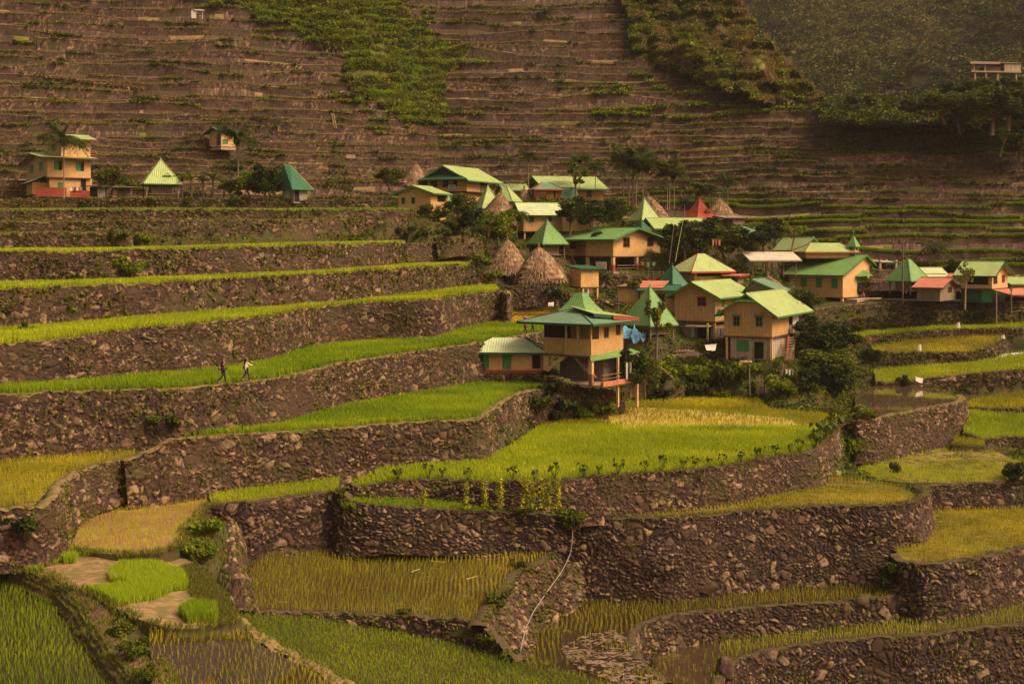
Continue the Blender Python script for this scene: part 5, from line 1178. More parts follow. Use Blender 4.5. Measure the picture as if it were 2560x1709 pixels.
t = house('yellow house with balcony, white signboard and big green roof high in the village', 1167, 478, 186, 62)
f = t.f; L = f.L(1200); Wd = f.Wd(1068); h = f.m(35); Lb = f.L(1238)
walls(t, 0, L, 0, Wd, 0, h, 'yellow'); windows(t, [('L', 1079, 1092, 12, 28, 'r'), ('L', 1108, 1121, 12, 28, 'r'), ('L', 1135, 1142, 14, 26, 'w')])
roof(t, -.3, Lb, 0, Wd, h, 'gable', 'x', f.m(30), oe=1.0, og=.9, mat='roof_light', trim='green_trim', infill='brown_trim', peak=.5)
mb = MB(); mb.prism(f, [(-1.6, -1.0, h - .3), (-1.6, Wd + 1.0, h - .3), (-.25, Wd * .75, h + .8), (-.25, Wd * .25, h + .8)], (0, 0, -.06), f.y); t.part('apron_roof', mb, 'roof_dark')
mb = MB(); mb.box(f, L, Lb, -.05, .02, 0, 1.0); mb.box(f, Lb - .07, Lb, .02, Wd * .6, 0, 1.0); t.part('balcony_railing', mb, 'planks')
mb = MB(); mb.box(f, L, Lb, 0, Wd, -.15, -.01); t.part('balcony_floor', mb, 'brown_trim'); mb = MB(); mb.box(f, L, Lb, 1.2, Wd, 0, h - .2); t.part('inner_shade', mb, 'dark')  # inner block is coloured near-black for the shade behind the balcony
posts(t, [(Lb - .1, 0.1), (L + 1.5, 0.1)], -f.m(34), h, .08, 'wood')
walls(t, .4, Lb * .9, .6, Wd * .5, -f.m(35), -.16, 'yellow', sill=False)
sg = Thing('signboard', 'white signboard fixed on the balcony house', 'sign', f.w(-.04, f.Wd(1130), .5)); mb = MB(); mb.box(f, -.1, -.03, f.Wd(1139), f.Wd(1121), f.m(4), f.m(17)); bd = sg.part('board', mb, 'white')
mb = MB()
for k in range(4): mb.box(f, -.115, -.1, f.Wd(1137), f.Wd(1124) - .2 * (k % 2), f.m(5.5 + 3 * k), f.m(6.3 + 3 * k))
sg.part('writing', mb, 'dark_trim', bd)
t = house('cream two-storey house with two small green windows at the right end of the terraces', 1077, 527, 165, 62)
f = t.f; L = f.L(1117); Wd = f.Wd(996); h = f.m(48)
walls(t, 0, L, 0, Wd, 0, h, 'yellow'); windows(t, [('L', 1005, 1012, 20, 33, 'k'), ('L', 1030, 1037, 20, 33, 'k'), ('R', 1094, 1113, 24, 38, 'd')])
roof(t, 0, L, 0, Wd, h, 'gable', 'x', f.m(16), oe=.6, og=.5, mat='roof_light', trim='green_trim', infill='yellow')
walls(t, .15, L, .15, f.Wd(1024), -f.m(31), -.13, 'yellow', sill=False); fb = Fr(1, 1, 165, 62); fb.O = f.w(0, .15, -f.m(31)); windows(t, [('R', 1100, 1113, 17, 30, 'w')], f=fb)
t = house('wide house with a long bleached green roof and dark green gable behind the pavilion', 1366, 500, 187, 14)
f = t.f; L = f.L(1508); Wd = f.Wd(1318); h = f.m(32)
walls(t, 0, L, 0, Wd * .9, 0, h, 'yellow'); windows(t, [('R', 1468, 1478, 10, 24, 'k')])
roof(t, 0, L, 0, Wd, h, 'gable', 'x', f.m(32), oe=.8, og=.7, mat='roof_light', trim='green_trim', infill='green_trim')
t = house('open pavilion with a small faded roof on red beams', 1340, 502, 180, 12, 'pavilion', 'pavilion')
f = t.f; L = f.L(1402); posts(t, [(.2, .2), (L - .2, .2), (.2, 2.8), (L - .2, 2.8)], 0, f.m(33), .1, 'red_paint'); roof(t, 0, L, 0, 3, f.m(33), 'hip', 'x', f.m(14), oe=.4, og=.4, mat='roof_teal', trim='red_paint', hipf=.7)
tp = Thing('tarpaulin', 'dark green tarpaulin hung beside the pavilion', 'tarpaulin', f.w(L - 1, .5, 2)); mb = MB(); mb.prism(f, [(L - 1.0, 1.5, f.m(36)), (L + 2.6, 1.5, f.m(36)), (L + 2.9, .6, f.m(6)), (L + .6, .6, f.m(8))], (0, .05, 0)); tp.part('sheet', mb, 'roof_dark')
t = house('low house with a faded green roof left of the pavilion', 1262, 506, 184, 14)
f = t.f; L = f.L(1318); walls(t, 0, L, 0, 4, 0, f.m(34), 'yellow'); roof(t, 0, L, 0, 4, f.m(34), 'gable', 'x', f.m(13), oe=.5, og=.4, mat='roof_light', trim='green_trim', infill='yellow')
t = house('wide yellow house with a white-green roof and cross gable on the slope', 1309, 578, 172, 12)
f = t.f; L = f.L(1411); Wd = 5.5; h = f.m(45)
walls(t, 0, L, 0, Wd, 0, h, 'yellow'); windows(t, [('R', 1324, 1333, 24, 39, 'w'), ('R', 1369, 1377, 26, 38, 'w')])
roof(t, -.2, L + 4.5, 0, Wd, h, 'gable', 'x', f.m(27), oe=.5, og=.4, mat='roof_pale', trim='dark_trim', infill='yellow')
fg = Fr(1, 1, 172, 12); fg.O = f.w(L * .92, -.9, 0); roof(t, 0, 4.2, 0, 3.2, h, 'gable', 'y', f.m(19), oe=.4, og=.3, mat='roof_light', trim='green_trim', f=fg, infill='yellow'); walls(t, 0, 4.2, 0, 3.0, 0, h, 'yellow', f=fg, sill=False)
posts(t, [(.2, .2), (L * .3, .2), (L * .9, .2)], -f.m(20), -.1, .1, 'post')
t = house('flat green double roof right below the central pyramid', 1640, 588, 176, 16)
f = t.f; L = f.L(1760); walls(t, 0, L, .3, 4.5, 0, f.m(24), 'yellow'); windows(t, [('R', 1655, 1690, 6, 18, 'd')]); roof(t, 0, L, 0, 4.5, f.m(24), 'gable', 'x', f.m(20), oe=.8, og=.6, mat='roof_light', trim='green_trim', infill='dark_trim')
t = house('grey plank shed with tin roof at the right end of the upper cluster', 1832, 566, 186, 20, 'shed', 'shed')
f = t.f; L = f.L(1862); walls(t, 0, L, 0, 3, 0, f.m(22), 'planks', sill=False); roof(t, -1.4, L, 0, 3, f.m(22), 'shed', 'x', .35, oe=.3, og=.3, mat='tin', trim='brown_trim')
t = house('small house with a wide faded green roof and two dark windows among the trees', 1850, 602, 176, 20)
f = t.f; L = f.L(1893); walls(t, -1.5, L, 0, 4, 0, f.m(24), 'yellow'); windows(t, [('R', 1862, 1868, 7, 18, 'w'), ('R', 1872, 1878, 7, 18, 'w')]); roof(t, -1.7, L, 0, 4, f.m(24), 'hip', 'x', f.m(14), oe=.8, og=1.0, mat='roof_teal', trim='green_trim', hipf=.5)
t = house('house with a pale roof just above the white tin canopy', 2007, 632, 178, 30)
f = t.f; L = f.L(2042); Wd = 4.5; walls(t, 0, L, 0, Wd, 0, f.m(20), 'yellow'); windows(t, [('R', 2016, 2023, 6, 15, 'w'), ('R', 2032, 2038, 6, 15, 'w')]); roof(t, 0, L, 0, Wd, f.m(20), 'gable', 'y', f.m(20), oe=.9, og=.8, mat='roof_light', trim='green_trim', infill='yellow')
t = house('low house with a light roof and red edge right behind the chapel roof', 2015, 645, 174, 10)
f = t.f; L = f.L(2140); walls(t, 0, L, 0, 4, 0, f.m(20), 'yellow'); roof(t, 0, L, 0, 4, f.m(20), 'hip', 'x', f.m(18), oe=.5, og=.4, mat='roof_light', trim='red_paint', hipf=.4)
t = house('white tin canopy on thin poles left of the chapel', 1880, 682, 164, 12, 'canopy', 'canopy')
f = t.f; L = f.L(1995); posts(t, [(.2, .2), (L * .35, .2), (L * .7, .2), (L - .2, .2), (.3, 3), (L * .5, 3)], -.5, f.m(34), .05, 'wood'); roof(t, -.2, L, -.2, 3.2, f.m(34), 'gable', 'x', f.m(17), oe=.3, og=.3, mat='roof_white', trim='tin', peak=.7)

# chapel
t = house('yellow wooden chapel with green doors, green shutters and a little cross-topped bell turret', 2107, 740, 170, 48, 'chapel', 'chapel', None)
f = t.f; L = f.L(2198); Wd = f.Wd(1972); h = f.m(58); pk = .56
walls(t, 0, L, 0, Wd, 0, h, 'church', sill=False)
mb = MB(); mb.box(f, -.1, L + .1, -.1, Wd, -.22, -.005); t.part('floor_beam', mb, 'yellow')
windows(t, [('L', 2003, 2016, 21, 43, 'g'), ('L', 2041, 2054, 20, 43, 'g'), ('L', 2080, 2093, 19, 42, 'g'), ('R', 2143, 2165, 0, 48, 'G')])
roof(t, 0, L, 0, Wd, h, 'gable', 'y', f.m(45), oe=.75, og=.5, mat='roof_green', trim='green_trim', infill='church', peak=pk, th=.09)
mb = MB(); u0, u1, z_ = f.L(2139), f.L(2168), f.m(48)
mb.prism(f, [(u0 - .2, -.02, z_), (u1 + .2, -.02, z_), ((u0 + u1) / 2, -.02, z_ + .8)], (0, -.8, 0)); t.part('porch_roof', mb, 'roof_green')
posts(t, [(.2, .2), (.2, Wd * .35), (.2, Wd * .7), (L - .2, .2)], -f.m(22), -.2, .17, 'post')
mb = MB(); mb.box(f, .6, L - .5, .8, Wd, -f.m(22), -.23); t.part('under_floor_shade', mb, 'dark')  # near-black box paints the shade beneath the raised floor
ra, rb_ = L * pk, 1.5; zr = h + f.m(45)
mb = MB(); mb.box(f, ra - .55, ra + .55, rb_ - .55, rb_ + .55, zr - .5, zr + .12); tb = t.part('turret', mb, 'green_paint')
mb = MB()
for a in (-.45, .45):
    for b in (-.45, .45): mb.box(f, ra + a - .06, ra + a + .06, rb_ + b - .06, rb_ + b + .06, zr + .12, zr + 1.1)
t.part('turret_post', mb, 'post', tb)
mb = MB(); C = [(-.72, -.72), (.72, -.72), (.72, .72), (-.72, .72)]
for k in range(4): p, q_ = C[k], C[(k + 1) % 4]; mb.prism(f, [(ra + p[0], rb_ + p[1], zr + 1.1), (ra + q_[0], rb_ + q_[1], zr + 1.1), (ra, rb_, zr + 2.65)], (0, 0, -.05))
t.part('spire', mb, 'roof_green', tb)
mb = MB(); mb.beam(f.w(ra, rb_, zr + 2.5), f.w(ra, rb_, zr + 3.45), .05); mb.beam(f.w(ra - .28, rb_, zr + 3.1), f.w(ra + .28, rb_, zr + 3.1), .05); t.part('cross', mb, 'green_paint', tb)
mb = MB(); mb.box(f, -.35, u1 - .2, -2.2, -.6, -f.m(25), -.35); bw = Thing('block_wall', 'low block wall in front of the chapel door', 'wall', f.w(0, -1.4, -f.m(22))); bw.part('blocks', mb, 'block')
CTRL.append(tuple(f.w(0, 0, -f.m(22)))); CTRL.append(tuple(f.w(L, 0, -f.m(22)))); CTRL.append(tuple(f.w(0, Wd, -f.m(20))))

# right edge of the village
t = house('weathered plank shed with a rusty red tin roof', 2350, 753, 160, 55, 'shed', 'shed')
f = t.f; L = f.L(2390); Wd = f.Wd(2292); h = f.m(37); walls(t, 0, L, 0, Wd, 0, h, 'planks', sill=False); windows(t, [('R', 2370, 2379, 20, 34, 'd')])
roof(t, 0, L, 0, Wd, h, 'gable', 'y', f.m(20), oe=.5, og=.5, mat='roof_pink', trim='brown_trim', infill='planks')
t = house('two-storey house at the right edge with a long light roof and pale gable end', 2480, 722, 163, 50)
f = t.f; L = f.L(2519); Wd = f.Wd(2400); h = f.m(40); walls(t, 0, L, 0, Wd, 0, h, 'church'); windows(t, [('R', 2484, 2492, 14, 30, 'w'), ('R', 2505, 2511, 16, 32, 'r'), ('L', 2420, 2470, 10, 30, 'd')])
roof(t, 0, L, 0, Wd, h, 'gable', 'y', f.m(28), oe=.7, og=.7, mat='roof_light', trim='dark_trim', infill='church', peak=.45)
walls(t, .4, L, .3, Wd, -f.m(36), -.13, 'dark_trim', sill=False); fb = Fr(1, 1, 163, 50); fb.O = f.w(.4, 0, -f.m(36)); windows(t, [('L', 2455, 2478, 2, 30, 'G')], f=fb)
mb = MB(); mb.prism(f, [(-.6, 4.6, h - .1), (-.6, Wd + 1.2, h - .1), (-1.6, Wd + 1.2, h - .5), (-1.6, 4.6, h - .5)], (0, 0, -.05), f.y); t.part('side_roof', mb, 'roof_pink')
mb = MB(); mb.prism(f, [(.2, -.1, -.1), (L + 4, -.6, -.1), (L + 4, -3.2, -.7), (.2, -2.6, -.7)], (0, 0, -.05), f.x); t.part('lower_roof', mb, 'roof_pink')
t = house('light-roofed house cut by the right edge of the picture', 2528, 740, 170, 12)
f = t.f; walls(t, 0, 6, 0, 4, 0, f.m(34), 'yellow'); roof(t, 0, 6, 0, 4, f.m(34), 'gable', 'x', f.m(12), oe=.6, og=.5, mat='roof_light', trim='green_trim', infill='yellow')
t = house('small white-roofed shed between the blunt pyramid and the right edge house', 2312, 712, 172, 15, 'shed', 'shed')
f = t.f; L = f.L(2366); walls(t, 0, L, 0, 3, 0, f.m(28), 'planks', sill=False); roof(t, 0, L, 0, 3, f.m(26), 'gable', 'x', f.m(16), oe=.5, og=.3, mat='roof_pale', trim='tin', infill='planks')
t = house('dark open shelter on concrete posts right behind the chapel', 2200, 685, 176, 15, 'shelter', 'shelter')
f = t.f; L = f.L(2240); posts(t, [(0, 0), (L, 0), (0, 2.5), (L, 2.5)], 0, f.m(36), .14, 'concrete'); mb = MB(); mb.box(f, .2, L - .2, .3, 2.4, f.m(2), f.m(20)); t.part('inner_shade', mb, 'dark'); roof(t, 0, L, 0, 2.5, f.m(30), 'shed', 'x', .15, oe=.1, og=.1, mat='roof_white', trim='dark_trim')  # inner block is coloured near-black for the shade inside the shelter

# left houses
t = house('three-storey ochre house with light green roofs at the far left', 118, 443, 172, 30)
f = t.f; L = f.L(227); Wd = f.Wd(66); h = f.m(51)
walls(t, 0, L, 0, Wd, 0, h, 'church'); windows(t, [('R', 136, 146, 19, 41, 'g'), ('R', 147, 155, 19, 41, 'd'), ('R', 191, 201, 18, 40, 'g'), ('R', 201, 209, 18, 40, 'd'), ('L', 76, 84, 21, 42, 'g'), ('L', 99, 107, 21, 42, 'g')])
roof(t, 0, L, 0, Wd, h, 'gable', 'x', f.m(17), oe=.85, og=.9, mat='roof_light', trim='brown_trim', infill='church')
f3_ = Fr(1, 1, 172, 30); f3_.O = f.w(2.0, .9, h + .15); L3 = f3_.L(226); W3 = f3_.Wd(122); h3 = f.m(47)
walls(t, 0, L3, 0, W3, 0, h3, 'church', f=f3_, sill=False); windows(t, [('R', 199, 208, 22, 39, 'g'), ('L', 131, 138, 20, 38, 'g')], f=f3_)
roof(t, 0, L3, 0, W3, h3, 'gable', 'x', f.m(15), oe=.8, og=.8, mat='roof_light', trim='brown_trim', f=f3_, infill='church')
walls(t, .35, L, .3, Wd, -f.m(49), -.13, 'church', sill=False); fb = Fr(1, 1, 172, 30); fb.O = f.w(0, .3, -f.m(49))
windows(t, [('R', 146, 156, 22, 36, 'g'), ('R', 203, 214, 18, 46, 'd')], f=fb)
mb = MB(); mb.box(f, -1.6, L * .42, -.6, -.5, -f.m(49), -f.m(26)); mb.box(f, L * .5, L + .1, -.6, -.5, -f.m(49), -f.m(32)); t.part('red_parapet', mb, 'red_paint')
posts(t, [(L - .1, -.5)], -f.m(49), -.1, .12)
fl = Fr(1, 1, 172, 30); fl.O = f.w(.2, 2.0, -f.m(42)); walls(t, -1.8, .2, 0, 4.5, 0, f.m(30), 'yellow', f=fl, sill=False)
mb = MB(); mb.prism(fl, [(-2.4, -.8, f.m(30)), (-2.4, 5.2, f.m(30)), (.2, 5.2, f.m(52)), (.2, -.8, f.m(52))], (0, 0, -.07), f.y); t.part('side_roof', mb, 'roof_light')
lg = Thing('laundry', 'row of coloured clothes on a line in front of the three-storey house', 'laundry', f.w(L * .5, -.7, -f.m(30)))
mb = MB(); mb.beam(f.w(L * .48, -.7, -f.m(24)), f.w(L * .8, -.7, -f.m(24)), .02); lg.part('line', mb, 'wood')
for k, mt in enumerate(('white', 'roof_pink', 'brown_trim', 'white', 'roof_red', 'tin')):
    mb = MB(); a = L * (.5 + .045 * k); mb.box(f, a, a + .28, -.72, -.69, -f.m(24) - .55 + .1 * (k % 2), -f.m(24)); lg.part('garment', mb, mt)
CTRL.append(tuple(f.w(0, 0, -f.m(49))))
t = house('little ochre house alone on the terraces with a green hatch', 553, 366, 198, 40)
f = t.f; L = f.L(587); Wd = f.Wd(523); h = f.m(40); walls(t, 0, L, 0, Wd, 0, h, 'church'); windows(t, [('L', 543, 551, 4, 30, 'E'), ('R', 557, 569, 6, 17, 'g')])
roof(t, 0, L, 0, Wd, h, 'gable', 'x', f.m(9), oe=.5, og=.6, mat='roof_dark', trim='dark_trim', infill='church')
mb = MB(); mb.box(f, -.1, L + .1, -.1, Wd + .1, -.5, -.12); t.part('plinth', mb, 'concrete')
t = house('narrow steep dark green roofed hut with white tin walls among the left houses', 735, 508, 168, 40, 'hut', 'hut')
f = t.f; L = f.L(768); Wd = f.Wd(706); h = f.m(38); walls(t, 0, L, 0, Wd, 0, h, 'tin', sill=False); windows(t, [('L', 709, 722, 4, 34, 'W'), ('R', 737, 747, 4, 32, 'd')])
mb = MB(); ap0, ap1 = (L * .1, Wd * 1.0, h + f.m(62)), (L * .4, Wd * .75, h + f.m(58)); e = .6
B = [(-e, -e, h - .2), (L + e, -e, h - .2), (L + e, Wd + e, h - .2), (-e, Wd + e, h - .2)]
mb.prism(f, [B[0], B[1], ap1, ap0], (0, 0, -.06), f.x); mb.prism(f, [B[1], B[2], ap1], (0, 0, -.06), f.y); mb.prism(f, [B[2], B[3], ap0, ap1], (0, 0, -.06), f.x); mb.prism(f, [B[3], B[0], ap0], (0, 0, -.06), f.y)
t.part('roof', mb, 'roof_dark')
mb = MB(); mb.beam(f.w(*ap0), f.w(*ap1), .09); mb.beam(f.w(*ap1), f.w(*B[1]), .07); t.part('ridge_cap', mb, 'roof_light')
t = house('dark tin shack left of the plank steps hut', 222, 494, 170, 12, 'shed', 'shed')
f = t.f; walls(t, .3, f.L(262), .2, 2.6, 0, f.m(28), 'tin', sill=False); windows(t, [('R', 225, 242, 2, 26, 'd')], ye=.2); roof(t, 0, f.L(265), 0, 2.6, f.m(30), 'shed', 'x', .2, oe=.3, og=.2, mat='tin', trim='wood')
t = house('low lumber shed between the tin shack and the green pyramid hut', 285, 494, 170, 10, 'shed', 'shed')
f = t.f; walls(t, .3, f.L(325), .8, 2.6, 0, f.m(26), 'planks', sill=False); roof(t, 0, f.L(328), 0, 2.6, f.m(28), 'shed', 'x', .15, oe=.3, og=.2, mat='tin', trim='wood'); posts(t, [(.1, .1), (2.2, .1)], 0, f.m(28), .05, 'wood')
# hill sheds
t = house('tiny white-roofed watch shed high on the left of the hillside', 478, 46, 229, 20, 'shed', 'shed')
f = t.f; walls(t, 0, .9, 0, 1.5, 0, 1.4, 'roof_white', sill=False); posts(t, [(2.0, .1)], 0, 1.6, .04, 'white'); roof(t, .6, 2.1, 0, 1.5, 1.6, 'shed', 'x', .1, oe=.2, og=.1, mat='roof_white', trim='white')
t = house('unfinished concrete building on thin pillars on the wooded slope at the upper right', 2432, 181, 236, 6, 'concrete_building', 'building', None)
f = t.f; L = f.L(2552); m_ = f.m
mb = MB(); mb.box(f, -.4, L, -.3, 4, 0, .25); t.part('floor', mb, 'concrete')
mb = MB(); mb.box(f, -.8, L * .53, -.6, 4, m_(24), m_(26)); mb.box(f, -.8, L * .53, -.6, -.5, m_(20), m_(24)); t.part('roof_slab', mb, 'concrete')
walls(t, L * .66, L, 0, 4, .25, m_(24), 'block', sill=False); walls(t, L * .3, L * .62, .6, 3, .25, m_(16), 'planks', sill=False)
mb = MB(); mb.box(f, L * .53, L + .1, -.2, 4, m_(24), m_(25.5)); t.part('roof_slab', mb, 'tin')
posts(t, [(.2, 0), (L * .25, 0), (L * .27, .4)], .25, m_(24), .16, 'concrete'); posts(t, [(.4, 0), (L * .27, 0), (L * .52, 0), (L * .9, 0)], -2.6, 0, .14, 'concrete')
# ------------------------------------------------------------------ ground sheet under everything
CT = np.array(CTRL)
ok = (CT[:, 1] < 215) & (CT[:, 2] < CZ + 11); CT = CT[ok]
far = [((x - 1280) / F * D, D, z + CZ) for x in range(-300, 3000, 150) for D, z in ((205, 3), (230, 6), (260, 6))]
CT = np.concatenate([CT, np.array(far), np.array([[x, 30, CZ - 34] for x in range(-60, 61, 8)])])
gx = np.arange(-110, 111, .8); gy = np.arange(28, 262, .8)
GX, GY = np.meshgrid(gx, gy); g = np.stack([GX.ravel(), GY.ravel()], 1); Zo = np.empty(len(g))
for i in range(0, len(g), 3000):
    q = g[i:i + 3000]; d2 = ((q[:, None, :] - CT[None, :, :2]) ** 2).sum(2) + .3
    kn = np.argpartition(d2, 9, axis=1)[:, :9]; dk = np.take_along_axis(d2, kn, 1); wgt = 1 / dk ** 1.6
    Zo[i:i + 3000] = (wgt * CT[kn, 2]).sum(1) / wgt.sum(1)
for f in FIELDS:
    z = f.sample(g[:, 0], g[:, 1])
    # also lower the ground just in front of/around a field edge
    for dx, dy in ((0, 0), (.9, 0), (-.9, 0), (0, .9), (0, -.9)):
        z2 = f.sample(g[:, 0] + dx, g[:, 1] + dy)
        Zo = np.where(np.isnan(z2), Zo, np.minimum(Zo, z2 - .35))
Zo += (fbm(g[:, 0] * .5, g[:, 1] * .5, 91, 3) - .5) * .35
idx = np.arange(len(g)).reshape(GX.shape)
Fq = np.stack([idx[:-1, :-1], idx[:-1, 1:], idx[1:, 1:], idx[1:, :-1]], -1).reshape(-1, 4)
o = npmesh('ground', np.c_[g, Zo], Fq, M['soil'], smooth=True); tag(o, kind='structure')
GRID = (gx, gy, Zo.reshape(GX.shape))
# ------------------------------------------------------------------ placing on what is already built
bpy.context.view_layer.update()
_dg = bpy.context.evaluated_depsgraph_get()
def hit(x, y, back=0.0):
    o = Vector((0, 0, CZ)); d = Vector(((x - 1280) / F, 1.0, (YH - y) / F)).normalized()
    for _ in range(6):
        ok, loc, nrm, idx_, ob, mt = S.ray_cast(_dg, o, d)
        if not ok: return W(x, y, 150)
        if ob.name.startswith(('rice', 'grass', 'hillside_', 'weeds', 'ripe', 'forest')): o = loc + d * .05; continue
        p = np.array(loc); p[1] += back; return p
    return np.array(loc)

def copy_thing(proto, loc, scale, rot, label, cat=None, group=None):
    r = proto.copy(); COL.objects.link(r); r.location = tuple(loc); r.scale = (scale if isinstance(scale, tuple) else (scale,) * 3); r.rotation_euler = (0, 0, rot)
    if label: r['label'] = label
    if group: r['group'] = group
    for ch in list(proto.children):
        c = ch.copy(); COL.objects.link(c); c.parent = r
        for g in ch.children:
            d = g.copy(); COL.objects.link(d); d.parent = c
    return r
PROTO = {}; USED = set()
def put(kind, x, y, hpx, label, wf=1.0, rot=None, D=None, group=None, sink=.0, loc=None):
    p = PROTO[kind]; L = hit(x, y) if loc is None and D is None else (W(x, y, D) if loc is None else loc)
    L = np.array(L) - np.array([0, 0, sink]); sc = hpx * L[1] / F / p['h']; rot = RNG.random() * 6.28 if rot is None else rot
    g = group or p['group']
    if kind not in USED:
        USED.add(kind); r = p['root']; r.location = tuple(L); r.scale = (sc * wf, sc * wf, sc); r.rotation_euler = (0, 0, rot); tag(r, label, p['cat'], g); return r
    r = copy_thing(p['root'], L, (sc * wf, sc * wf, sc), rot, label, group=g); return r
def tube(pts, radii, seg=7):
    pts = np.array(pts, float); V = []; n = len(pts)
    for i in range(n):
        d = pts[min(i + 1, n - 1)] - pts[max(i - 1, 0)]; d /= np.linalg.norm(d) + 1e-9
        u = np.cross(d, [.3, 1, .1]); u /= np.linalg.norm(u); v = np.cross(d, u)
        for k in range(seg):
            a = 2 * math.pi * k / seg; V.append(pts[i] + (u * math.cos(a) + v * math.sin(a)) * radii[i])
    Fc = []
    for i in range(n - 1):
        for k in range(seg): k2 = (k + 1) % seg; Fc.append([i * seg + k, i * seg + k2, (i + 1) * seg + k2, (i + 1) * seg + k])
    return V, Fc
def join(parts):
    V, Q = [], []
    for v, f in parts: o = len(V); V += list(v); Q += [[i + o for i in q] for q in f]
    return np.array(V), np.array(Q)
def proto(kind, name, cat, group, h):
    r = empty(name, (0, 0, -500)); PROTO[kind] = dict(root=r, cat=cat, group=group, h=h); return r
def make_tree(kind, h, cr, mat, seed, nl=2600, leaf=.17, trunk_h=.28, airy=0.0, squash=.95, name='tree', cat='tree', group='trees among the houses', bark='bark'):
    rg = np.random.default_rng(seed); r = proto(kind, name, cat, group, h)
    th = h * trunk_h; cz = h - cr * squash; parts = []
    top = np.array([rg.normal() * .12 * h, rg.normal() * .05 * h, th + .2 * h])
    parts.append(tube([(0, 0, -.4), (top[0] * .3, top[1] * .3, th * .5), (top[0] * .7, top[1] * .7, th), top], [h * .034, h * .026, h * .02, h * .01]))
    cs, rs = [], []
    nb = 14
    for k in range(nb):
        a = 2.4 * k + rg.random(); el = rg.uniform(-.9, 1.1); rad = cr * rg.uniform(.4, .85)
        c = np.array([math.cos(a) * rad * math.cos(el * .9), math.sin(a) * rad * math.cos(el * .9), cz + math.sin(el) * cr * squash * .75])
        cs.append(c); rs.append(cr * (rg.uniform(.28, .48) if not airy else rg.uniform(.16, .28)))
        parts.append(tube([top * .7 * np.array([1, 1, .9]), (top * .3 + c * .7) - [0, 0, .1 * cr], c], [h * .014, h * .008, h * .004], 5))
    V, Q = join(parts); npmesh('trunk', V, Q, M[bark], r)
    cs.append(np.array([0, 0, cz])); rs.append(cr * (.6 if not airy else .25))
    C, ix = clump_points(np.array(cs), np.array(rs), nl, rg, .45)
    V, Q = leaves(C, leaf, rg, .25)
    npmesh('crown', V, Q, M[mat], r, {'tint': np.repeat(np.clip(hash2(ix, ix * 0, seed) * .45 + .55 * rg.random(nl), 0, 1), 4)})
def make_bush(kind, h, wd, mat, seed, nl=1500, leaf=.13, name='shrub', group='shrubs between the houses and terraces', cat='shrub'):
    rg = np.random.default_rng(seed); r = proto(kind, name, cat, group, h); cs, rs, parts = [], [], []
    for k in range(9):
        a = 2.4 * k; rad = wd * .5 * rg.uniform(.1, .8); z = h * rg.uniform(.25, .78) * (1 - .35 * rad / wd)
        c = np.array([math.cos(a) * rad, math.sin(a) * rad, z]); cs.append(c); rs.append(min(h, wd) * rg.uniform(.16, .30)); parts.append(tube([(0, 0, -.25), c * .5 - [0, 0, .05], c], [.05, .035, .012], 5))
    V, Q = join(parts); npmesh('stem', V, Q, M['bark'], r)
    C, ix = clump_points(np.array(cs), np.array(rs), nl, rg, .35); C[:, 2] = np.maximum(C[:, 2], .02)
    V, Q = leaves(C, leaf, rg, .3)
    npmesh('foliage', V, Q, M[mat], r, {'tint': np.repeat(np.clip(hash2(ix, ix * 0, seed) * .45 + .55 * rg.random(nl), 0, 1), 4)})
def ribbon(pts, widths, side):
    V = []; Q = []
    for p, w_ in zip(pts, widths): V += [np.array(p) - side * w_, np.array(p) + side * w_]
    for i in range(len(pts) - 1): Q.append([2 * i, 2 * i + 1, 2 * i + 3, 2 * i + 2])
    return V, Q
def make_palm(kind, h, seed, fronds=22, fl=3.0, group='slender palms rising above the village'):
    rg = np.random.default_rng(seed); r = proto(kind, 'palm_tree', 'palm', group, h); zt = h - fl * .45
    bx, by = rg.normal() * .25, rg.normal() * .15
    pts = [(bx * (k / 8) ** 2, by * (k / 8) ** 2, -.3 + (zt + .3) * k / 8) for k in range(9)]
    V, Q = join([tube(pts, [.11] + [.085] * 7 + [.10], 7)]); npmesh('trunk', V, Q, M['bark_pale'], r)
    top = np.array(pts[-1]); parts = []; tt = []
    for k in range(fronds):
        a = 2 * math.pi * k / fronds + rg.random() * .5; up = rg.uniform(-.1, 1.4); d = np.array([math.cos(a), math.sin(a), 0])
        P = []; 
        for j in range(9):
            s = j / 8; P.append(top + d * fl * (s * math.cos(up * .75)) + np.array([0, 0, fl * (math.sin(up) * s - (.5 + .25 * (1 - up)) * s * s)]))
        parts.append(tube(P, [.035 * (1 - j / 9) + .006 for j in range(9)], 4)); tt.append(rg.random())
        sd = np.array([-d[1], d[0], 0])
        for j in range(1, 9):
            for m_ in (0, .5):
                s = min(j + m_, 8) / 8; i0 = min(int(s * 8), 7); fr_ = s * 8 - i0; pp = P[i0] * (1 - fr_) + P[i0 + 1] * fr_
                ll = fl * .42 * math.sin(math.pi * (.15 + .8 * s)) + .1
                for sg in (-1, 1):
                    e = pp + sd * sg * ll * .75 + d * ll * .35 + np.array([0, 0, -ll * rg.uniform(.25, .8)]); w_ = np.cross(e - pp, [0, 0, 1]); w_ = w_ / (np.linalg.norm(w_) + 1e-9) * .055
                    mid = (pp + e) / 2 + [0, 0, .04]; parts.append(([pp - w_ * .4, pp + w_ * .4, mid + w_, mid - w_], [[0, 1, 2, 3]])); parts.append(([mid - w_, mid + w_, e + w_ * .1, e - w_ * .1], [[0, 1, 2, 3]]))
    V, Q = join(parts); npmesh('crown', V, Q, M['shrub_dark'], r, {'tint': rg.random(len(V)) * .5 + .4})
    C, ix = clump_points(np.array([top - [0, 0, .55]]), np.array([.42]), 160, rg, .3); V, Q = leaves(C, .22, rg, 1.2); npmesh('dead_skirt', V, Q, M['shrub_dark'], r, {'tint': rg.random(len(V)) * .5})
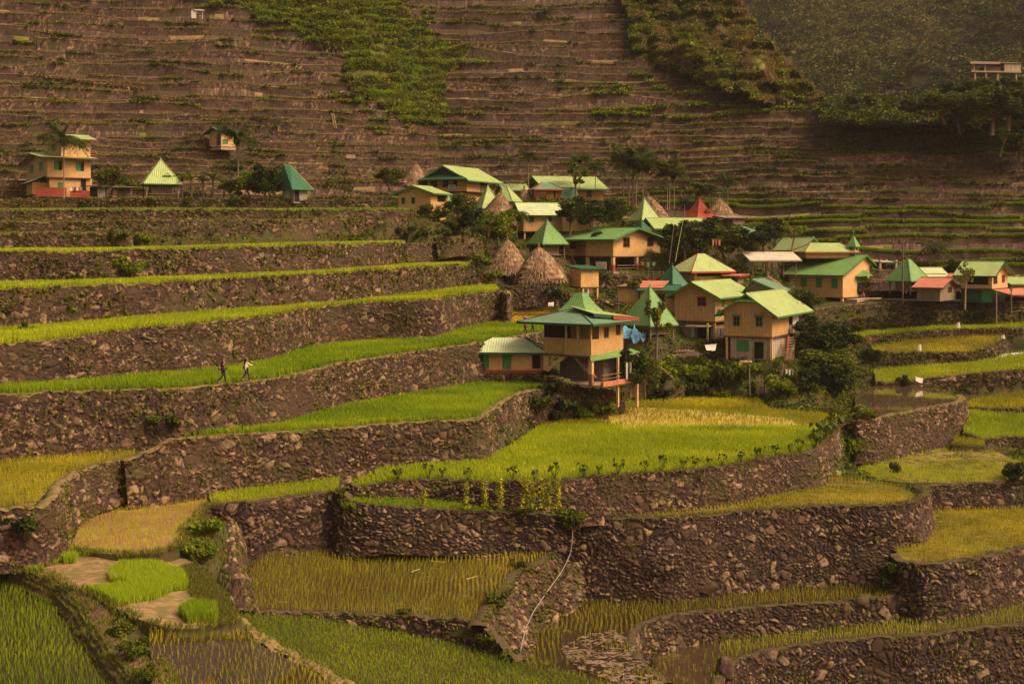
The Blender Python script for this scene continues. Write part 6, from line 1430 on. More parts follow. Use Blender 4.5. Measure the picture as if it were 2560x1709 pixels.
def make_banana(kind, h, seed):
    rg = np.random.default_rng(seed); r = proto(kind, 'banana_plant', 'banana plant', 'banana plants behind the left huts', h)
    V, Q = join([tube([(0, 0, -.2), (.03, 0, h * .3), (0, 0, h * .55)], [.16, .12, .07], 8)]); npmesh('stem', V, Q, M['bark'], r)
    parts = []
    for k in range(9):
        a = 2.4 * k + rg.random(); d = np.array([math.cos(a), math.sin(a), 0]); l = h * rg.uniform(.42, .6); up = rg.uniform(.5, 1.4); P = []
        for j in range(7): s = j / 6; P.append(np.array([0, 0, h * .5]) + d * l * s * math.cos(up * .8) + np.array([0, 0, l * (math.sin(up) * s - .55 * s * s)]))
        parts.append(ribbon(P, [.03, .14, .24, .28, .26, .17, .02], np.array([-d[1], d[0], .25])))
    V, Q = join(parts); npmesh('leaves', V, Q, M['shrub_light'], r, {'tint': rg.random(len(V)) * .5 + .2})
def make_taro(kind, h, seed):
    rg = np.random.default_rng(seed); r = proto(kind, 'taro_plant', 'taro plant', 'taro plants along the rim of the big field', h); st = []; lf = []
    for k in range(6):
        a = 2.4 * k + rg.random(); d = np.array([math.cos(a), math.sin(a), 0]); hh = h * rg.uniform(.6, 1); e = d * h * rg.uniform(.15, .4) + [0, 0, hh * .9]
        st.append(tube([(0, 0, -.05), e * .5 + [0, 0, .08], e], [.02, .015, .01], 5)); s = h * rg.uniform(.22, .34); sd = np.array([-d[1], d[0], 0]); fw = d * .5 + np.array([0, 0, -.86])
        o = [e + sd * s * .0 - fw * s * .15, e + sd * s * .45 - fw * s * .45, e + sd * s * .62 + fw * s * .1, e + fw * s * .95, e - sd * s * .62 + fw * s * .1, e - sd * s * .45 - fw * s * .45]
        n0 = np.cross(sd, fw) * s * .12; lf.append(([o[0] + n0, o[1], o[2], o[3]], [[0, 1, 2, 3]])); lf.append(([o[0] + n0, o[3], o[4], o[5]], [[0, 1, 2, 3]]))
    V, Q = join(st); npmesh('stalks', V, Q, M['shrub'], r, {'tint': np.full(len(V), .5)})
    V, Q = join(lf); npmesh('leaves', V, Q, M['shrub'], r, {'tint': rg.random(len(V)) * .4 + .15})
def make_vine(kind, h, seed, mat='vine'):
    rg = np.random.default_rng(seed); r = proto(kind, 'bean_vine', 'vine', 'bean vines climbing sticks on the field wall', h)
    V, Q = join([tube([(0, 0, -.1), (.02, 0, h * .5), (-.03, 0, h)], [.022, .02, .015], 5)]); npmesh('stick', V, Q, M['wood'], r)
    n = 260; z = rg.random(n) * h * .97; C = np.stack([rg.normal(size=n) * .17 * (1.1 - z / h * .6), rg.normal(size=n) * .10, z], 1); V, Q = leaves(C, .09, rg, .4)
    npmesh('leaves', V, Q, M[mat], r, {'tint': rg.random(n).repeat(4)})
M['vine'] = mat_leaf('vine_leaf', [(.10, .16, .01), (.30, .34, .015), (.60, .50, .02)], .3)
M['red_grass'] = mat_leaf('reddish_grass', [(.25, .12, .06), (.40, .22, .11)], .2)

for k, (h, cr, mt, sd_, ai) in enumerate(((5, 2.2, 'shrub_dark', 1, 0), (5, 2.4, 'shrub', 2, 0), (5.5, 2.0, 'shrub_dark', 3, 0), (5, 2.3, 'shrub_light', 4, 0))): make_tree('t%d' % k, h, cr, mt, 20 + sd_, 3000)
make_tree('airy', 5.5, 1.9, 'shrub', 31, 1000, .15, .5, airy=1); make_tree('airy2', 5, 1.6, 'shrub_light', 32, 700, .14, .55, airy=1, bark='bark_pale')
for k, (mt, sd_) in enumerate((('shrub', 41), ('shrub_light', 42), ('shrub_dark', 43), ('shrub', 44), ('shrub_light', 45))): make_bush('b%d' % k, 1.6, 2.6, mt, sd_)
for k in range(3): make_palm('p%d' % k, 8.0, 50 + k)
make_palm('p3', 4.2, 55, 18, 2.6)
for k in range(2): make_banana('ba%d' % k, 3.6, 60 + k)
for k in range(3): make_taro('ta%d' % k, 1.1, 70 + k)
for k in range(3): make_vine('v%d' % k, 1.9, 80 + k)

# trees: kind, base column, base row, height (px), distance, label, width factor
TREES = [
 ('t1', 1150, 562, 72, 164, 'round dark tree beside the cream house with two small windows', 1.0),
 ('t3', 1248, 618, 92, 160, 'broad olive tree in front of the single thatched hut', 1.1),
 ('t1', 1215, 612, 62, 158, 'lower bushy tree left of the olive one, above the thatched pair', 1.3),
 ('airy', 1440, 512, 100, 181, 'thin-trunked tree in front of the wide bleached green roof', .95),
 ('t2', 1425, 584, 74, 170, 'dark tree covering the right half of the house with the cross gable', 1.1),
 ('t0', 1478, 580, 76, 171, 'dark tree between the cross-gable house and the palms', 1.1),
 ('t1', 1540, 572, 74, 173, 'dark tree left of the light green central pyramid', 1.1),
 ('t0', 1712, 652, 96, 166, 'dark tree right of the long yellow house', 1.1),
 ('t2', 1762, 650, 98, 168, 'tall dark tree behind the hipped roof with red fascia', 1.1),
 ('t1', 1815, 650, 84, 168, 'dark tree in front of the wide faded green roof', 1.2),
 ('t0', 1862, 645, 70, 167, 'round dark tree right of the white windows house among the trees', 1.2),
 ('t2', 1912, 642, 76, 168, 'dark tree just above the white tin canopy', 1.1),
 ('airy2', 1978, 640, 92, 168, 'airy pale-stemmed tree in front of the roofs above the canopy', 1.1),
 ('t1', 2008, 802, 78, 152, 'leafy bush-like tree left of the chapel yard wall', 1.1),
 ('t0', 2052, 900, 104, 143, 'dark tree right of the house with the porch', 1.1),
 ('t2', 2090, 920, 105, 144, 'dark tree right of the porch, above the pond', 1.2),
 ('t1', 2065, 985, 105, 138, 'mid-green tree on the bank left of the pond', 1.3),
 ('t0', 2088, 1002, 92, 136, 'dark tree leaning over the left end of the pond', 1.1),
 ('t0', 2000, 1005, 80, 134, 'dark round tree at the back edge of the big field', 1.2),
 ('airy', 1640, 905, 150, 128, 'lacy tree in front of the bright green pyramid hut', .8),
 ('t0', 1575, 985, 110, 122, 'dark viny tree right of the stilted house', .75),
 ('t1', 1612, 990, 90, 125, 'bushy tree at the foot of the slope right of the stilted house', .9),
 ('t1', 278, 487, 62, 171, 'small dark tree behind the lumber shed on the left', 1.1),
 ('t0', 660, 505, 88, 169, 'tall dark tree left of the steep green hut', .95),
 ('t3', 628, 500, 74, 170, 'lighter tree beside the tall dark one near the steep green hut', 1.0),
 ('t1', 708, 492, 60, 172, 'dark tree half behind the steep green hut', 1.0),
 ('t0', 2390, 690, 40, 175, 'dark round tree right of the chapel shelter', 1.2),
 ('t1', 975, 475, 52, 178, 'round green tree left of the cream house roof', 1.3),
 ('t2', 1505, 640, 56, 168, 'dark shrubby tree behind the small box hut roof', 1.2), ('t0', 1690, 640, 70, 169, 'dark tree hugging the right corner of the long yellow house', 1.1), ('t1', 1740, 610, 54, 172, 'bushy tree under the flat green double roof', 1.3), ('t0', 1800, 612, 50, 174, 'dark bushy tree left of the small house among the trees', 1.2), ('t2', 1940, 610, 60, 172, 'dark tree behind the airy pale-stemmed one', 1.1), ('t1', 1075, 575, 60, 166, 'dark tree under the cream house wall', 1.2), ('t0', 1180, 590, 70, 163, 'dark tree between cream house and single thatched hut', 1.1), ('t2', 1460, 560, 64, 176, 'dark tree right of the thin-trunked one', 1.2), ('t3', 312, 486, 40, 171.5, 'green tree right behind the lumber shed', 1.3), ('t1', 580, 498, 46, 170, 'bushy tree at the foot of the tall left palm', 1.3), ('t2', 2175, 925, 50, 147, 'dark tree above the far rim of the pond', 1.3),
 ('airy2', 2412, 765, 118, 155, 'pale bare-stemmed papaya-like tree in front of the right edge house', .7),
]
for k_, x, y, h, D, lb, wf in TREES: put(k_, x, y, h * (1.12 if k_ != 'airy2' else 1), lb, wf * (1.12 if k_[0] == 't' else 1), D=D)
WOOD = [(2130, 268, 30), (2175, 272, 34), (2225, 280, 40), (2275, 292, 46), (2320, 300, 60), (2362, 306, 80), (2400, 330, 90), (2440, 300, 100), (2480, 330, 120), (2520, 318, 110), (2558, 350, 130), (2455, 262, 70), (2530, 262, 72), (2375, 262, 56), (2500, 385, 90), (2550, 400, 90), (2415, 250, 50)]
WL = ['low tree at the left end of the upper right wood', 'second low tree from the left end of the upper right wood', 'tree on the rim where the wood begins to rise', 'tree left of the gap in the upper right wood', 'olive tree just right of the rim gap', 'yellowish tree below and left of the concrete building', 'dark tree at the top of the green slope under the wood', 'tall dark tree under the left pillars of the concrete building', 'big dark tree below the concrete building', 'dark tree below the right half of the concrete building', 'tall dark tree touching the right edge below the concrete building', 'light-topped tree right under the concrete floor', 'tree under the right end of the concrete building', 'small tree left of the thin pillars', 'lowest dark tree of the upper right wood', 'lowest tree of the wood at the right edge', 'round tree just left of the concrete building']
for i, ((x, y, h), lb) in enumerate(zip(WOOD, WL)): put(('t0', 't2', 't1')[i % 3], x, y, h, lb, 1.35, D=(197 if y > 280 else 212) + (i % 4) * 2, group='trees of the dark wood at the upper right')

PALMS = [('p0', 160, 490, 178, 170, 'slender palm standing right in front of the three-storey house', .9), ('p1', 596, 482, 172, 171, 'tall palm right of the little ochre house', 1), ('p2', 588, 470, 60, 173, 'short palm under the tall one right of the little ochre house', 1.2),
 ('p0', 1139, 412, 55, 196, 'palm rising behind the balcony house', 1.0), ('p1', 1321, 480, 110, 184, 'palm left of the wide bleached roof', .9), ('p2', 1448, 470, 88, 188, 'palm top above the thin-trunked tree', 1.1), ('p0', 1488, 490, 90, 186, 'palm at the right end of the wide bleached roof', .9),
 ('p1', 1559, 520, 140, 182, 'leftmost and shortest-crowned palm of the palm clump', .9), ('p0', 1573, 524, 150, 183, 'second palm from the left in the palm clump', 1), ('p2', 1582, 520, 158, 184, 'tallest palm of the palm clump', 1.1), ('p1', 1590, 516, 148, 182, 'palm in the middle right of the palm clump', 1), ('p0', 1607, 518, 140, 183, 'palm second from the right in the palm clump', 1), ('p2', 1614, 516, 118, 184, 'rightmost low palm of the palm clump', 1),
 ('p0', 1668, 520, 128, 184, 'left palm of the three near the thatched peak', 1), ('p1', 1674, 522, 116, 183, 'middle palm of the three near the thatched peak', .9), ('p2', 1686, 518, 100, 184, 'right and lowest palm of the three near the thatched peak', 1),
 ('p1', 1820, 552, 118, 186, 'lone palm right of the red pyramid roof', .75), ('p2', 1710, 560, 72, 180, 'palm just left of the red pyramid roof', .9),
 ('p3', 1750, 512, 66, 190, 'bushy dark palm behind the left of the red pyramid roof', 1), ('p3', 1775, 510, 60, 190, 'bushy dark palm behind the right of the red pyramid roof', 1),
 ('p3', 1292, 590, 78, 166, 'short palm beside the wall of the cross-gable house', .7), ('p3', 2325, 668, 78, 178, 'drooping palm right behind the blunt pyramid', 1), ('p3', 1365, 62, 42, 248, 'banana-like palm on the terraces at the top middle', 1.0),
 ('p0', 1046, 80, 62, 252, 'left of two bare-stemmed palms at the top of the hillside', .5), ('p1', 1054, 82, 56, 252, 'right of two bare-stemmed palms at the top of the hillside', .5), ('p0', 350, 82, 48, 245, 'lone thin palm high on the left of the hillside', .6)]
for k_, x, y, h, D, lb, wf in PALMS: put(k_, x, y, h, lb, wf, D=D)
for x, h, lb in ((455, 72, 'banana plant nearest the plank steps hut'), (478, 84, 'tallest banana plant behind the plank steps hut'), (508, 70, 'banana plant in the middle of the row'), (532, 84, 'wide banana plant right of the middle'), (560, 60, 'rightmost small banana plant')):
    put('ba%d' % (x % 2), x, 490, h, lb, D=172)
BUSH = [
 ('b0', 1012, 588, 34, 'scrubby bush below the cream house'), ('b3', 1060, 590, 36, 'olive bush below and right of the cream house'), ('b0', 1105, 594, 34, 'bush on the slope left of the thatched huts'),
 ('b1', 1203, 668, 40, 'light leafy bush at the end of the upper bright strip'), ('b4', 1232, 700, 34, 'small light bush above the corner of the terraces'), ('b2', 1385, 742, 34, 'round dark bush on the wall below the pointed thatched hut'),
 ('b1', 1660, 945, 66, 'light green bush below the plank pile'), ('b4', 1712, 950, 60, 'light bush left of the block house'), ('b1', 1765, 960, 72, 'large light bush in the garden under the tall yellow house'), ('b0', 1815, 955, 60, 'bush in front of the block house'), ('b4', 1870, 940, 52, 'leafy bush at the foot of the block house door'), ('b0', 1740, 990, 50, 'low bush at the back edge of the big field'),
 ('b1', 1948, 990, 62, 'rounded green bush right of the garden fence'), ('b0', 1905, 985, 46, 'bush behind the rounded garden bush'), ('b2', 1650, 1000, 52, 'dark bush at the back left corner of the big field'), ('b4', 1800, 1000, 40, 'low leafy bush between garden and big field'),
 ('b2', 2262, 962, 30, 'dark round bush at the back rim of the pond'), ('b3', 2040, 905, 50, 'bush below the chapel yard wall'), ('b1', 2160, 1048, 44, 'light bush at the left end of the pond wall'), ('b4', 2122, 1150, 90, 'tall light bush hanging down the bank below the pond'),
 ('b3', 1085, 1262, 58, 'brownish bush on the ledge under the big field'), ('b0', 1140, 1258, 48, 'olive bush beside the brownish one on the ledge'), ('b2', 1020, 1262, 40, 'dark low bush at the left of the ledge'),
 ('b1', 520, 1345, 66, 'large-leaved creeper bush on the rocks beside the small oval field'), ('b4', 500, 1395, 60, 'creeper bush at the corner of the seedbed'), ('b0', 400, 1075, 60, 'dark hanging bush on the wall left of the boulder'), ('b2', 60, 1330, 70, 'dark leafy bush on the wall at the left edge'),
 ('b2', 2233, 1452, 60, 'dark bush in the corner of the tallest wall'), ('b3', 2240, 1198, 52, 'narrow shrub in the round half-flooded field'), ('b2', 2545, 1200, 58, 'dark shrub at the right rim of the round field'), ('b2', 68, 850, 56, 'tufted stump on the rim of the left bright strip'),
 ('b0', 330, 1640, 60, 'bush in the ditch at the bottom left'), ('b3', 300, 1590, 52, 'brown bush in the ditch above the other'), ('b0', 360, 1700, 52, 'bush at the bottom end of the ditch'), ('b4', 36, 1415, 26, 'small round bush on the path bank at the left edge'),
 ('b1', 320, 690, 60, 'teal fern bush on the terraces at the left'), ('b0', 300, 606, 44, 'yellowish shrub in the gap of the left terraces'), ('b1', 350, 610, 36, 'bright shrub beside the gap of the left terraces'),
 ('b0', 210, 515, 24, 'bush under the red parapet of the three-storey house'), ('b3', 470, 510, 24, 'bush below the banana plants'), ('b0', 600, 512, 30, 'bush below the tall palm on the left'), ('b1', 380, 508, 22, 'bush below the plank steps hut'),
 ('b2', 2140, 830, 26, 'bush on the wall below the chapel, left part'), ('b0', 2330, 800, 34, 'bush on the wall below the chapel yard, middle'), ('b2', 2440, 800, 36, 'bush on the wall left of the white posts'), ('b3', 2200, 830, 26, 'bush on the wall below the chapel, middle'),
 ('b2', 1500, 700, 26, 'dark bush beside the two-legged box hut'), ('b0', 1585, 720, 26, 'bush above the beige shed'), ('b3', 2120, 930, 46, 'olive bush behind the pond trees'),
 ('b0', 312, 1232, 40, 'dark bush in the crevice between two wall ends at the left'), ('b3', 850, 1240, 30, 'bush at the right tip of the narrow wedge terrace'), ('b1', 872, 1268, 26, 'small bush at the left end of the ledge wall'), ('b0', 628, 1552, 30, 'bush at the top of the narrow dirt path'), ('b4', 560, 1600, 26, 'weeds beside the top of the dirt path'),
 ('b0', 1345, 1030, 60, 'creeper bush on the curving wall left of the stilts'), ('b2', 1400, 1045, 66, 'dark creeper bush under the red floor beam'), ('b1', 1455, 1050, 60, 'light creeper bush between the stilts'), ('b0', 1510, 1048, 60, 'creeper bush right of the tall stilts'), ('b2', 1370, 985, 34, 'dark bush on the wall top before the stilted house'),
 ('b0', 1222, 1612, 44, 'bush at the lower end of the slanting bank'), ('b3', 1268, 1652, 40, 'bush at the foot of the slanting bank beside the pipe end'), ('b4', 1170, 1590, 30, 'weeds on the short reddish wall'),
 ('b4', 1310, 1285, 30, 'low leafy creeper under the bean vines'), ('b1', 1450, 1560, 20, 'small tuft on the bank with the pipe'), ('b0', 1436, 1318, 56, 'bush where the white pipe starts'), ('b3', 1412, 1300, 40, 'bush left of the start of the white pipe'), ('b0', 1290, 1420, 32, 'grassy bush on the rim of the slanting bank'), ('b3', 1235, 1510, 44, 'bush at the lower corner of the middle rice field'), ('b0', 1010, 1535, 24, 'low weeds on the front rim of the middle rice field')]
for k_, x, y, h, lb in BUSH: put(k_, x, y, h, lb, 1.0, sink=.1, wf=.62 if ('narrow' in lb or 'stump' in lb or 'tall light' in lb) else 1.0) if False else put(k_, x, y, h, lb, .6 if ('narrow' in lb or 'stump' in lb or 'tall light' in lb) else 1.0, sink=.1)
ORD = 'first second third fourth fifth sixth seventh eighth ninth tenth eleventh twelfth thirteenth fourteenth fifteenth sixteenth seventeenth eighteenth nineteenth twentieth twenty-first twenty-second twenty-third twenty-fourth twenty-fifth twenty-sixth twenty-seventh twenty-eighth twenty-ninth thirtieth thirty-first thirty-second thirty-third thirty-fourth'.split()
rt = random.Random(4)
lipc = catmull([W(*p) for p in lipF3], .3); n = 34
for i in range(n):
    u = (i + rt.uniform(-.4, .4)) / (n - 1); u = min(max(u, .04), 1) ** .85; p = lipc[int(u * (len(lipc) - 1))].copy(); p[1] += rt.uniform(.1, .6); p[2] += .02
    s = rt.uniform(.75, 1.2) if u < .7 else rt.uniform(1.2, 1.9)
    px_, py_ = topx(*p)
    put('ta%d' % (i % 3), 0, 0, s * 1.1 * F / p[1], ORD[i] + ' taro plant from the left along the rim of the big field', loc=p)
for i, (x, h) in enumerate(((1060, 50), (1165, 66), (1210, 70), (1251, 74), (1313, 78), (1330, 70), (1355, 76), (1372, 68), (1394, 74))):
    put('v%d' % (i % 3), x, 1268, h, ORD[i] + ' bean vine from the left on the field wall', D=87.0)

# ------------------------------------------------------------------ undergrowth on the village slope
gx, gy, GZ = GRID
def ground_z(X, Y):
    fx = (X - gx[0]) / .8; fy = (Y - gy[0]) / .8; i = np.clip(fx.astype(int), 0, len(gx) - 2); j = np.clip(fy.astype(int), 0, len(gy) - 2); u = fx - i; v = fy - j
    return (GZ[j, i] * (1 - u) + GZ[j, i + 1] * u) * (1 - v) + (GZ[j + 1, i] * (1 - u) + GZ[j + 1, i + 1] * u) * v
def slope_points(n, mask, x=(-48, 60), y=(58, 200)):
    X = RNG.uniform(*x, n); Y = RNG.uniform(*y, n); Z = ground_z(X, Y); px, py = topx(X, Y, Z); ok = mask(px, py, X, Y) & (px > -40) & (px < 2600)
    for f in FIELDS: ok &= np.isnan(f.sample(X, Y))
    return np.stack([X, Y, Z], 1)[ok]
vm = lambda px, py, X, Y: (py > 480) & (py < 1260)
nz = lambda X, Y, s: fbm(X * .16, Y * .16, s, 4)
garden = [(1540, 880), (1800, 880), (2050, 850), (2190, 960), (2130, 1060), (1900, 1030), (1540, 1030)]
bushes_at('undergrowth', slope_points(60000, lambda px, py, X, Y: vm(px, py, X, Y) & (nz(X, Y, 5) > .47)), .40, 9, .13, 'shrub', 'green undergrowth between the houses')
bushes_at('undergrowth', slope_points(50000, lambda px, py, X, Y: vm(px, py, X, Y) & (nz(X, Y, 9) > .52)), .45, 9, .14, 'shrub_dark', 'dark undergrowth between the houses')
bushes_at('undergrowth', slope_points(60000, lambda px, py, X, Y: vm(px, py, X, Y) & ((nz(X, Y, 13) > .56) | inpoly(px, py, garden) & (nz(X, Y, 14) > .44))), .42, 9, .12, 'shrub_light', 'light green weeds between the houses')
tufts('grass', slope_points(80000, lambda px, py, X, Y: (py > 480) & (nz(X, Y, 21) > .40)), .35, .035, 5, 'grass', .6, label='rough grass on the village slope')
tufts('grass', slope_points(26000, lambda px, py, X, Y: (py > 1240) & (py < 1760), (-48, 30), (50, 90)), .30, .03, 6, 'grass', .7, label='rough grass between the foreground fields')
for V, dens, lb in ((bund, 1.0, 'thin grass on the footpath bank'), (ditch, 1.2, 'grass on the reddish bank'), (spur_bank, .05, 'grass between the reddish boulders')):
    A = V.reshape(-1, 3); k = RNG.integers(0, len(A), int(len(A) * 1.6 * dens)); Q_ = A[k]; nq_ = V.shape[1]; q_ = k % nq_; kp = (np.abs(q_ - nq_ // 2) > nq_ / 7) | (RNG.random(len(k)) < .12)
    tufts('grass', Q_[kp], .22, .025, 5, 'grass', .7, label=lb)
P = slope_points(30000, lambda px, py, X, Y: inpoly(px, py, [(400, 1690), (520, 1690), (540, 1760), (380, 1760)]), (-20, 0), (50, 66))
xs = RNG.random((500, 2)); P = np.array([Wz(400 + 130 * a, 1698 + 60 * b, -20.2) for a, b in xs]); tufts('reddish_grass', P, .45, .03, 6, 'red_grass', .7, label='reddish dead grass at the bottom edge')

# ------------------------------------------------------------------ boulders
def boulder(label, x, y, wpx, hpx, D=None, seed=1, mat='stone_far', dep=.8, name='boulder'):
    p = hit(x, y) if D is None else W(x, y, D); s = wpx * p[1] / F / 2; hh = hpx * p[1] / F / 2
    nu, nv = 40, 26; U, V_ = np.meshgrid(np.linspace(0, 2 * np.pi, nu, endpoint=False), np.linspace(.02, np.pi - .02, nv)); rg_ = np.random.default_rng(seed + 300); dr = np.stack([np.cos(U) * np.sin(V_), np.sin(U) * np.sin(V_), np.cos(V_)], -1); r = np.full(U.shape, 1.15)
    for _ in range(16):
        nn_ = rg_.normal(size=3); nn_ /= np.linalg.norm(nn_); dd_ = rg_.uniform(.72, .98); r = np.minimum(r, dd_ / np.maximum(dr @ nn_, .05))
    r = r + .16 * (fbm(np.cos(U) * 3 + seed * 5, np.sin(U) * 3 + V_ * 3, seed, 4) - .5)
    G = np.stack([np.cos(U) * np.sin(V_) * s * r, np.sin(U) * np.sin(V_) * s * dep * r, np.cos(V_) * hh * r], -1).reshape(-1, 3); idx = np.arange(nu * nv).reshape(nv, nu); nx = np.roll(idx, -1, 1)
    Q = np.stack([idx[:-1], idx[1:], nx[1:], nx[:-1]], -1).reshape(-1, 4); loc = p + np.array([0, s * dep * .6, hh * .35])
    o = npmesh('boulder', G, Q, M[mat], attrs={'tint': np.full(len(G), .45 + .3 * (seed % 3) / 2), 'gap': np.zeros(len(G))}, smooth=True); o.location = tuple(loc); tag(o, label, name.replace('_', ' '), 'boulders in the terrace walls' if name == 'boulder' else None); o.name = name
boulder('largest dark boulder set in the wall below the walkers', 598, 1068, 84, 100, seed=1, mat='stone_dark'); boulder('smaller boulder at the foot of the largest one', 562, 1082, 44, 40, seed=2)
boulder('squarish boulder standing on the low wall in the flooded strip', 2158, 1512, 50, 36, seed=3); boulder('pale boulder left of the squarish one in the low wall', 2112, 1530, 34, 34, seed=4)
boulder('pale boulder in the wall below the pond', 2300, 1062, 32, 26, seed=5, mat='stone'); boulder('upright slab at the foot of the taro wall', 1897, 1232, 18, 28, seed=6); boulder('large block at the foot of the tallest wall', 1845, 1448, 28, 34, seed=7)
boulder('big rounded rock at the lower end of the hooked wall', 1815, 1690, 54, 60, seed=8, mat='stone_dark'); boulder('dark slab low in the tallest wall near the flooded strip', 1765, 1478, 60, 36, seed=9, mat='stone_dark'); boulder('boulder in the end of the wall beside the strip right of the earth slip', 1228, 790, 26, 26, seed=10)
boulder('dark rock hidden in plants on the wall above the oval yellow field', 2350, 805, 30, 22, seed=11, mat='stone_dark'); boulder('pale stones below the pond beside the path', 2180, 1135, 40, 22, seed=12)

# ------------------------------------------------------------------ pipe, poles, sheets, odds and ends
pts = [hit(x, y) for x, y in ((1430, 1308), (1433, 1341), (1428, 1383), (1409, 1424), (1367, 1474), (1326, 1532), (1312, 1569), (1303, 1615), (1295, 1652))]
pts = np.array(pts); pts[:, 1] -= .12; pts[1:-1] = (pts[:-2] + 2 * pts[1:-1] + pts[2:]) / 4; pts[1:-1, 1] -= .1
c = catmull(pts, .25); V, Q = tube(c, [.036] * len(c), 8); M['pipe'] = flat('pipe_grey', (.30, .27, .24), .5)
o = npmesh('water_pipe', np.array(V), np.array(Q), M['pipe'], smooth=True); tag(o, 'long pale water pipe lying down the slanting stone bank', 'pipe')
def pole(name, label, x, y0, y1, D, r=.08, mat='wood', x1=None, cat='pole', extra=None):
    a = W(x, y0, D); b_ = W(x1 if x1 is not None else x, y1, D); t_ = Thing(name, label, cat, a); V, Q = tube([a - [0, 0, .2], a * .5 + b_ * .5, b_], [r, r * .9, r * .75], 8)
    npmesh('shaft', np.array(V), np.array(Q), M[mat], t_.root, origin=t_.org, smooth=True)
    if extra: extra(t_, a, b_)
    return t_
def crossarm(t_, a, b_): mb = MB(); mb.beam(b_ + [-.5, 0, -.3], b_ + [.5, 0, -.3], .05); t_.part('crossarm', mb, 'wood')
pole('utility_pole', 'tall dark pole in front of the blunt green pyramid', 2257, 757, 613, 163, .11, 'bark', extra=crossarm)
def lampcap(t_, a, b_): mb = MB(); mb.beam(b_, b_ + [0, 0, .25], .14); t_.part('cap', mb, 'roof_teal')
pole('post', 'tall whitish post below the right edge house', 2491, 808, 726, 158, .09, 'bark_pale', cat='post'); pole('post', 'post with a teal cap at the right edge', 2528, 775, 725, 158, .10, 'bark', cat='post', extra=lampcap)
M['bamboo'] = flat('bamboo', (.45, .42, .12), .5)
pole('bamboo_pole', 'leaning green bamboo pole above the hipped roof', 1688, 650, 545, 161, .05, 'bamboo', 1709); pole('bamboo_pole', 'thin bleached pole left of the leaning bamboo', 1673, 655, 560, 161, .04, 'bark_pale', 1685); pole('post', 'dark post between the two-legged hut and the beige shed', 1546, 795, 745, 140, .05, 'bark', cat='post'); pole('post', 'thin dark post behind the turret roof', 1496, 775, 742, 140, .04, 'bark', cat='post')
pole('bamboo_pole', 'dead branch slanting down the garden slope', 1640, 905, 950, 127, .05, 'bark_pale', 1688)
for i, (x, y0, y1, x1) in enumerate(((1875, 985, 920, 1873), (1895, 985, 935, 1900), (1952, 955, 905, 1958))): pole('garden_stake', ['stake under the creeper in front of the block house', 'second stake under the creeper, to the right', 'crooked stake at the foot of the ladder stair'][i], x, y0, y1, 134, .06, 'bark_pale', x1, cat='stake')
t = Thing('small_sign', 'small white notice on a green post in the rice', 'sign', W(1378, 800, 141)); mb = MB(); mb.beam(W(1378, 806, 141), W(1377, 766, 141), .04); t.part('post', mb, 'dark_trim')
a = W(1370, 766, 141); mb = MB(); mb.face([W(1370, 766, 141), W(1384, 765, 141), W(1384.5, 755, 141.2), W(1371, 756, 141.2)]); mb.face([W(1371, 756, 141.24), W(1384.5, 755, 141.24), W(1384, 765, 141.04), W(1370, 766, 141.04)]); bd = t.part('board', mb, 'white')
mb = MB()
for k in range(3): mb.beam(W(1372.5, 763.5 - 2.6 * k, 140.95), W(1382 - k, 762.9 - 2.6 * k, 140.95), .015)
t.part('writing', mb, 'tin', bd)
def sheet(name, label, corners, D, mat, cat, sag=.3, n=9, seed=1):
    P = [W(x, y, D + dd) for x, y, dd in corners]; G = []
    for i in range(n):
        for j in range(n):
            u, v = i / (n - 1), j / (n - 1); p = (P[0] * (1 - u) + P[1] * u) * (1 - v) + (P[3] * (1 - u) + P[2] * u) * v
            p = p + np.array([0, -.3, 1.0]) * (float(fbm(np.array(u * 4), np.array(v * 4), seed, 3)) - .5) * sag * 1.6 - np.array([0, 0, sag * .5 * math.sin(math.pi * u)]); G.append(p)
    idx = np.arange(n * n).reshape(n, n); Q = np.stack([idx[:-1, :-1], idx[1:, :-1], idx[1:, 1:], idx[:-1, 1:]], -1).reshape(-1, 4)
    G = np.array(G); th = np.array([0, .02, -.015]); m_ = len(G)
    o = npmesh(name, np.concatenate([G, G + th]), np.concatenate([Q, Q[:, ::-1] + m_]), M[mat], smooth=True, attrs={'rib': np.zeros(2 * m_)}); tag(o, label, cat); return o
sheet('tarpaulin', 'blue tarpaulin stretched beside the stilted house', [(1555, 815, 3), (1588, 818, 3), (1582, 840, 0), (1552, 838, 0)], 128, 'blue', 'tarpaulin', .5, seed=3)
sheet('tarpaulin', 'second blue tarpaulin peaked below the green pyramid hut', [(1585, 818, 3), (1616, 826, 3), (1612, 846, 0), (1574, 848, 0)], 127, 'blue', 'tarpaulin', .7, seed=5)
sheet('plastic_sheet', 'crumpled white sheet on the plank pile', [(1762, 862, 1), (1792, 858, 1), (1788, 876, -1), (1766, 874, -1)], 139, 'white', 'sheet', .07, seed=6)
sheet('plastic_sheet', 'white sheet tied at the right corner of the big field', [(2062, 1052, 0), (2098, 1056, 0), (2085, 1070, -.4), (2056, 1072, -.4)], 117, 'white', 'sheet', .1, seed=7)
sheet('plastic_sheet', 'white sacking lying on the wall behind the pond', [(2289, 941, 0), (2308, 945, 0), (2306, 957, -.2), (2290, 952, -.2)], 147, 'white', 'sheet', .08, seed=8)
sheet('plastic_sheet', 'blue scrap of sheeting on the right hillside', [(2064, 462, 0), (2078, 462, 0), (2076, 468, 0), (2066, 467, 0)], 205, 'blue', 'sheet', .1, seed=9)
sheet('tin_sheet', 'pale sheet of tin on the hillside left of the middle', [(781, 352, 0), (800, 352, 0), (793, 362, 0), (787, 360, 0)], 208, 'tin', 'sheet', .1, seed=10)
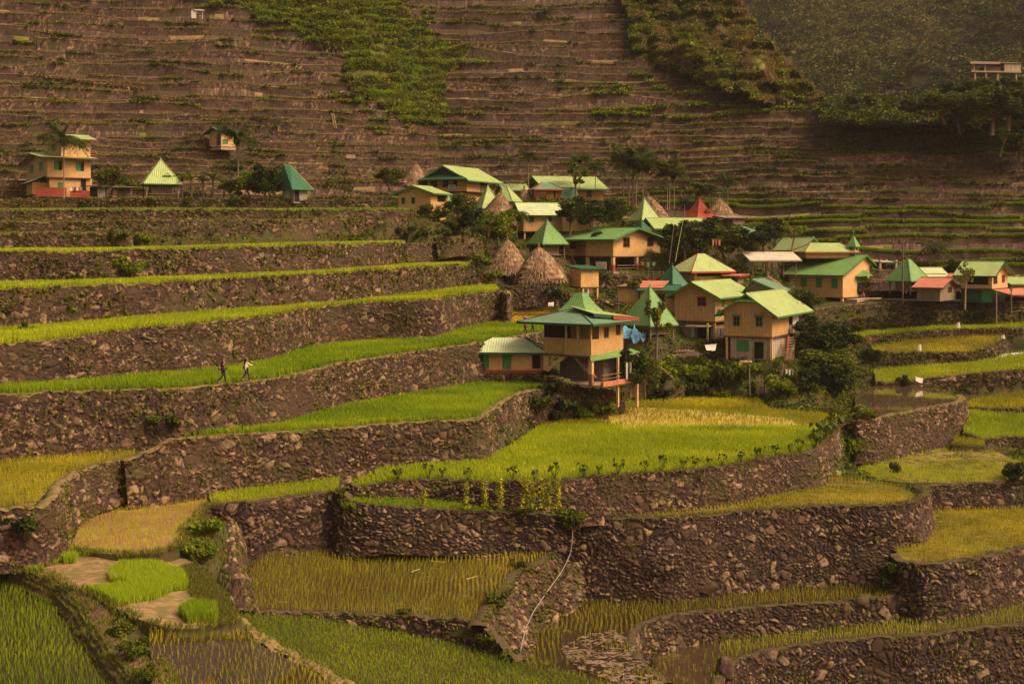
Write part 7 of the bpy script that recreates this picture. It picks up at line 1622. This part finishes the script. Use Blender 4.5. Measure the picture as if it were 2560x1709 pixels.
M['slip'] = mat_earth('slipped_earth', (.20, .10, .06), (.12, .062, .04), 1.4)
0 and boulder('bare reddish earth slip bulging from the wall behind the walkers', 806, 838, 100, 84, seed=14, mat='slip', dep=.22, name='earth_slip')
t = Thing('plank_pile', 'pile of planks below the tall yellow house', 'planks', W(1700, 885, 139))
for k in range(16):
    mb = MB(); x0 = 1640 + RNG.random() * 60; y0 = 878 + RNG.random() * 14; mb.beam(W(x0, y0, 138 + RNG.random() * 2), W(x0 + 50 + 40 * RNG.random(), y0 - 8 + 12 * RNG.random(), 138 + RNG.random() * 3), .06 + .05 * RNG.random()); t.part('plank', mb, ['wood', 'planks', 'tin'][k % 3])
def scare(label, x, y, h, D):
    t_ = Thing('scarecrow', label, 'scarecrow', W(x, y, D)); a = t_.org; mb = MB(); mb.beam(a - [0, 0, .2], a + [0, 0, h], .03); t_.part('stake', mb, 'wood')
    G = []; n = 6
    for i in range(n):
        for j in range(3): G.append(a + np.array([(j - 1) * .28 * (.6 + .4 * i / n), -.06 * (j == 1), h - i * h * .13 - .05]))
    idx = np.arange(n * 3).reshape(n, 3); Q = np.stack([idx[:-1, :-1], idx[:-1, 1:], idx[1:, 1:], idx[1:, :-1]], -1).reshape(-1, 4); npmesh('cloth', np.array(G), Q, M['white'], t_.root, origin=t_.org)
scare('white rag on a stick above the oval yellow field', 2396, 826, 1.1, 161); scare('grey-white figure of rags at the front of the oval yellow field', 2299, 884, 1.2, 155); scare('small white rag at the right end of the oval yellow field', 2508, 850, .7, 159)
t = Thing('watering_can', 'small yellow and green can on the bank at the right', 'can', W(2096, 1190, 107)); mb = MB(); a = t.org; mb.beam(a, a + [0, 0, .45], .2); t.part('body', mb, 'bamboo'); mb = MB(); mb.beam(a + [.1, 0, .35], a + [.35, 0, .75], .08); mb.beam(a + [.1, 0, -.3], a + [.1, 0, .05], .14); t.part('spout', mb, 'roof_dark')
t = Thing('ladder', 'pale wooden ladder leaning on a hillside terrace', 'ladder', W(838, 318, 210)); mb = MB(); mb.beam(W(836, 320, 210), W(829, 284, 211), .06); mb.beam(W(841, 320, 210), W(834, 284, 211), .06)
for k in range(5): mb.beam(W(836 - k * 1.4, 314 - k * 7, 210), W(841 - k * 1.4, 314 - k * 7, 210), .04)
t.part('rails', mb, 'bark_pale')
t = Thing('drain_box', 'small concrete box on the hillside terraces above the tall palm', 'concrete box', W(875, 395, 192)); mb = MB(); f_ = Fr(865, 396, 192, 10); mb.box(f_, 0, 1.4, 0, .8, 0, .55); t.part('box', mb, 'concrete')

def laundry(label, x0, x1, y, D, cols, drop=.7, sag=0):
    t_ = Thing('laundry', label, 'laundry', W(x0, y, D)); a, b_ = W(x0, y, D), W(x1, y - sag, D); mb = MB(); mb.beam(a, b_, .02); t_.part('line', mb, 'wood'); n = len(cols)
    for i, c_ in enumerate(cols):
        p = a + (b_ - a) * (i + .3) / n; q = a + (b_ - a) * (i + .9) / n; mb = MB(); dz = np.array([0, 0, -drop * (.6 + .5 * RNG.random())]); off = np.array([0, .03, 0]); sl = (q - p) * .12
        mb.face([p, q, q + dz - sl, p + dz + sl]); mb.face([p + off, p + dz + sl + off, q + dz - sl + off, q + off]); t_.part('garment', mb, c_)
laundry('white and teal clothes on a line in front of the ladder stair', 1962, 1985, 922, 133, ('white', 'white', 'roof_teal'))
laundry('clothes hung under the two-legged box hut', 1466, 1482, 722, 149, ('white', 'roof_pink'))
laundry('row of clothes under the floor of the tall yellow house', 1790, 1812, 822, 144, ('white', 'tin', 'white'), 1.0)
laundry('red and green cloths drying below the long yellow house', 1598, 1640, 655, 163, ('roof_red', 'roof_teal', 'roof_teal'), .6)
laundry('white plastic hanging beside the legs of the stilted house', 1562, 1580, 905, 117, ('white', 'tin'), 1.6)
laundry('red cloths among the dark trees right of the central roofs', 1778, 1802, 598, 164, ('roof_pink', 'roof_red', 'roof_pink'), 1.0)
def fence(label, x0, x1, y, D, n, h=.9):
    t_ = Thing('stick_fence', label, 'fence', W((x0 + x1) / 2, y, D)); 
    for z_ in (.35, .75): mb = MB(); mb.beam(W(x0, y, D) + [0, 0, h * z_], W(x1, y, D) + [0, 0, h * z_], .025); t_.part('rail', mb, 'wood')
    for i in range(n): p = W(x0 + (x1 - x0) * i / (n - 1), y, D); mb = MB(); mb.beam(p + [0, 0, -.3], p + [RNG.normal() * .05, 0, h * (.8 + .4 * RNG.random())], .03); t_.part('stake', mb, 'bark_pale')
fence('stick fence in the garden at the back of the big field', 1890, 1925, 975, 134, 12, 1.4)
fence('stick fence in front of the thatched pair', 1300, 1400, 712, 147.5, 12, .6)
fence('broken fence of thin sticks right of the cream house', 1125, 1180, 556, 165, 12, .8)
fence('rail fence on the terrace below the long yellow house', 1545, 1660, 690, 160.5, 10, .7)
fence('stick fence beside the ladder stair', 1962, 1984, 895, 136, 9, 1.0)
t = Thing('block_pile', 'pile of red and white rubble beside the ladder stair house', 'rubble', W(1860, 905, 134))
for k in range(7): mb = MB(); p = W(1850 + 26 * RNG.random(), 906, 134 + RNG.random()); mb.box(Fr(1850 + 5 * k, 906, 134 + .2 * k, 20 * k), 0, .35, 0, .25, 0, .2); t.part('block', mb, ['block', 'roof_pink', 'concrete'][k % 3])
# ------------------------------------------------------------------ people
M['skin'] = flat('skin', (.30, .15, .08), .6); M['hair'] = flat('hair', (.012, .009, .008), .5); M['cl_black'] = flat('black_cloth', (.018, .016, .02), .9); M['cl_dark'] = flat('dark_jeans', (.035, .035, .06), .9)
M['cl_white'] = flat('white_cloth', (.72, .62, .55), .8); M['cl_pink'] = flat('reddish_bag', (.38, .10, .09), .8); M['cl_purple'] = flat('purple_bag', (.36, .05, .30), .7); M['cl_green'] = flat('green_shirt', (.12, .30, .12), .8); M['cl_yellow'] = flat('yellow_shirt', (.6, .42, .06), .8); M['shoe'] = flat('shoe', (.42, .22, .12), .8); M['cl_brown'] = flat('brown_cloth', (.10, .05, .03), .9)
def skin(name, verts, edges, radii, mat, parent, root=0):
    me = bpy.data.meshes.new(name); me.from_pydata([tuple(v) for v in verts], edges, []); o = bpy.data.objects.new(name, me); COL.objects.link(o)
    m_ = o.modifiers.new('s', 'SKIN'); 
    if not me.skin_vertices: me.attributes.new
    sv = me.skin_vertices[0].data
    for i, r in enumerate(radii): sv[i].radius = (r, r)
    sv[root].use_root = True
    ss = o.modifiers.new('u', 'SUBSURF'); ss.levels = 1; ss.render_levels = 1
    bpy.context.view_layer.update(); me2 = bpy.data.meshes.new_from_object(o.evaluated_get(bpy.context.evaluated_depsgraph_get())); bpy.data.objects.remove(o)
    me2.name = name; me2.materials.clear(); me2.materials.append(M[mat]); [setattr(p, 'use_smooth', True) for p in me2.polygons]
    o = bpy.data.objects.new(name, me2); COL.objects.link(o); o.parent = parent; return o
def person(label, loc, H, face, stride=.25, armf=(.3, -.2), elbow=.3, top='cl_white', legs='cl_dark', hair='long', seat=False, bend=0.0, bag=None, shoe='shoe', mirror=1):
    """face: heading in radians (0 = +x). local x forward, y left"""
    r = empty('person', loc); tag(r, label, 'person'); r.rotation_euler = (0, 0, face); s = H / 1.65
    hip = .46 if seat else .86; bz = lambda f, z: (f + math.sin(bend) * (z - hip), 0, hip + math.cos(bend) * (z - hip)) if z > hip else (f, 0, z)
    V = []; E = []; R = []
    def add(p, rad, link=None):
        V.append(np.array(p) * s); R.append(rad * s)
        if link is not None: E.append((link, len(V) - 1))
        return len(V) - 1
    pel = add((0, 0, hip), .12); waist = add(bz(0, hip + .17), .105, pel); chest = add(bz(0, hip + .38), .125, waist); nk = add(bz(.01, hip + .50), .055, chest); hd = add(bz(.03, hip + .60), .085, nk); hd2 = add(bz(.035, hip + .69), .092, hd); add(bz(.03, hip + .76), .055, hd2); nose = add(np.array(bz(.135, hip + .655)), .016, hd)
    tor = [pel, waist, chest]; armi = []; legi = []
    for sd_, af in ((1, armf[0]), (-1, armf[1])):
        sh = np.array(bz(0, hip + .43)) + [0, .17 * sd_, 0]; i = add(sh, .052, chest); el_ = sh + np.array([math.sin(af) * .27, .03 * sd_, -math.cos(af) * .27]); j = add(el_, .040, i); wr = el_ + np.array([math.sin(af + elbow) * .24, 0, -math.cos(af + elbow) * .24]); k = add(wr, .028, j)
        d = (wr - el_) / np.linalg.norm(wr - el_); pm = add(wr + d * .07, .030, k); armi.append((i, j, k))
        for q in range(4):
            o_ = wr + d * .085 + np.array([.0, (q - 1.5) * .018, 0]); a_ = add(o_, .009, pm); a2 = add(o_ + d * (.035 + .006 * (q in (1, 2))) + [.006, 0, 0], .008, a_); add(o_ + d * .06 + [.016, 0, -.004], .007, a2)
        th_ = add(wr + d * .04 + [.03, -.01 * sd_, 0], .010, pm); add(wr + d * .075 + [.042, -.01 * sd_, 0], .008, th_)
    for sd_, st in ((1, stride), (-1, -stride)):
        hp = np.array([0, .09 * sd_, hip - .04]); i = add(hp, .088, pel)
        if seat: kn = hp + [.40, .03 * sd_, .0]; an = kn + [.03, 0, -.42]
        else: kn = hp + [math.sin(st) * .40 + .03, 0, -math.cos(st) * .40]; a2 = st - (.55 if st < 0 else .1); an = kn + [math.sin(a2) * .40, 0, -math.cos(a2) * .40]; 
        j = add(kn, .058, i); k = add(an, .038, j); legi.append((i, j, k)); ft = add(an + [.05, 0, -.035], .036, k); add(an + [.16, 0, -.045], .03, ft)
    low = min(v[2] for v in V) - .03 * s
    skin('body', V, E, R, 'skin', r)
    def sub(name, idxs, links, grow, mat, par, extra=None):
        vv = [V[i] for i in idxs]; rr_ = [R[i] + grow * s for i in idxs]; return skin(name, vv, links, rr_, mat, par)
    bd = [c_ for c_ in r.children if c_.name.startswith('body')][0]
    (a, b_, c_), (d, e_, f_) = armi; sub('shirt', [pel, waist, chest, a, b_, c_, d, e_, f_], [(0, 1), (1, 2), (2, 3), (3, 4), (4, 5), (2, 6), (6, 7), (7, 8)], .016, top, r)
    (a, b_, c_), (d, e_, f_) = legi; sub('trousers', [pel, a, b_, c_, d, e_, f_], [(0, 1), (1, 2), (2, 3), (0, 4), (4, 5), (5, 6)], .014, legs, r)
    for (i, j, k) in legi:
        skin('shoe', [V[k] + np.array([-.03, 0, -.02]) * s, V[k] + np.array([.06, 0, -.045]) * s, V[k] + np.array([.17, 0, -.05]) * s], [(0, 1), (1, 2)], [.05 * s, .048 * s, .036 * s], shoe, r)
    hv = [V[hd2] + np.array([-.03, 0, .035]) * s, V[hd2] + np.array([-.05, 0, -.04]) * s]; hr = [.118 * s, .105 * s]; he = [(0, 1)]
    if hair == 'long': hv += [V[nk] + np.array([-.09, 0, -.05]) * s, V[chest] + np.array([-.13, 0, -.05]) * s, V[waist] + np.array([-.13, 0, .1]) * s]; hr += [.10 * s, .095 * s, .06 * s]; he += [(1, 2), (2, 3), (3, 4)]
    skin('hair', hv, he, hr, 'hair', r)
    r.location = (float(loc[0]), float(loc[1]), float(loc[2] - low)); 
    if bag:
        mt, off, sz = bag; p = V[chest] * .4 + V[waist] * .6 + np.array(off) * s
        world = empty('bag', (0, 0, 0)); world.parent = None; mat4 = (math.cos(face), math.sin(face)); P_ = np.array([p[0] * mat4[0] - p[1] * mat4[1], p[0] * mat4[1] + p[1] * mat4[0], p[2]]) + np.array(r.location); world.location = tuple(P_); world.rotation_euler = (0, 0, face)
        skin('pouch', [np.array([0, 0, -sz]), np.array([0, 0, 0.]), np.array([0, 0, sz * .9])], [(0, 1), (1, 2)], [sz * .9, sz, sz * .6], mt, world)
        V2, Q2 = tube([(0.02, .1, sz * .8), (.14, .12, sz * 1.5), (.2, .11, sz * .6), (.05, .1, -sz * .6)], [.014] * 4, 5); npmesh('strap', np.array(V2), np.array(Q2), M['cl_brown'], world)
        return r, world
    return r, None
lipP = lambda x, y, D: W(x, y, D)
_l7 = catmull([W(*p) for p in lip7], .1); _p7 = 1280 + F * _l7[:, 0] / _l7[:, 1]
pA = _l7[np.argmin(abs(_p7 - 557))] + np.array([0, .22, .10]); pB = _l7[np.argmin(abs(_p7 - 614))] + np.array([0, .22, .10])
_, b1 = person('walker in black with long dark hair and a reddish backpack', pA, 1.62, .15, .24, (.25, -.1), 1.2, 'cl_black', 'cl_dark', 'long', bag=('cl_pink', (-.24, 0, -.06), .17)); tag(b1, 'reddish backpack on the walker in black', 'backpack')
_, b2 = person('walker in a white shirt with long dark hair and one arm stretched forward', pB, 1.68, .15, .26, (.95, -.2), .25, 'cl_white', 'cl_dark', 'long', bag=('cl_brown', (-.14, -.12, -.12), .15)); tag(b2, 'dark brown bag at the hip of the walker in white', 'bag')
um = Thing('folded_umbrella', 'black folded umbrella sticking out of the reddish backpack', 'umbrella', np.array(b1.location) + [-.1, 0, .15]); mb = MB(); mb.beam(um.org, um.org + [-.22, 0, .22], .07); um.part('canopy', mb, 'cl_black'); mb = MB(); mb.beam(um.org + [-.22, 0, .22], um.org + [-.38, 0, .38], .03); um.part('tip', mb, 'cl_black')
pC = W(1313, 836, 131.5); person('person with a purple load on the head walking the path behind the annex', pC, 1.6, .4, .3, (2.4, -.2), .5, 'cl_pink', 'cl_dark', 'short')
ld = Thing('head_load', 'purple bundle carried on the head of the person behind the annex', 'bundle', pC + np.array([.0, 0, 1.72])); mb = MB(); V, Q = tube([(0, 0, -.14), (0, 0, -.06), (0, 0, .08), (0, 0, .15)], [.12, .23, .22, .08], 10); npmesh('bundle', np.array(V), np.array(Q), M['cl_purple'], ld.root, smooth=True)
person('child in a green shirt following the person with the purple load', W(1332, 832, 132), 1.35, .4, -.25, (.2, -.2), .4, 'cl_green', 'cl_dark', 'short')
cf = Fr(2107, 740, 170, 48); q1 = cf.w(cf.L(2146), -.7, -.75); q2 = cf.w(cf.L(2153), -.75, -.75)
person('person in dark clothes sitting at the chapel door, the left of two', q1, 1.6, -1.9, 0, (.5, .5), .6, 'cl_pink', 'cl_dark', 'short', seat=True); person('person in black sitting at the chapel door, the right of two', q2, 1.62, -1.6, 0, (.5, .4), .6, 'cl_black', 'cl_dark', 'short', seat=True)
person('person in a yellow shirt bending down beside the chapel steps', cf.w(cf.L(2190), -1.2, -1.3), 1.6, 3.6, .1, (.8, .7), .3, 'cl_yellow', 'cl_dark', 'short', bend=1.0)

# cat of nothing else; haze
m = bpy.data.materials.new('haze_air'); m.use_nodes = True; nt = m.node_tree; nt.nodes.clear(); ou = nt.nodes.new('ShaderNodeOutputMaterial'); pv = nt.nodes.new('ShaderNodeVolumePrincipled')
pv.inputs['Color'].default_value = (.95, .86, .74, 1); pv.inputs['Density'].default_value = HAZE; pv.inputs['Anisotropy'].default_value = .2; nt.links.new(pv.outputs[0], ou.inputs['Volume'])
mb = MB(); f_ = Fr(1280, YH, 0, 0); f_.O = np.array([0, 0, 0.]); mb.box(f_, -620, 620, -20, 1010, CZ - 48, CZ + 330); M['haze'] = m
if HAZE > 0: hz = mb.build('haze', 'haze'); tag(hz, 'thin warm haze over the valley', 'haze', kind='stuff')
